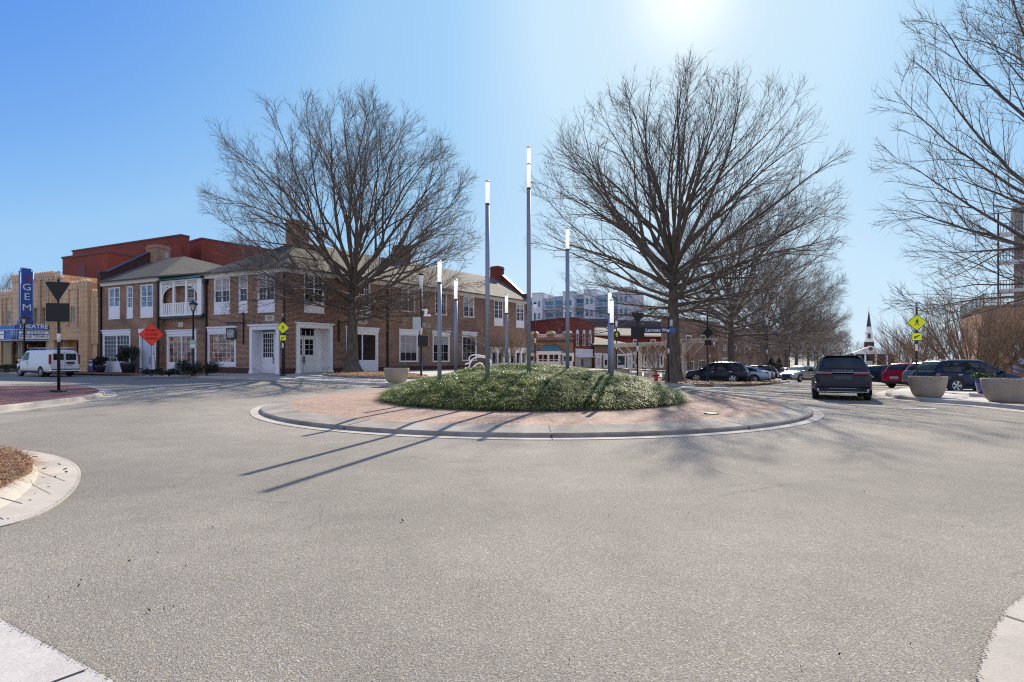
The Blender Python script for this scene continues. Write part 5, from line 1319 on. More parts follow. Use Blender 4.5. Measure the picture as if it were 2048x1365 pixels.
for q, (b, s) in enumerate((('ROAD', .27), ('CLOSED', .27), ('AHEAD', .27))): text('print', b, s, M_ORK, dm, (ox, -.036, zc + .29 - .29 * q), UPR, .003, sx=.9, bold=.006)

# ------------------------------------------------------------------ planters, hydrant, pots
def bowl(px, d, label, dia=1.8, h=.93, dz=.14, fill=0, seed=1):
    t = thing('bowl_planter', label, 'planter', at(px, d, dz), 0, 'round concrete bowl planters'); r = dia / 2
    mb = MB(); mb.lathe([(r * .58, 0), (r * .66, .02), (r * .76, h * .12), (r * .87, h * .35), (r * .95, h * .65), (r, h * .98), (r * .99, h), (r * .93, h), (r * .92, h - .12)], 40, caps=False); mb.build('bowl', M_PLANTER, t)
    MB().lathe([(.01, h - .1), (r * .93, h - .12)], 24, caps=False).build('soil', M_SOIL, t)
    rr = np.random.RandomState(seed)
    if fill:
        P = [(q * math.cos(a), q * math.sin(a), h - .1) for q, a in zip(r * .85 * np.sqrt(rr.uniform(0, 1, fill)), rr.uniform(0, 6.28, fill))]
        M_ = blade_mat('winter_planting_%d' % seed, [(0, (.03, .045, .02)), (.6, (.12, .08, .05)), (.85, (.25, .07, .05)), (1, (.35, .25, .18))], .6, .2)
        o = blades('plants', P, .2, .018, M_, rr, .9, .9); o.parent = t
    return t
bowl(793, 29.2, 'concrete bowl planter left of the mound in front of the brown building', 1.34, .78, dz=.18, fill=120, seed=2)
bowl(1855.5, 20.2, 'concrete bowl planter at the foot of the yellow crossing sign on the right pavement', 1.2, .76, .13, 300, 3)
bowl(2014, 17.6, 'concrete bowl planter farthest right, cut by the picture edge', 1.34, .76, .13, 380, 4)
bowl(1238, 34, 'concrete bowl planter half hidden behind the right end of the mound', 1.34, .78, .18, 260, 5)
hy = thing('fire_hydrant', 'red fire hydrant with pale bands at the left foot of the thickest tree', 'hydrant', at(1312, 40.2, .14), 0)
M_HRED = mat('hydrant_red', (.42, .016, .022), .35, coat=.5)
MB().lathe([(.2, 0), (.2, .06), (.13, .07), (.12, .5), (.16, .52), (.16, .58), (.12, .6), (.11, .7), (.06, .78), (.03, .8), (.03, .86)], 16).build('barrel', M_HRED, hy)
mb = MB(); mb.M = Matrix.Translation((0, 0, .44)) @ Matrix.Rotation(R(90), 4, 'Y'); mb.lathe([(.06, -.26), (.075, -.25), (.075, -.2), (.05, -.2), (.05, .2), (.075, .2), (.075, .25), (.06, .26)], 12); mb.build('side_outlets', M_HRED, hy)
mb = MB(); mb.M = Matrix.Translation((0, 0, .36)) @ Matrix.Rotation(R(90), 4, 'X'); mb.lathe([(.08, 0), (.08, .2), (.1, .2), (.1, .25)], 12); mb.build('front_outlet', M_HRED, hy)
MB().lathe([(.165, .53), (.165, .57)], 16).build('band', M_STONE, hy)
# leafy shrubs
def leaf_cloud(name, pts, size, m, rr, parent=None):
    n = len(pts); P = np.array(pts); u = rr.normal(size=(n, 3)); u /= np.linalg.norm(u, axis=1, keepdims=True); v = np.cross(u, rr.normal(size=(n, 3))); v /= np.linalg.norm(v, axis=1, keepdims=True) + 1e-9
    s = size * rr.uniform(.6, 1.4, n)[:, None]; V = np.stack([P - u * s, P - v * s * .42, P + u * s, P + v * s * .42], 1).reshape(-1, 3)
    me = bpy.data.meshes.new(name); me.from_pydata(V.tolist(), [], [tuple(range(4 * i, 4 * i + 4)) for i in range(n)]); me.materials.append(m)
    o = bpy.data.objects.new(name, me); COL.objects.link(o); o.parent = parent; return o
M_SHRUB = blade_mat('dark_shrub_leaves', [(0, (.012, .018, .01)), (.6, (.025, .035, .016)), (.92, (.05, .05, .03)), (1, (.10, .06, .05))], .5, .2)
M_SHRUBG = blade_mat('green_shrub_leaves', [(0, (.02, .035, .012)), (.6, (.045, .07, .022)), (1, (.1, .12, .05))], .5, .25)
def shrub(name, label, loc, rx, ry, h, n, m, seed, group=None, size=.06, pot=None, z0=0.0, cat='shrub'):
    t = thing(name, label, cat, loc, 0, group); rr = np.random.RandomState(seed); pts = []
    lump = [(rr.uniform(-.7, .7) * rx, rr.uniform(-.7, .7) * ry, rr.uniform(.35, .75) * h, rr.uniform(.25, .5)) for _ in range(16)]
    while len(pts) < n:
        L = lump[rr.randint(len(lump))]; d = rr.normal(size=3); d /= np.linalg.norm(d); q = rr.uniform(.5, 1.08)
        p = (L[0] + d[0] * q * L[3] * rx * .9, L[1] + d[1] * q * L[3] * ry * .9, L[2] + d[2] * q * L[3] * h * .7)
        if p[2] > .03 and (p[0] / rx) ** 2 + (p[1] / ry) ** 2 < 1.25: pts.append((p[0], p[1], p[2] + z0))
    leaf_cloud('foliage', pts, size, m, rr, t)
    tb_ = Tubes()
    for _ in range(12):
        L = lump[rr.randint(len(lump))]; tb_.add([(0, 0, z0 - .02), (L[0] * .5, L[1] * .5, z0 + L[2] * .5), (L[0], L[1], L[2] + z0)], [.02, .014, .006], 5)
    tb_.build('stems', M_TWIG, t)
    if pot: pot(t)
    return t
shrub('shrub', 'wide dark evergreen shrub beside the lantern post in front of the corner building', at(393, 39.9, .13), 1.75, .9, 1.25, 5200, M_SHRUB, 1)
shrub('shrub', 'low dark flowering shrub at the foot of the orange roadworks sign', at(303, 40.0, .13), .95, .6, .62, 1500, M_SHRUB, 2)
shrub('shrub', 'low dark shrub between the roadworks sign and the wide evergreen shrub', at(338, 39.7, .13), .8, .6, .55, 1300, M_SHRUB, 3)
shrub('shrub', 'low dark shrub at the far left behind the white van', at(12, 50, .13), 1.6, .6, .8, 1600, M_SHRUB, 4)
def potf(m, r, h):
    def f(t): MB().lathe([(r * .7, 0), (r, h * .8), (r * 1.06, h), (r * .9, h), (r * .88, h - .05), (.01, h - .06)], 20).build('pot', m, t)
    return f
M_GPOT = mat('dark_glazed_pot', (.035, .035, .05), .35)
shrub('potted_shrub', 'leafy evergreen in a dark pot in front of the left shop window', FB.w(FB.t(257, -.9), -.9) + (baseB + .0,), .85, .7, 1.6, 3000, M_SHRUB, 5, None, .07, potf(M_GPOT, .62, .9), .75, 'potted plant')
shrub('potted_shrub', 'smaller evergreen in a pot between the mailbox and the brick building', FB.w(FB.t(201, -.8), -.8) + (baseB + .0,), .55, .5, 1.0, 1500, M_SHRUB, 6, None, .06, potf(M_GPOT, .4, .6), .5, 'potted plant')
M_PPOT = mat('purple_glazed_pot', (.05, .035, .22), .2, coat=.6)
pp = at(1966, 20.6, .13)
MB().box(-.34, .34, -.3, .3, 0, .14).build('plinth_block', M_STONE, None, (pp[0] + .06, pp[1], pp[2] - .01)); tag(bpy.data.objects['plinth_block'], 'low pale stone block under the purple pot', 'block')
shrub('potted_shrub', 'round dark green shrub in a tall purple glazed pot between the right bowl planters', (pp[0], pp[1], pp[2] + .13), .34, .34, .36, 2200, M_SHRUBG, 7, None, .024, potf(M_PPOT, .23, .50), .46, 'potted plant')
mbx = thing('mailbox', 'small dark blue street mailbox at the right end of the theatre front', 'mailbox', FB.w(FB.t(189, -.9), -.9) + (baseB,), FB.rz)
M_MB = mat('mailbox_blue', (.012, .03, .13), .4)
mb = MB(); pr = [(-.3, .15), (.3, .15), (.3, 1.0)] + [(.3 * math.cos(a * .314), 1.0 + .22 * math.sin(a * .314)) for a in range(1, 10)] + [(-.3, 1.0)]; mb.prismy(pr, -.3, .3); mb.build('body', M_MB, mbx)
for sx in (-1, 1):
    for sy in (-1, 1): MB().box(sx * .27 - .03, sx * .27 + .03, sy * .27 - .03, sy * .27 + .03, 0, .15).build('leg', M_MB, mbx)
MB().box(-.24, .24, -.32, -.3, .98, 1.08).build('flap', M_GALV, mbx); MB().box(-.18, .18, -.305, -.3, .6, .75).build('label_plate', M_WHITE, mbx)
# white looping bench-like sculpture
sc = thing('loop_sculpture', 'white looping tubular sculpture behind the mound in front of the brick windows', 'sculpture', at(957, 44.5, .14), R(8))
mb = MB(); kx = 44.5 / F
def S(pts): return [((x - 957) * kx, 0, (742 - y) * kx) for x, y in pts]
def crv(pts, r=.055):
    P = [Vector(p) for p in S(pts)]; o = []
    for i in range(len(P) - 1):
        p0, p1, p2, p3 = P[max(i - 1, 0)], P[i], P[i + 1], P[min(i + 2, len(P) - 1)]
        for k in range(5):
            t = k / 5; o.append(.5 * ((2 * p1) + (p2 - p0) * t + (2 * p0 - 5 * p1 + 4 * p2 - p3) * t * t + (3 * p1 - p0 - 3 * p2 + p3) * t ** 3))
    o.append(P[-1]); mb.tube(o, r, 8)
crv([(930, 724), (941, 720), (946, 713), (958, 709), (972, 712), (982, 722), (980, 732), (974, 742)]); crv([(934, 742), (940, 722), (938, 712), (944, 706), (960, 706), (975, 711), (984, 720)], .045); crv([(941, 742), (948, 728), (958, 722), (966, 726), (968, 742)]); crv([(952, 742), (958, 730), (964, 742)], .045)
mb.build('loops', M_WHITE, sc)
# ------------------------------------------------------------------ vehicles
def paint_mat(name, col, metal=.25, rough=.3):
    return mat(name, col, rough, metal, var=.05, vscale=2, coat=.2, spec=.3)
class Prof:
    def __init__(s, **k): s.__dict__.update(k)
    def f(s, key, x):
        K = getattr(s, key); return float(np.interp(x, [q[0] for q in K], [q[1] for q in K]))
    def half(s, x):
        zb, zt, be, w, wr = (s.f(k, x) for k in ('zb', 'zt', 'belt', 'w', 'wr'))
        be = min(be, zt - .02); h = be - zb; g = max(zt - be, .02)
        return [(0, zb), (w * .78, zb), (w * .95, zb + .07), (w * .99, zb + .18 * h), (w, zb + .45 * h), (w * .992, zb + .72 * h), (w * .965, be - .05 * h), (w * .93, be),
                (w * .93 + (wr - w * .93) * .45, be + g * .42), (wr, be + g * .80), (wr * .93, be + g * .92), (wr * .72, be + g * .985), (0, zt)]
    def ring(s, x):
        H = s.half(x); return [(x, y, z) for y, z in H] + [(x, -y, z) for y, z in H[-2:0:-1]]
    def sidept(s, x, f):
        """point on the side glass line, f from belt (0) to roof edge (1)"""
        H = s.half(x); a, b, c = H[7], H[8], H[9]
        if f < .5: t = f / .5; return (a[0] + (b[0] - a[0]) * t, a[1] + (b[1] - a[1]) * t)
        t = (f - .5) / .5; return (b[0] + (c[0] - b[0]) * t, b[1] + (c[1] - b[1]) * t)
    def toppt(s, x, v):
        H = s.half(x); y = abs(v) * H[10][0]
        for (ya, za), (yb, zb_) in ((H[12], H[11]), (H[11], H[10])):
            if ya <= y <= yb + 1e-6: return za + (zb_ - za) * (y - ya) / max(yb - ya, 1e-6)
        return H[10][1]
SUV = Prof(L=4.72, wb=(1.40, -1.33), R=.37,
    zt=[(-2.36, .62), (-2.33, .95), (-2.24, 1.10), (-2.05, 1.38), (-1.86, 1.58), (-1.70, 1.63), (-1.2, 1.665), (-.3, 1.68), (.25, 1.65), (.5, 1.58), (1.22, 1.10), (1.36, 1.06), (2.0, .95), (2.22, .86), (2.33, .70), (2.36, .5)],
    belt=[(-2.36, .60), (-2.33, .90), (-2.24, 1.04), (-1.2, 1.03), (1.22, .99), (2.0, .88), (2.22, .80), (2.36, .48)],
    w=[(-2.36, .70), (-2.28, .84), (-2.0, .92), (-1.3, .945), (1.3, .945), (1.9, .90), (2.15, .82), (2.30, .66), (2.36, .5)],
    wr=[(-2.36, .60), (-2.24, .70), (-1.8, .66), (-1.0, .68), (.4, .66), (1.0, .74), (1.36, .78), (2.0, .74), (2.36, .42)],
    zb=[(-2.36, .45), (-2.2, .30), (-1.2, .22), (1.4, .22), (2.2, .26), (2.36, .34)], wind=(.54, 1.18), rear=(-2.20, -1.88), side=(-1.92, .98), pill=(-1.0, .0), roof=1.66)
SEDAN = Prof(L=4.84, wb=(1.45, -1.35), R=.335,
    zt=[(-2.42, .60), (-2.40, .90), (-2.30, 1.02), (-1.80, 1.08), (-1.1, 1.36), (-.6, 1.45), (-.1, 1.47), (.3, 1.43), (1.12, 1.02), (1.26, .98), (2.0, .86), (2.3, .74), (2.42, .5)],
    belt=[(-2.42, .58), (-2.38, .86), (-2.30, .96), (-1.8, .98), (-1.0, .98), (1.1, .92), (2.0, .80), (2.3, .68), (2.42, .48)],
    w=[(-2.42, .66), (-2.3, .80), (-1.9, .88), (-1.2, .91), (1.3, .91), (1.95, .86), (2.25, .72), (2.42, .5)],
    wr=[(-2.42, .58), (-1.8, .68), (-1.2, .60), (-.6, .62), (.3, .60), (1.0, .70), (1.26, .74), (2.0, .70), (2.42, .4)],
    zb=[(-2.42, .40), (-2.2, .26), (-1.2, .19), (1.4, .18), (2.2, .21), (2.42, .30)], wind=(.34, 1.08), rear=(-1.72, -1.0), side=(-1.55, .92), pill=(-.25,), roof=1.45)
VAN = Prof(L=5.7, wb=(1.95, -1.5), R=.37,
    zt=[(-2.85, 1.80), (-2.83, 1.98), (-2.7, 2.05), (-2.2, 2.08), (1.05, 2.08), (1.35, 2.02), (1.55, 1.90), (2.05, 1.30), (2.15, 1.22), (2.6, 1.10), (2.78, 1.0), (2.85, .7)],
    belt=[(-2.85, 1.25), (1.5, 1.22), (2.05, 1.15), (2.6, 1.0), (2.78, .92), (2.85, .68)],
    w=[(-2.85, .93), (-2.75, .985), (1.6, .99), (2.2, .95), (2.65, .86), (2.85, .72)],
    wr=[(-2.85, .82), (-2.6, .84), (1.2, .82), (1.7, .80), (2.15, .84), (2.85, .62)],
    zb=[(-2.85, .40), (-2.5, .34), (2.4, .30), (2.85, .38)], wind=(1.50, 2.05), rear=None, side=(.62, 1.62), pill=(), roof=2.08)
def orient(o, loc, head):
    x, y = loc[0], loc[1]; e = .8
    n = Vector((-(G(x + e, y) - G(x - e, y)) / (2 * e), -(G(x, y + e) - G(x, y - e)) / (2 * e), 1)).normalized()
    h = Vector((*head, 0)); h = (h - n * h.dot(n)).normalized(); l = n.cross(h)
    m = Matrix((h, l, n)).transposed().to_4x4(); m.translation = Vector((x, y, G(x, y) + loc[2])); o.matrix_world = m
    o.rotation_mode = 'XYZ'
def wheel(par, x, y, Rw, side, rimm):
    w = .11
    mb = MB(); mb.M = Matrix.Translation((x, y, Rw)) @ Matrix.Rotation(R(90), 4, 'X')
    mb.lathe([(Rw * .62, -w), (Rw * .93, -w), (Rw, -w * .7), (Rw, w * .7), (Rw * .93, w), (Rw * .66, w)], 28)
    t = mb.build('wheel', M_TYRE, par)
    mb = MB(); yo = y + side * (w + .004)
    mb.M = Matrix.Translation((x, yo, Rw)) @ Matrix.Rotation(R(90) * (-side), 4, 'X')
    r = Rw * .68
    mb.lathe([(r * .93, -.06), (r, -.005), (r * .9, .006), (r * .86, -.03)], 28, caps=False); mb.lathe([(.05, -.03), (.055, .01), (.02, .016)], 12)
    for k in range(5):
        a = k * 2 * math.pi / 5
        for da in (-.13, .13):
            c, s = math.cos(a + da), math.sin(a + da); c2, s2 = math.cos(a), math.sin(a)
            mb.loft([[(c2 * .04 - s2 * q, s2 * .04 + c2 * q, z) for q, z in ((-.03, -.035), (.03, -.035), (.03, .004), (-.03, .004))], [(c * r * .9 - s * q, s * r * .9 + c * q, z) for q, z in ((-.03, -.04), (.03, -.04), (.03, -.002), (-.03, -.002))]], sm=False)
    mb.build('rim', rimm, t)
    mb = MB(); mb.M = Matrix.Translation((x, y + side * (w - .045), Rw)) @ Matrix.Rotation(R(90) * (-side), 4, 'X'); mb.lathe([(r * .95, 0), (.01, .001)], 20, caps=False); mb.build('brake_hub', M_BLACKM, t)
def car(name, label, cat, P, loc, head, col, tail='corner', rimm=None, rails=False, glass=None, group=None, extra=None, wheelx=None):
    t = thing(name, label, cat, (0, 0, 0), 0, group)
    g = glass or M_CARGL
    mb = MB(); xs = np.unique(np.concatenate([np.linspace(-P.L / 2, P.L / 2, 40), [q[0] for q in P.zt], [q[0] for q in P.w]])); mb.loft([P.ring(x) for x in xs]); mb.build('body', col, t)
    hl = P.L / 2
    # windscreen / rear screen
    def screen(nm, xa, xb, fr=.90, up=1):
        mb = MB(); nx, ny = 8, 8; pts = []
        for i in range(nx + 1):
            x = xa + (xb - xa) * i / nx; dz = (P.toppt(min(x + .03, hl), 0) - P.toppt(max(x - .03, -hl), 0)) / .06; n = Vector((-dz, 0, 1)).normalized() * .010
            pts.append([(x + n.x, y, P.toppt(x, v) + n.z) for v, y in ((v, v * P.half(x)[10][0]) for v in [fr * (-1 + 2 * j / ny) for j in range(ny + 1)])])
        for i in range(nx):
            for j in range(ny): mb.face([pts[i][j], pts[i + 1][j], pts[i + 1][j + 1], pts[i][j + 1]], True)
        return mb.build(nm, g, t)
    screen('windscreen', *P.wind)
    if P.rear: screen('rear_window', *P.rear, fr=.93)
    # side glass, split by pillars
    cuts = [P.side[0], *P.pill, P.side[1]]
    for s in (-1, 1):
        for a, b in zip(cuts[:-1], cuts[1:]):
            a2, b2 = a + (.05 if a != cuts[0] else 0), b - (.05 if b != cuts[-1] else 0); mb = MB(); n = 10; lo, hi = [], []
            for i in range(n + 1):
                x = a2 + (b2 - a2) * i / n; p, q, m_ = P.sidept(x, .06), P.sidept(x, .96), P.sidept(x, .5); lo.append((x, s * (p[0] + .008), p[1])); hi.append(((x, s * (m_[0] + .008), m_[1]), (x, s * (q[0] + .008), q[1])))
            for i in range(n):
                mb.face([lo[i], lo[i + 1], hi[i + 1][0], hi[i][0]], True); mb.face([hi[i][0], hi[i + 1][0], hi[i + 1][1], hi[i][1]], True)
            mb.build('side_window', g, t)
    # arches, sills, wheels
    for x in P.wb:
        for s in (-1, 1):
            y = P.f('w', x) * 1.0 + .006; poly = [(x + (P.R + .075) * math.cos(a), P.R + .02 + (P.R + .075) * math.sin(a)) for a in np.linspace(R(-24), R(204), 22)]
            mb = MB(); mb.M = Matrix.Translation((0, s * y, 0)); mb.face([(p[0], 0, p[1]) for p in poly]); mb.build('wheel_arch', M_BLACKM, t)
    mb = MB()
    for s in (-1, 1):
        w = P.f('w', 0); mb.box(P.wb[1] + P.R + .1, P.wb[0] - P.R - .1, s * (w - .06), s * (w + .008), P.f('zb', 0) + .0, P.f('zb', 0) + .16)
    mb.build('sill_trim', M_BLACKM, t)
    for x in P.wb:
        for s in (-1, 1): wheel(t, x, s * (P.f('w', x) - .105), P.R, s, rimm or M_RIM)
    # lamps, grille, plates, mirrors, handles
    zf = P.f('zt', hl - .16) - .10
    for s in (-1, 1):
        x = hl - .20; w = P.f('w', x); MB().box(x - .22, x + .13, s * (w - .30), s * (w - .02), zf - .11, zf + .04).build('headlight', mat('headlamp_glass', (.55, .58, .6), .12, coat=1), t, bevel=.04)
    MB().box(hl - .12, hl + .012, -.42, .42, zf - .28, zf - .06).build('grille', M_BLACK, t, bevel=.02); MB().box(hl - .12, hl + .008, -.62, .62, .34, .48).build('bumper_grille', M_BLACKM, t, bevel=.02)
    xb = -hl; wr_ = P.f('w', xb + .1)
    if tail == 'corner':
        for s in (-1, 1): MB().box(xb + .07, xb + .42, s * (P.f('w', xb + .25) - .26), s * (P.f('w', xb + .22) - .012), .82, .98).build('tail_light', M_TAILR, t, bevel=.04)
        MB().box(xb - .012, xb + .1, -.27, .27, .62, .76).build('number_plate', mat('number_plate_grey', (.42, .42, .44), .5), t)
    elif tail == 'tall':
        for s in (-1, 1): MB().box(xb - .012, xb + .10, s * (wr_ - .13), s * (wr_ + .02), .98, 1.72).build('tail_light', M_TAILR, t, bevel=.02)
    MB().box(xb - .015, xb + .2, -wr_ * .92, wr_ * .92, P.f('zb', xb + .2), P.f('zb', xb + .2) + .16).build('rear_bumper_trim', M_BLACKM, t, bevel=.03)
    xm = P.wind[1] - .22
    for s in (-1, 1):
        wv = P.f('w', xm) * .94; zz = P.f('belt', xm); MB().box(xm - .07, xm + .09, s * wv, s * (wv + .20), zz + .02, zz + .17).build('mirror', col, t, bevel=.04)
    for s in (-1, 1):
        for xx in ([P.side[0] + .75, .15] if P is not VAN else [.75]):
            w = P.f('w', xx); zz = P.f('belt', xx) - .12; MB().box(xx - .1, xx + .1, s * (w * .975), s * (w + .03), zz - .02, zz + .02).build('door_handle', M_CHROME, t, bevel=.008)
    mb = MB()
    for s in (-1, 1):
        for xx in (P.pill[-1] if P.pill else .6, P.wind[1] - .08):
            z0, z1 = P.f('zb', xx) + .2, P.f('belt', xx); w = P.f('w', xx); h = z1 - P.f('zb', xx)
            mb.box(xx - .006, xx + .006, s * (w * .97), s * (w * 1.003), z0, z1 - .05)
    mb.build('door_seams', M_BLACKM, t)
    if rails:
        mb = MB()
        for s in (-1, 1):
            y = s * P.f('wr', -.6) * .93; mb.tube([(-1.7, y, P.f('zt', -1.7) - .04), (-1.5, y, P.f('zt', -1.5) + .02), (0, y, P.f('zt', 0) + .02), (.3, y, P.f('zt', .3) - .06)], .022, 6)
        mb.build('roof_rails', M_GALV, t)
    if extra: extra(t, P, hl)
    orient(t, loc, head)
    return t
# --- the dark four by four driving away
P_NIGHT = paint_mat('midnight_blue_paint', (.012, .011, .022), .1, .25)
def navex(t, P, hl):
    x = -hl
    mb = MB(); mb.box(x - .045, x + .1, -.80, .80, 1.012, 1.028); mb.build('light_bar', M_GALV, t)
    for s in (-1, 1):
        MB().box(x - .03, x + .22, s * .34, s * .82, .94, 1.005).build('tail_light', M_TAILR, t, bevel=.02)
        MB().box(x - .02, x + .2, s * .42, s * .86, .52, .58).build('rear_reflector', M_TAILR, t, bevel=.01)
        mb = MB(); mb.M = Matrix.Translation((x + .05, s * .60, .37)) @ Matrix.Rotation(R(-90), 4, 'Y'); mb.lathe([(.07, 0), (.085, .1), (.07, .1), (.065, .02)], 18); mb.build('exhaust', M_DKGREY, t)
    mb = MB(); mb.box(x - .03, x + .2, -.74, .74, .30, .335); mb.box(x - .028, x + .2, -.80, -.74, .31, .44); mb.box(x - .028, x + .2, .74, .80, .31, .44); mb.box(x - .028, x + .2, -.44, .44, .425, .445); mb.build('bumper_trim', M_GALV, t, bevel=.015)
    MB().box(x - .022, x + .15, -.88, .88, .46, .66).build('bumper', P_NIGHT, t, bevel=.05)
    MB().box(x - .02, x + .12, -.27, .27, .76, .90).build('number_plate', mat('dark_plate', (.05, .05, .07), .4), t)
    text('badge', 'LINCOLN', .085, M_GALV, t, (x - .002 + .05, 0, 1.075), (R(72), 0, R(-90)), .004, spacing=2.0)
    MB().box(x + .44, x + .75, -.62, .62, 1.615, 1.645).build('roof_spoiler', P_NIGHT, t, bevel=.012)
    mb = MB(); mb.prismy([(0, 0), (.2, 0), (.03, .11), (0, .11)], -.012, .012); o = mb.build('antenna_fin', M_BLACK, t, (-1.25, 0, 1.66))
SUVN = Prof(**{**SUV.__dict__})
nav = car('off_road_car', 'dark blue four by four seen from behind, driving away down the street', 'car', SUVN, (ray(1678, 21.9)[0], 21.9, 0), (.47, .883), P_NIGHT, 'none', rails=False, extra=navex)
# --- parked cars
CG = 'cars parked along the street'
P_IND = paint_mat('indigo_paint', (.016, .018, .045)); P_SILB = paint_mat('silver_blue_paint', (.34, .42, .56), .5); P_STEEL = paint_mat('steel_blue_paint', (.13, .22, .38), .4); P_DK = paint_mat('near_black_paint', (.012, .014, .02)); P_SIL = paint_mat('champagne_silver_paint', (.42, .43, .40), .5); P_RED = paint_mat('ruby_red_paint', (.36, .008, .03), .3); P_OCEAN = paint_mat('ocean_blue_paint', (.008, .022, .055), .3); P_WHT = paint_mat('fleet_white_paint', (.74, .72, .72), 0, .35); P_PALE = paint_mat('pale_grey_blue_paint', (.45, .52, .58), .3)
PH = (-.857, .515)
kx, ky = ray(1434, 44)
car('parked_car', 'dark indigo four by four parked nose left behind the planting strip', 'car', SUV, (kx, ky, .02), PH, P_IND, rails=True, group=CG)
def beside(a, b): return (kx + .515 * a - .857 * b * -1 * 0 + .857 * b, ky + .857 * a - .515 * b, .0)
car('parked_car', 'light silver blue saloon parked just beyond the dark indigo four by four', 'car', SEDAN, beside(2.9, 1.15), PH, P_SILB, group=CG)
car('parked_car', 'steel blue saloon parked behind the street lamp at the end of the strip', 'car', SEDAN, beside(13.0, .5), PH, P_STEEL, group=CG)
car('parked_car', 'near black estate car parked behind the steel blue saloon', 'car', SUV, beside(18.5, .4), PH, P_DK, group=CG)
car('parked_car', 'pale grey blue tall car parked beyond the black estate car', 'car', SUV, (ray(1577, 78)[0], 78, 0), (-.2, -.98), P_PALE, group=CG, glass=M_CARGL, rails=True)
car('parked_car', 'white car parked far back to the right of the second street tree', 'car', SUV, (ray(1508, 88)[0], 88, .0), PH, P_WHT, group=CG)
car('moving_car', 'champagne silver small four by four facing the camera, left of the driving dark one', 'car', SUV, (ray(1600, 57)[0], 57, 0), (-.86, -.51), P_SIL, glass=M_CARGLL)
car('parked_car', 'black car parked at the right kerb just past the small yellow crossing sign', 'car', SUV, (ray(1776, 46)[0], 46, 0), (.9, .43), P_DK, group=CG)
car('parked_car', 'ruby red crossover parked at the right, its tail toward the street', 'car', SUV, (ray(1836, 36.3)[0], 36.3, 0), (.90, .36), P_RED, group=CG)
car('parked_car', 'silver grey four by four squeezed between the red and the ocean blue cars', 'car', SUV, (ray(1890, 33.0)[0], 33.0, 0), (.95, .25), paint_mat('mid_grey_paint', (.2, .2, .22), .5), group=CG)
car('parked_car', 'large ocean blue four by four parked behind the right hand bowl planters', 'car', SUV, (ray(1934, 28.2)[0], 28.2, 0), (.985, .03), P_OCEAN, rails=True, group=CG, glass=M_CARGL)
# --- white van
def vanex(t, P, hl):
    x = -hl
    for s in (-1, 1):
        MB().box(x - .012, x + .05, s * .06, s * .74, 1.28, 1.78).build('rear_window', M_CARGL, t, bevel=.03)
        MB().box(x - .02, x + .02, s * .1, s * .5, .86, .88).build('badge_strip', M_DKGREY, t)
    MB().box(x - .014, x + .02, -.006, .006, .5, 1.9).build('door_gap', M_BLACKM, t)
    MB().box(x - .16, x + .1, -.96, .96, .44, .62).build('rear_bumper', M_WHITE, t, bevel=.03); MB().box(x - .17, x + .0, -.9, .9, .555, .625).build('bumper_step', M_BLACKM, t)
    MB().box(x - .03, x, -.62, -.10, .98, 1.16).build('number_plate', M_DKGREY, t)
    mb = MB()
    for xx in (-2.4, -.9, .6): mb.tube([(xx, -.78, 2.03), (xx, -.78, 2.2), (xx, .78, 2.2), (xx, .78, 2.03)], .022, 6)
    for y in (-.75, .75): mb.tube([(-2.6, y, 2.22), (1.2, y, 2.22)], .022, 6)
    mb.tube([(1.2, .75, 2.22), (1.2, .75, 2.5)], .02, 6); mb.build('roof_rack', M_GALV, t)
    mb = MB(); mb.box(-2.7, -1.0, -.7, -.62, 2.23, 2.28); mb.box(-2.7, -1.0, -.42, -.34, 2.23, 2.28)
    for k in range(6): mb.box(-2.6 + .27 * k, -2.56 + .27 * k, -.7, -.34, 2.23, 2.27)
    mb.build('ladder', M_STONE, t)
    MB().box(-1.0, .5, .988, .996, 1.0, 1.03).build('side_moulding', M_WHITE, t)
vx, vy = ray(93, 43.2)
car('delivery_van', 'white panel van with a roof rack parked in front of the theatre', 'van', VAN, (vx, vy, 0), (-.885, .466), P_WHT, 'tall', extra=vanex, rimm=M_GALV)
# ------------------------------------------------------------------ buildings farther back
def plainb(name, label, fac, x1, dep, h, m, base, wins=(), roofm=None, cop=None, holes=None, cat='building'):
    rt = thing(name, label, cat, (*fac.p, base), fac.rz)
    hs = [w[0] for w in wins]
    mb = MB(); wall(mb, 0, x1, -3, h, hs); mb.face([(x1, 0, -3), (x1, dep, -3), (x1, dep, h), (x1, 0, h)]); mb.face([(0, dep, -3), (0, 0, -3), (0, 0, h), (0, dep, h)]); mb.face([(x1, dep, -3), (0, dep, -3), (0, dep, h), (x1, dep, h)])
    mb.build('wall', m, rt)
    mb = MB(); mb.face([(0, 0, h - .15), (x1, 0, h - .15), (x1, dep, h - .15), (0, dep, h - .15)]); mb.build('flat_roof', roofm or M_DKGREY, rt)
    if cop: mb = MB(); mb.box(-.1, x1 + .1, -.1, .25, h, h + .18); mb.box(-.1, .25, .25, dep, h, h + .18); mb.box(x1 - .25, x1 + .1, .25, dep, h, h + .18); mb.build('coping', cop, rt)
    for w in wins: window(rt, w[0], **w[1])
    return rt
def fpx(pxa, da, pxb, db): 
    a, b = ray(pxa, da), ray(pxb, db); return Fac(a, (b[0] - a[0], b[1] - a[1])), math.dist(a, b)
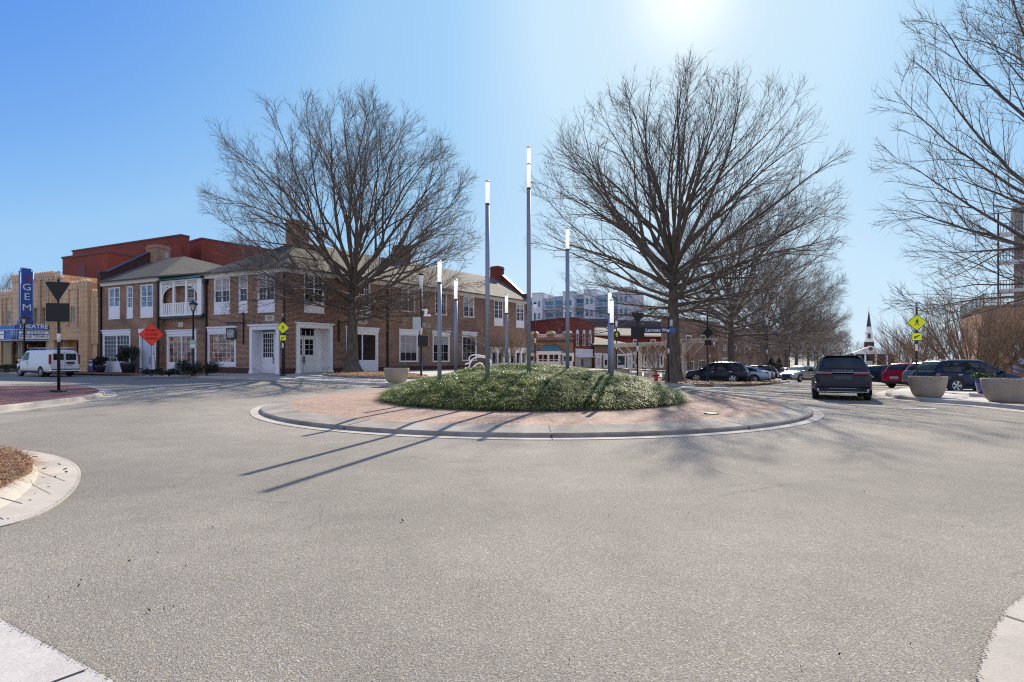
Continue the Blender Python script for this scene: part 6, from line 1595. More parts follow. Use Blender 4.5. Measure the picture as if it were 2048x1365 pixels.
# red corner block: tall plain face, and the street face with three arched windows
fR, lR = fpx(1147, 76, 1189, 84); bR = G(*fR.p) + .14
hR_ = fR.z(1147, 637.5) - bR
rr_ = thing('red_brick_block', 'red brick corner block with three narrow arched windows beyond the mound', 'building', (*fR.p, bR), fR.rz)
rc = lambda q: rect(fR, bR, *q)
W3 = [rc(q) for q in ((1152, 1157.5, 667, 692), (1165, 1170.5, 667.5, 692), (1177.5, 1183, 668, 692))]; gar = rc((1150.5, 1184, 712, 738)); gar = (gar[0], gar[1], 0, gar[3])
fL2, lL2 = fpx(1060, 84, 1139, 76); 
mb = MB(); wall(mb, 0, lR, -2, hR_, W3 + [gar]); mb.face([(lR, 0, -2), (lR, 12, -2), (lR, 12, hR_), (lR, 0, hR_)]); mb.face([(lR, 12, -2), (-9, 12, -2), (-9, 12, hR_), (lR, 12, hR_)])
mb.M = relM((*fR.p, bR), fR.rz, fL2, bR); wall(mb, 0, lL2, -2, hR_); mb.M = None
q0 = mb.v and None
a = fL2.w(lL2); A = Matrix.Translation((*fR.p, bR)) @ Matrix.Rotation(fR.rz, 4, 'Z'); Ai = A.inverted(); pl = Ai @ Vector((a[0], a[1], bR))
mb.face([(pl.x, pl.y, -2), (0, 0, -2), (0, 0, hR_), (pl.x, pl.y, hR_)]); mb.build('wall', M_REDBRICK, rr_)
mb = MB(); mb.box(-.1, lR + .1, -.1, .25, hR_, hR_ + .2); mb.M = relM((*fR.p, bR), fR.rz, fL2, bR); mb.box(0, lL2 + .1, -.1, .25, hR_ - .02, hR_ + .18); mb.build('coping', M_DKRED, rr_)
for w in W3:
    o = window(rr_, w, 1, 1, 3, 0, .13, sill=.05, rail=False, bars=.05)
    c, rr0 = (w[0] + w[1]) / 2, (w[1] - w[0]) / 2; MB().prismy([(c + rr0 * math.cos(t), w[3] - .02 + rr0 * math.sin(t)) for t in np.linspace(0, math.pi, 10)], -.04, .05).build('arch_head', M_WHITE, o)
a, b, c, d = gar
MB().box(a - .1, b + .1, -.12, .02, d - .1, d + 1.0).build('lintel', M_LILAC, rr_); MB().box(a - .15, b + .5, -.4, .0, d - .22, d - .1).build('ledge', M_WHITE, rr_)
MB().box(a, b, .05, .1, c, d - .1).build('shutter', mat('cream_shutter', (.5, .44, .36), .7, var=.15), rr_); MB().box(a + (b - a) * .36, a + (b - a) * .48, .02, .05, c + .3, d - .5).build('door', M_DKGREY, rr_)
# low shop in front with balustrade and teal canopy
fS, lS = fpx(1058, 74, 1146, 71.5); bS = G(*fS.p) + .14
hS = fS.z(1100, 676) - bS; sr = thing('bay_window_shop', 'single storey brick shop with a white lattice parapet, teal canopy and white bay window', 'building', (*fS.p, bS), fS.rz)
mb = MB(); wall(mb, 0, lS, -2, hS); mb.face([(0, 9, -2), (0, 0, -2), (0, 0, hS), (0, 9, hS)]); mb.face([(0, 0, hS - .1), (lS, 0, hS - .1), (lS, 9, hS - .1), (0, 9, hS - .1)]); mb.build('wall', M_BRICK2, sr)
zt, zl = fS.z(1100, 668) - bS, hS
mb = MB(); mb.box(0, lS, -.2, .0, hS - .55, hS - .35); mb.build('cornice', M_DKGREY, sr)
for k in range(3):
    p0, p1 = fS.t(1062 + 33 * k), fS.t(1075 + 33 * k); MB().box(p0, min(p1, lS), -.12, .25, zl - .35, zt).build('parapet_pier', M_BRICK2, sr)
    c = (p0 + p1) / 2; mb = MB(); mb.prismy([(c + .62 * math.cos(t), zt + .38 * math.sin(t)) for t in np.linspace(0, math.pi, 12)], -.16, .28); mb.build('pier_cap', M_STONE, sr)
    l0, l1 = p1, min(fS.t(1095 + 33 * k), lS)
    if l1 - l0 > .4:
        mb = MB(); mb.box(l0, l1, 0, .1, zt - .16, zt - .04); n = int((l1 - l0) / .22)
        for q in range(n):
            u0 = l0 + (l1 - l0) * q / n; u1 = l0 + (l1 - l0) * (q + 1) / n
            for za, zb_ in ((zl - .3, zt - .16), (zt - .16, zl - .3)): mb.tube([(u0, .05, za), (u1, .05, zb_)], .028, 4)
            zm_ = (zl - .3 + zt - .16) / 2
        mb.build('lattice', M_WHITE, sr)
for x0, x1, y0, y1 in ((1080, 1123, 703, 738), (1126, 1146, 706, 738), (1060, 1077, 706, 738)):
    a, b, c, d = rect(fS, bS, x0, x1, y0, y1); pj = .9 if x0 == 1080 else .1
    mb = MB(); mb.box(a, b, -pj, 0, 0, .9); mb.box(a - .08, b + .08, -pj - .1, 0, d - .45, d); n = 4 if x0 == 1080 else 2
    for k in range(n + 1): x = a + (b - a) * k / n; mb.box(x - (.14 if k % 2 == 0 else .05), x + (.14 if k % 2 == 0 else .05), -pj, -pj + .1, .9, d)
    mb.box(a, b, -pj + .01, -pj + .08, d - 1.15, d - 1.08)
    o = mb.build('bay_window' if pj > .5 else 'shop_window', M_WHITE, sr); MB().box(a + .05, b - .05, -pj + .06, 0, .9, d - .45).build('pane', M_GLASS, o)
a, b, c, d = rect(fS, bS, 1088, 1122, 690, 702.5)
mb = MB(); mb.face([(a - .1, -1.0, c), (b + .35, -1.0, c), (b - .6, 0, d), (a + .1, 0, d)])
for k in range(9):
    u = k / 8; p, q = Vector((a - .1 + (b - a + .45) * u, -1.01, c + .02)), Vector((a + .1 + (b - .7 - a) * u, -.01, d + .02)); mb.tube([p, q], .035, 4)
mb.build('canopy', M_TEAL, sr)
a, b, c, d = rect(fS, bS, 1062, 1078, 690, 703); mb = MB(); mb.face([(a, -1, c), (b, -1, c), (b, 0, d), (a, 0, d)]); mb.build('canopy', M_TEAL, sr)
# blue and white apartment block
M_APW = mat('apartment_render', (.66, .68, .74), .8, var=.08, vscale=.3); M_APB = mat('apartment_blue_render', (.34, .45, .58), .8, var=.1, vscale=.3); M_APG = mat('apartment_grey_render', (.58, .57, .62), .8, var=.08, vscale=.3)
M_APGL = glass_mat('apartment_glass', (.05, .16, .24), .08, .1)
def apartments(label, pa, pb, d0, d1, ytop, seed, cols, floors=5, flr=3.3):
    fa, la = fpx(pa, d0, pb, d1); top = fa.z(pa, ytop); rt = thing('apartment_block', label, 'building', (*fa.p, top - floors * flr - 1), fa.rz); rd = random.Random(seed)
    H0 = floors * flr + 1; x = 0.0; n = len(cols); w = la / n
    for k, cl in enumerate(cols):
        pr = (.0, -1.4, .3)[k % 3]; hh = H0 + (0, 1.1, -.4)[k % 3]; a, b = k * w, (k + 1) * w
        mb = MB(); mb.box(a, b, pr, 12, 0, hh); mb.build('wing', cl, rt); MB().box(a - .15, b + .15, pr - .15, 12, hh, hh + .3).build('parapet', M_APG, rt)
        for f in range(floors):
            z = .9 + f * flr
            if k % 3 == 1:
                o = MB().box(a + w * .18, a + w * .42, pr - .03, pr + .02, z + .6, z + 2.4).build('window', M_APW, rt); MB().box(a + w * .2, a + w * .4, pr - .05, pr - .03, z + .7, z + 2.3).build('pane', M_APGL, o)
                o = MB().box(a + w * .58, a + w * .82, pr - .03, pr + .02, z + .6, z + 2.4).build('window', M_APW, rt); MB().box(a + w * .6, a + w * .8, pr - .05, pr - .03, z + .7, z + 2.3).build('pane', M_APGL, o)
            else:
                o = MB().box(a + w * .1, a + w * .9, pr - .04, pr + .02, z + .1, z + 2.5).build('balcony_opening', M_APB, rt); MB().box(a + w * .16, a + w * .84, pr - .06, pr - .04, z + .15, z + 2.4).build('pane', M_APGL, o)
                MB().box(a + w * .05, a + w * .95, pr - 1.3, pr, z - .12, z + .08).build('balcony_slab', M_APW, rt)
                mb = MB(); mb.box(a + w * .05, a + w * .95, pr - 1.3, pr - 1.25, z + 1.0, z + 1.08)
                for q in range(9): xx = a + w * (.06 + .88 * q / 8); mb.box(xx - .03, xx + .03, pr - 1.3, pr - 1.25, z + .08, z + 1.0)
                mb.build('railing', M_APW, rt)
    return rt
apartments('pale blue and white balconied apartment block seen above the red brick wall', 1048, 1150, 160, 154, 598, 1, [M_APB, M_APW, M_APG, M_APB, M_APW])
apartments('grey apartment block with blue balcony glass, partly behind the low light columns', 1150, 1262, 156, 148, 592, 2, [M_APG, M_APW, M_APB, M_APG, M_APG])
# long flat-roofed building with a dark fascia behind, and a white vent box
fD, lD = fpx(1180, 112, 1420, 128); bD = G(*fD.p); 
ld = thing('long_low_building', 'long low red brick building with a wide tan roof under a dark fascia', 'building', (*fD.p, bD), fD.rz)
z1, z2, z3, z4 = (fD.z(1190, y) - bD for y in (644, 652, 669, 740))
wn = [rect(fD, bD, 1266, 1275, 679, 690), rect(fD, bD, 1301, 1312, 679, 690)]
mb = MB(); wall(mb, 0, lD, -2, z3, wn, 0); mb.build('wall', M_REDBRICK, ld)
for w in wn: window(ld, w, 1, 2, 2, 0, .25, rail=False)
mb = MB(); mb.face([(0, -.5, z3), (lD, -.5, z3), (lD, 7, z2 + .6), (0, 7, z2 + .6)]); mb.box(0, lD, -.5, -.4, z3 - .3, z3); mb.build('roof', M_SHINGLE, ld); MB().box(0, lD, -.52, -.5, z3 - .25, z3 + .02).build('fascia_board', M_TRIM, ld)
MB().box(0, lD, 7, 18, z3, z1 + 1.2).build('upper_storey', mat('slate_blue_fascia', (.06, .06, .09), .8, var=.1), ld)
for px in (1194, 1246, 1300, 1352): x = fD.t(px); mb = MB(); mb.lathe([(.9, 0), (.8, .3), (.5, .5), (.05, .55)], 12); mb.build('roof_dome', M_STONE, ld, (x, 4.5, z3 + (z2 - z3) * .66 + .3))
# row of low shops with white pilasters and hip roof
fK, lK = fpx(1188, 83, 1336, 88); bK = G(*fK.p) + .14
sk_ = thing('shop_row', 'low brick shop row with white pilasters and a tan hipped roof behind the hydrant', 'building', (*fK.p, bK), fK.rz)
hK = fK.z(1220, 690) - bK; mb = MB(); wall(mb, 0, lK, -2, hK); mb.build('wall', M_BRICK2, sk_)
rd = random.Random(4)
for k, (x0, x1) in enumerate(((1190, 1202), (1206, 1216), (1232, 1251), (1254, 1264), (1268, 1283), (1286, 1294), (1297, 1312), (1318, 1326))):
    a, b, c, d = rect(fK, bK, x0, x1, 711 + (k % 3), 742); c = 0
    mb = MB(); mb.box(a, a + .22, -.15, .02, c, d); mb.box(b - .22, b, -.15, .02, c, d); mb.box(a - .1, b + .1, -.2, .02, d, d + .35); mb.box(a + .22, b - .22, -.05, .02, c, c + .5)
    o = mb.build('shop_window', M_WHITE if k != 4 else M_CREAMW, sk_); MB().box(a + .22, b - .22, -.03, .01, c + .5, d).build('pane', M_GLASS if k % 3 else M_APG, o)
e, w2 = hK, fK.t(1272)
mb = MB(); r0 = (fK.t(1188) - 2, 4.0, fK.z(1190, 670) - bK); 
mb.face([(-4, -.5, e), (w2, -.5, e), (w2 * .18, 5, fK.z(1190, 668) - bK), (-4, 5, fK.z(1190, 668) - bK)]); mb.face([(w2, -.5, e), (w2 + 1, 10, e), (w2 * .18, 5, fK.z(1190, 668) - bK)]); mb.face([(w2, -.4, e - .02), (lK, -.4, e - .02), (lK, 10, e), (w2, 10, e)]); mb.build('roof', M_SHINGLE2, sk_)
MB().box(-4, lK, -.5, -.35, e - .25, e - .02).build('fascia_board', M_DKGREY, sk_)
def small_sign(label, px0, px1, y0, y1, d, m, rnd_=False, arm=True):
    f, l = fpx(px0, d, px1, d); z0, z1 = f.z(px0, y1), f.z(px0, y0); t = thing('hanging_sign', label, 'sign', (*f.p, z0), f.rz, 'small hanging shop signs')
    if rnd_: mb = MB(); mb.prismy([(l / 2 + l / 2 * math.cos(a), (z1 - z0) / 2 * (1 + math.sin(a))) for a in np.linspace(0, 6.283, 20, endpoint=False)], -.04, .04); o = mb.build('sign_board', M_BLACK, t); mb = MB(); mb.prismy([(l / 2 + l * .38 * math.cos(a), (z1 - z0) / 2 * (1 + .7 * math.sin(a))) for a in np.linspace(0, 6.283, 20, endpoint=False)], -.05, -.04); mb.build('sign_face', m, o)
    else: o = MB().box(0, l, -.04, .04, 0, z1 - z0).build('sign_board', m, t); MB().box(l * .2, l * .8, -.05, -.04, (z1 - z0) * .25, (z1 - z0) * .8).build('sign_print', M_APG, o)
    mb = MB(); mb.box(-.4, l + .6, -.03, .03, z1 - z0 + .45, z1 - z0 + .52); mb.box(l * .15, l * .15 + .03, -.01, .01, z1 - z0, z1 - z0 + .45); mb.box(l * .85, l * .85 + .03, -.01, .01, z1 - z0, z1 - z0 + .45); mb.build('bracket', M_BLACK, t)
small_sign('small square pale sign hanging left of the close light columns', 1194, 1203, 707, 716, 80, M_LILAC); small_sign('second square pale sign hanging just left of the close light columns', 1207, 1216, 711, 720, 82, M_LILAC); small_sign('oval black rimmed sign hanging behind the left slim sign pole', 1263.5, 1279, 701, 713, 78, M_STONE, True); small_sign('small teal round sign under the lamp with the round black sign', 1235, 1242, 719, 728, 80, M_TEAL, True)
# pergolas
def pergola(label, pxp, d, z_y0, span, up):
    f, l = fpx(span[0], d, span[1], d + up); b = G(*ray(pxp, d)) + .1; t = thing('pergola', label, 'pergola', (*f.p, b), f.rz)
    z0, z1 = f.z(span[0], z_y0[0]) - b, f.z(span[1], z_y0[1]) - b; xp = f.t(pxp)
    for k, y in enumerate((0, 2.6)):
        mb = MB(); mb.loft([[(0, y - .1, z0), (0, y + .1, z0), (0, y + .1, z0 + .3), (0, y - .1, z0 + .3)], [(l, y - .1, z1), (l, y + .1, z1), (l, y + .1, z1 + .3), (l, y - .1, z1 + .3)]], sm=False); mb.build('beam', M_CREAMW, t)
        zp = z0 + (z1 - z0) * xp / l; MB().box(xp - .17, xp + .17, y - .17, y + .17, -.5, zp).build('post', M_CREAMW, t)
        for s in (-1, 1):
            mb = MB(); q = xp + s * 2.7; zz = z0 + (z1 - z0) * q / l; mb.tube([(xp, y, zp - 2.6), (q, y, zz)], .065, 4, sm=False); mb.build('brace', M_CREAMW, t)
    n = 9
    for k in range(n): x = l * (k + .5) / n; z = z0 + (z1 - z0) * x / l + .3; MB().box(x - .06, x + .06, -.5, 3.1, z, z + .16).build('rafter', M_CREAMW, t)
pergola('weathered white timber pergola left of the thick trunk', 1297.5, 62, (695, 691), (1238, 1346), 1.0)
pergola('weathered white timber pergola right of the thick trunk', 1368, 64, (687, 684), (1352, 1436), 1.0)
# brown brick buildings to the right of the thick tree
fE, lE = fpx(1345, 108, 1440, 122); bE = G(*fE.p); hE = fE.z(1380, 640) - bE
plainb('brown_brick_shops', 'two storey brown brick shops right of the thick trunk behind the pergola', fE, lE, 2.5, hE, M_BRICK2, bE, [(rect(fE, bE, *q), dict(sash=1, cols=2, rows=3, fr=.2, rail=False)) for q in ((1372, 1383, 671, 685), (1401, 1412, 671, 686), (1372, 1388, 722, 740), (1396, 1412, 720, 740))], cop=M_TRIM)
fG, lG = fpx(1436, 118, 1512, 140); bG = G(*fG.p); hG = fG.z(1470, 655) - bG
plainb('brown_brick_terrace', 'brown brick terrace glimpsed between the second and third street trees', fG, lG, 5, hG, M_BRICK2, bG, [(rect(fG, bG, *q), dict(sash=1, cols=2, rows=3, fr=.2, rail=False)) for q in ((1446, 1452, 690, 702), (1466, 1473, 688, 702), (1489, 1497, 692, 706), (1445, 1462, 716, 738))], cop=M_TRIM)
fH, lH = fpx(1508, 150, 1580, 190); bH = G(*fH.p); hH = fH.z(1530, 668) - bH
plainb('distant_brick_terrace', 'distant brick terrace behind the third and fourth street trees', fH, lH, 14, hH, M_BRICK, bH, [(rect(fH, bH, *q), dict(sash=1, cols=2, rows=2, fr=.25, rail=False)) for q in ((1513, 1519, 690, 703), (1528, 1534, 694, 704), (1545, 1550, 697, 706))], cop=M_TRIM)
# clipped conifers between the trunks
M_CON = blade_mat('conifer_sprays', [(0, (.008, .018, .008)), (.7, (.02, .035, .014)), (1, (.04, .06, .025))], .7, .1)
def conifer(px, d, h, label):
    t = thing('conifer', label, 'conifer', at(px, d), 0, 'small clipped conifers'); rr = np.random.RandomState(int(px)); P = []
    for _ in range(900): z = rr.uniform(.05, 1); a = rr.uniform(0, 6.28); q = (1 - z) ** .8 * .34 * h * rr.uniform(.8, 1.05); P.append((q * math.cos(a), q * math.sin(a), z * h))
    leaf_cloud('crown', P, .18, M_CON, rr, t); MB().tube([(0, 0, 0), (0, 0, h * .9)], .06, 6).build('trunk', M_TWIG, t)
conifer(1542.5, 94, 3.6, 'left one of two dark clipped conifers between the street trees'); conifer(1551, 97, 2.6, 'low dark clipped conifer beside the taller left one'); conifer(1558, 98, 3.5, 'right one of two dark clipped conifers between the street trees')
# church
cd = 235; cx, cy = ray(1740, cd); kk = cd / F; bC = EYE + (HY - 741) * kk
Hd = Vector((-cx, -cy)).normalized(); crz = math.atan2(-.857, -.515) + R(90)
ch = thing('church', 'distant church with a white columned portico and a tall dark steeple', 'church', (cx, cy, bC), R(-28))
zz = lambda y: (741 - y) * kk
mb = MB(); mb.box(-9, 9, 2, 26, -3, zz(711)); mb.build('wall', M_DKBRICK, ch)
mb = MB(); gable(mb, -9.4, 9.4, [(2, zz(711)), (14, zz(711) + 5.2), (26, zz(711))]) if False else None
mb = MB(); mb.prismy([(-9.6, zz(711)), (9.6, zz(711)), (0, zz(696))], 1.5, 27); mb.build('roof', mat('church_slate', (.17, .18, .22), .8, var=.1), ch)
mb = MB(); mb.prismy([(-6.2, zz(705.5)), (6.2, zz(705.5)), (0, zz(692))], -3.0, 2.5); mb.box(-6.2, 6.2, -3.0, 2, zz(708.5), zz(705.5)); po = mb.build('portico', M_WHITE, ch)
for x in (-5.7, -1.9, 1.9, 5.7): MB().tube([(x, -2.5, -1), (x, -2.5, zz(708.5))], .36, 10).build('column', M_WHITE, po)
mb = MB(); mb.M = Matrix.Translation((0, -3.02, zz(698.5))) @ Matrix.Rotation(R(90), 4, 'X'); mb.lathe([(.75, 0), (.75, .06), (.5, .06)], 14); mb.build('round_window', M_DKGREY, po)
MB().box(-1.1, 1.1, 1.9, 2.0, -.5, 4).build('door', M_WHITE, ch); MB().box(-5, 5, -5, -3, -2.5, -.4).build('steps', M_STONE, ch)
k2 = kk
st = MB().box(-1.75, 1.75, 3, 6.5, zz(712), zz(684)).build('tower', M_DKBRICK, ch)
mb = MB(); mb.box(-1.7, 1.7, 3.05, 6.45, zz(684), zz(680)); mb.box(-1.3, 1.3, 3.45, 6.05, zz(680), zz(664)); mb.box(-1.4, 1.4, 3.35, 6.15, zz(664.5), zz(663.5)); mb.box(-.95, .95, 3.8, 5.7, zz(663.5), zz(653)); bf = mb.build('belfry', M_WHITE, st); MB().box(-.55, .55, 3.38, 3.45, zz(677), zz(666.5)).build('louvre', M_DKGREY, bf)
mb = MB(); mb.M = Matrix.Translation((0, 4.75, 0)) @ Matrix.Rotation(R(22.5), 4, 'Z'); mb.lathe([(.95, zz(653)), (.04, zz(619))], 8, sm=False); mb.build('spire', mat('dark_copper_spire', (.06, .045, .05), .6), st)
mb = MB(); mb.box(-.04, .04, 4.7, 4.8, zz(619), zz(612)); mb.box(-.4, .4, 4.7, 4.8, zz(615), zz(614.3)); mb.build('cross', M_STONE, st)
# brick building with mural and the tower block at the right
fM, lM = fpx(1921, 60, 1967, 48); bM = G(*fM.p) - .3; hM = fM.z(1965, 617) - bM
mr = plainb('orange_brick_building', 'orange brick building with a railed roof terrace and a grey mural behind the widest crape myrtle', fM, lM, 24, hM, M_ORBRICK, bM, cop=M_DKGREY)
mr['label'] = 'orange brick building with a railed roof terrace behind the widest crape myrtle'
mb = MB(); n = 20
for k in range(n): x = lM * k / (n - 1); mb.box(x - .03, x + .03, -.03, .03, hM + .18, hM + 1.2)
for k in range(20): mb.box(lM - .03, lM + .03, k * 1.1, k * 1.1 + .06, hM + .18, hM + 1.2)
mb.box(0, lM, -.04, .04, hM + 1.15, hM + 1.22); mb.box(lM - .04, lM + .04, 0, 22, hM + 1.15, hM + 1.22); mb.build('railing', M_BLACK, mr)
def mural_mat():
    m = bpy.data.materials.new('grey_mural_paint'); m.use_nodes = True; nt = m.node_tree; b = nt.nodes['Principled BSDF']; tc = N(nt, 'ShaderNodeTexCoord')
    n = N(nt, 'ShaderNodeTexNoise'); n.inputs['Scale'].default_value = .75; n.inputs['Detail'].default_value = 3; n.inputs['Distortion'].default_value = 2.2; nt.links.new(tc.outputs['UV'], n.inputs['Vector'])
    cr = N(nt, 'ShaderNodeValToRGB'); e = cr.color_ramp.elements; e[0].position = .36; e[0].color = (.05, .055, .09, 1); e[1].position = .62; e[1].color = (.5, .52, .66, 1); x = e.new(.46); x.color = (.30, .32, .44, 1)
    nt.links.new(n.outputs['Fac'], cr.inputs['Fac']); nt.links.new(cr.outputs['Color'], b.inputs['Base Color']); b.inputs['Roughness'].default_value = .7; return m
zA_, zB_2 = EYE + (HY - 746) * 47 / F - bM, EYE + (HY - 690) * 47 / F - bM
MB().box(lM, lM + .06, 1.9, 7.5, zA_, zB_2).build('mural', mural_mat(), mr)
MB().box(lM, lM + .35, 1.0, 1.75, -1, hM - 3.2).build('brick_pier', M_ORBRICK, mr); MB().box(lM + .36, lM + .5, 1.25, 1.5, 2.2, 2.6).build('wall_lamp', M_BLACK, mr)
MB().box(lM, lM + .04, .1, .95, -1, 3.2).build('recess', M_DKBRICK, mr)
fA, lA = Fac(ray(2001, 66), (.74, -.67)), 24.0; bA = G(*fA.p); hA = fA.z(2003, 470) - bA
ap = thing('balcony_tower', 'tall tower block with stacked steel balconies at the right edge', 'building', (*fA.p, bA), fA.rz)
MB().box(1.2, lA, 2.2, 16, 0, hA + 3.4).build('wall', mat('tower_grey_brick', (.26, .23, .22), .85, var=.12), ap); 
mb = MB(); mb.prismy([(.9, hA + 3.4), (lA, hA + 3.4), (lA, hA + 6.5), (3.5, hA + 6.0)], 2.0, 16); mb.build('roof', M_APG, ap)
fl_ = 3.4; nf = int(hA / fl_) + 1
for k in range(nf):
    z = hA - k * fl_
    MB().box(-.3, 5.5, -.1, 2.2, z, z + .25).build('balcony_slab', M_APW, ap)
    mb = MB(); mb.box(-.3, 5.5, -.08, -.02, z + 1.25, z + 1.32); mb.box(-.3, -.24, -.08, 2.2, z + 1.25, z + 1.32)
    for q in range(22): x = -.28 + 5.7 * q / 21; mb.box(x - .025, x + .025, -.07, -.03, z + .25, z + 1.25)
    mb.build('railing', M_BLACK, ap)
    o = MB().box(2.0, 4.6, 2.12, 2.2, z + .3, z + 2.7).build('window', M_APG, ap); MB().box(2.1, 4.5, 2.08, 2.12, z + .35, z + 2.6).build('pane', M_APGL, o)
    o = MB().box(6.2, 8.4, 2.12, 2.2, z + .8, z + 2.6).build('window', M_APW, ap); MB().box(6.3, 8.3, 2.08, 2.12, z + .9, z + 2.5).build('pane', M_APGL, o)
for x in (-.2, 2.6, 5.4): MB().box(x - .09, x + .09, -.12, .06, 0, hA + 2.6).build('balcony_post', M_BLACK, ap)
# low walls, benches and tables on the sunny plaza left of the thick tree
pz = gp(1255, 752); 
for px, d, l in ((1251, 50, 'dark litter bin on the sunlit paving by the low shops'),):
    t = thing('litter_bin', l, 'bin', at(px, d, .14)); MB().lathe([(.3, 0), (.36, .1), (.38, .8), (.34, .86), (.2, .9)], 14).build('drum', mat('brown_bin', (.08, .05, .04), .6), t); MB().lathe([(.38, .72), (.39, .75)], 14).build('band', M_BLACK, t)
def table(px, d, label):
    t = thing('cafe_table', label, 'table', at(px, d, .14), 0, 'pale outdoor tables'); MB().lathe([(.75, .72), (.75, .78)], 18).build('table_top', M_STONE, t); MB().tube([(0, 0, 0), (0, 0, .72)], .06, 8).build('leg', M_GALV, t)
    for k in range(3):
        a = 2.1 * k + .4; s = MB(); s.M = Matrix.Translation((1.05 * math.cos(a), 1.05 * math.sin(a), 0)); s.box(-.25, .25, -.25, .25, .40, .46); s.box(-.2, .2, -.2, .2, 0, .4); s.build('stool', M_STONE, t)
table(1262, 55, 'pale outdoor table with stools behind the hidden bowl planter'); table(1290, 57, 'pale outdoor table with stools left of the hydrant'); table(1326, 58, 'pale outdoor table with stools behind the thick trunk')
# far wood closing the horizon
FG = 'bare trees of the far wood'
wd = Tubes(); rdw = random.Random(9)
fw = thing('bare_tree', 'hazy bare tree of the far wood on the horizon', 'tree', (0, 0, 0), 0, FG)
oak(fw, 77, 17, 8.0, 3.5, .3, 13, .55)
fwl = [(1690, 290, 1), (1712, 300, .9), (1775, 285, .85), (1800, 300, .8), (1828, 270, .8), (1856, 240, .75), (1892, 220, .75), (1925, 200, .7), (1405, 230, .9), (1360, 220, .8), (1300, 240, .9), (1500, 260, 1.1), (1545, 270, 1.0), (1450, 250, 1.1), (1590, 300, 1.0), (1630, 310, 1.0), (5, 95, .95), (-30, 92, .95), (1985, 180, .8), (2050, 170, .9), (1100, 130, .75), (1128, 136, .7), (1080, 140, .7)]
for i, (px, d, s) in enumerate(fwl):
    if i == 0: fw.location = at(px, d); fw.scale = (s, s, s)
    else: dup(fw, fw['label'], at(px, d), i * 1.3, FG, (s, s, s))
# low hill and hedge line behind everything
def hill(name, pxs, d, ys, m):
    mb = MB(); a = [ray(p, d) for p in pxs]
    for k in range(len(pxs) - 1):
        z0, z1 = EYE + (HY - ys[k]) * d / F, EYE + (HY - ys[k + 1]) * d / F
        mb.face([(*a[k], -25), (*a[k + 1], -25), (a[k + 1][0], a[k + 1][1] + 0, z1), (*a[k], z0)]); mb.face([(*a[k], z0), (a[k + 1][0], a[k + 1][1], z1), (a[k + 1][0] * 1.5, a[k + 1][1] * 1.5, -25), (a[k][0] * 1.5, a[k][1] * 1.5, -25)])
    return struct(mb.build(name, m))
# ------------------------------------------------------------------ camera, sun, sky
cam = bpy.data.cameras.new('camera'); co = bpy.data.objects.new('camera', cam); COL.objects.link(co)
co.location = (0, 0, EYE); co.rotation_euler = (R(90), 0, 0)
cam.sensor_width = 36; cam.lens = 36 * F / 2048; cam.shift_y = (HY - 682.5) / 2048; cam.clip_start = .05; cam.clip_end = 6000
SC.camera = co
AZ, EL = R(17.6), R(35.8)
Sv = Vector((math.sin(AZ) * math.cos(EL), math.cos(AZ) * math.cos(EL), math.sin(EL)))
sl = bpy.data.lights.new('sun', 'SUN'); so = bpy.data.objects.new('sun', sl); COL.objects.link(so)
sl.energy = 4.7; sl.angle = R(.53); sl.color = (1, .91, .78); so.rotation_euler = Sv.to_track_quat('Z', 'Y').to_euler()
w = bpy.data.worlds.new('World'); SC.world = w; w.use_nodes = True; nt = w.node_tree
sk = nt.nodes.new('ShaderNodeTexSky'); sk.sky_type = 'NISHITA'; sk.sun_disc = False; sk.sun_elevation = EL; sk.sun_rotation = AZ
sk.altitude = 200; sk.air_density = 1.0; sk.dust_density = 1.0; sk.ozone_density = 1.2
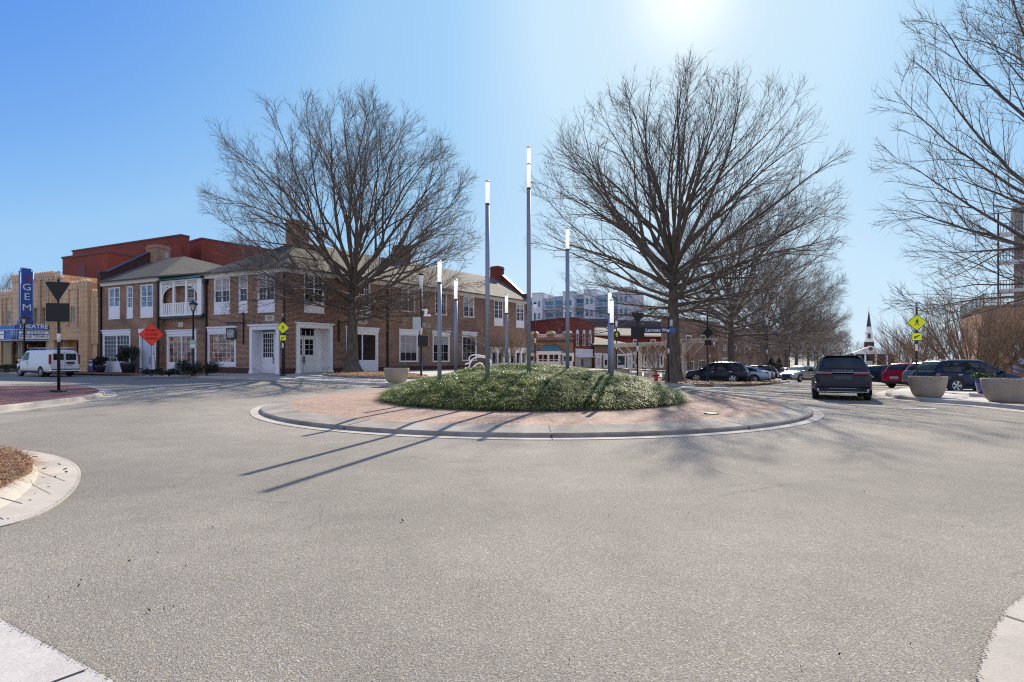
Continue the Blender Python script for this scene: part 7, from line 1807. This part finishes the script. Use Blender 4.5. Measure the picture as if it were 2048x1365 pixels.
# clear winter noon: the sky texture's own brightness picks the blue (deep away from the sun, pale toward it), and the glow beside the sun goes white
sp = N(nt, 'ShaderNodeSeparateColor'); nt.links.new(sk.outputs[0], sp.inputs[0])
cr = N(nt, 'ShaderNodeValToRGB'); el = cr.color_ramp.elements
stops = [(1.0, (.080, .242, .753)), (1.9, (.132, .336, .84)), (2.67, (.228, .482, .885)), (3.4, (.330, .590, .913)), (5.25, (.381, .651, .947)), (6.85, (.491, .723, .965)), (8.75, (.590, .805, .985)), (12.5, (.640, .830, .975)), (16, (.72, .87, .99))]
while len(el) < len(stops): el.new(.5)
for e, (q, c) in zip(el, stops): e.position = q / 16; e.color = (*c, 1)
nt.links.new(rng(nt, sp.outputs['Red'], 0, 16, 0, 1), cr.inputs['Fac'])
g1 = rng(nt, sp.outputs['Blue'], 12.0, 15.6, 0, 1); g2 = N(nt, 'ShaderNodeMath', operation='POWER'); nt.links.new(g1, g2.inputs[0]); g2.inputs[1].default_value = 3
cb = N(nt, 'ShaderNodeVectorMath', operation='SCALE'); nt.links.new(mixc(nt, cr.outputs['Color'], (1.5, 1.5, 1.48), g2.outputs[0]), cb.inputs[0]); cb.inputs['Scale'].default_value = 5.74
# whitish fill added to the unseen sky behind the camera, brightening shaded facades
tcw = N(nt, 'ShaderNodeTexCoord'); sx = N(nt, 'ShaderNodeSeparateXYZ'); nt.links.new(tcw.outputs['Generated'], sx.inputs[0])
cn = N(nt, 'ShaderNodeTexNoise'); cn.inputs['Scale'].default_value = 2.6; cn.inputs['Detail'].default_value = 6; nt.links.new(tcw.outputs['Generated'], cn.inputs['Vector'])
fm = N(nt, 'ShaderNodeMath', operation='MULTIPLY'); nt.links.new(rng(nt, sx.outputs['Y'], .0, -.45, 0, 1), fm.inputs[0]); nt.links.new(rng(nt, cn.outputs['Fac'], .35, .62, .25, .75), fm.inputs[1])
fill_sky = mixc(nt, cb.outputs[0], (5.4, 5.4, 5.7), fm.outputs[0])
nt.links.new(fill_sky, nt.nodes['Background'].inputs['Color']); nt.nodes['Background'].inputs['Strength'].default_value = .1
SC.view_settings.view_transform = 'Standard'; SC.view_settings.look = 'None'; SC.view_settings.gamma = 1; SC.view_settings.exposure = 0.8
SC.view_settings.use_curve_mapping = False
SC.cycles.max_bounces = 6; SC.cycles.diffuse_bounces = 3; SC.cycles.glossy_bounces = 3; SC.cycles.transparent_max_bounces = 8
SC.cycles.sample_clamp_indirect = 6
SC.cycles.use_denoising = False
SC.cycles.pixel_filter_type = 'BLACKMAN_HARRIS'; SC.cycles.filter_width = 1.15
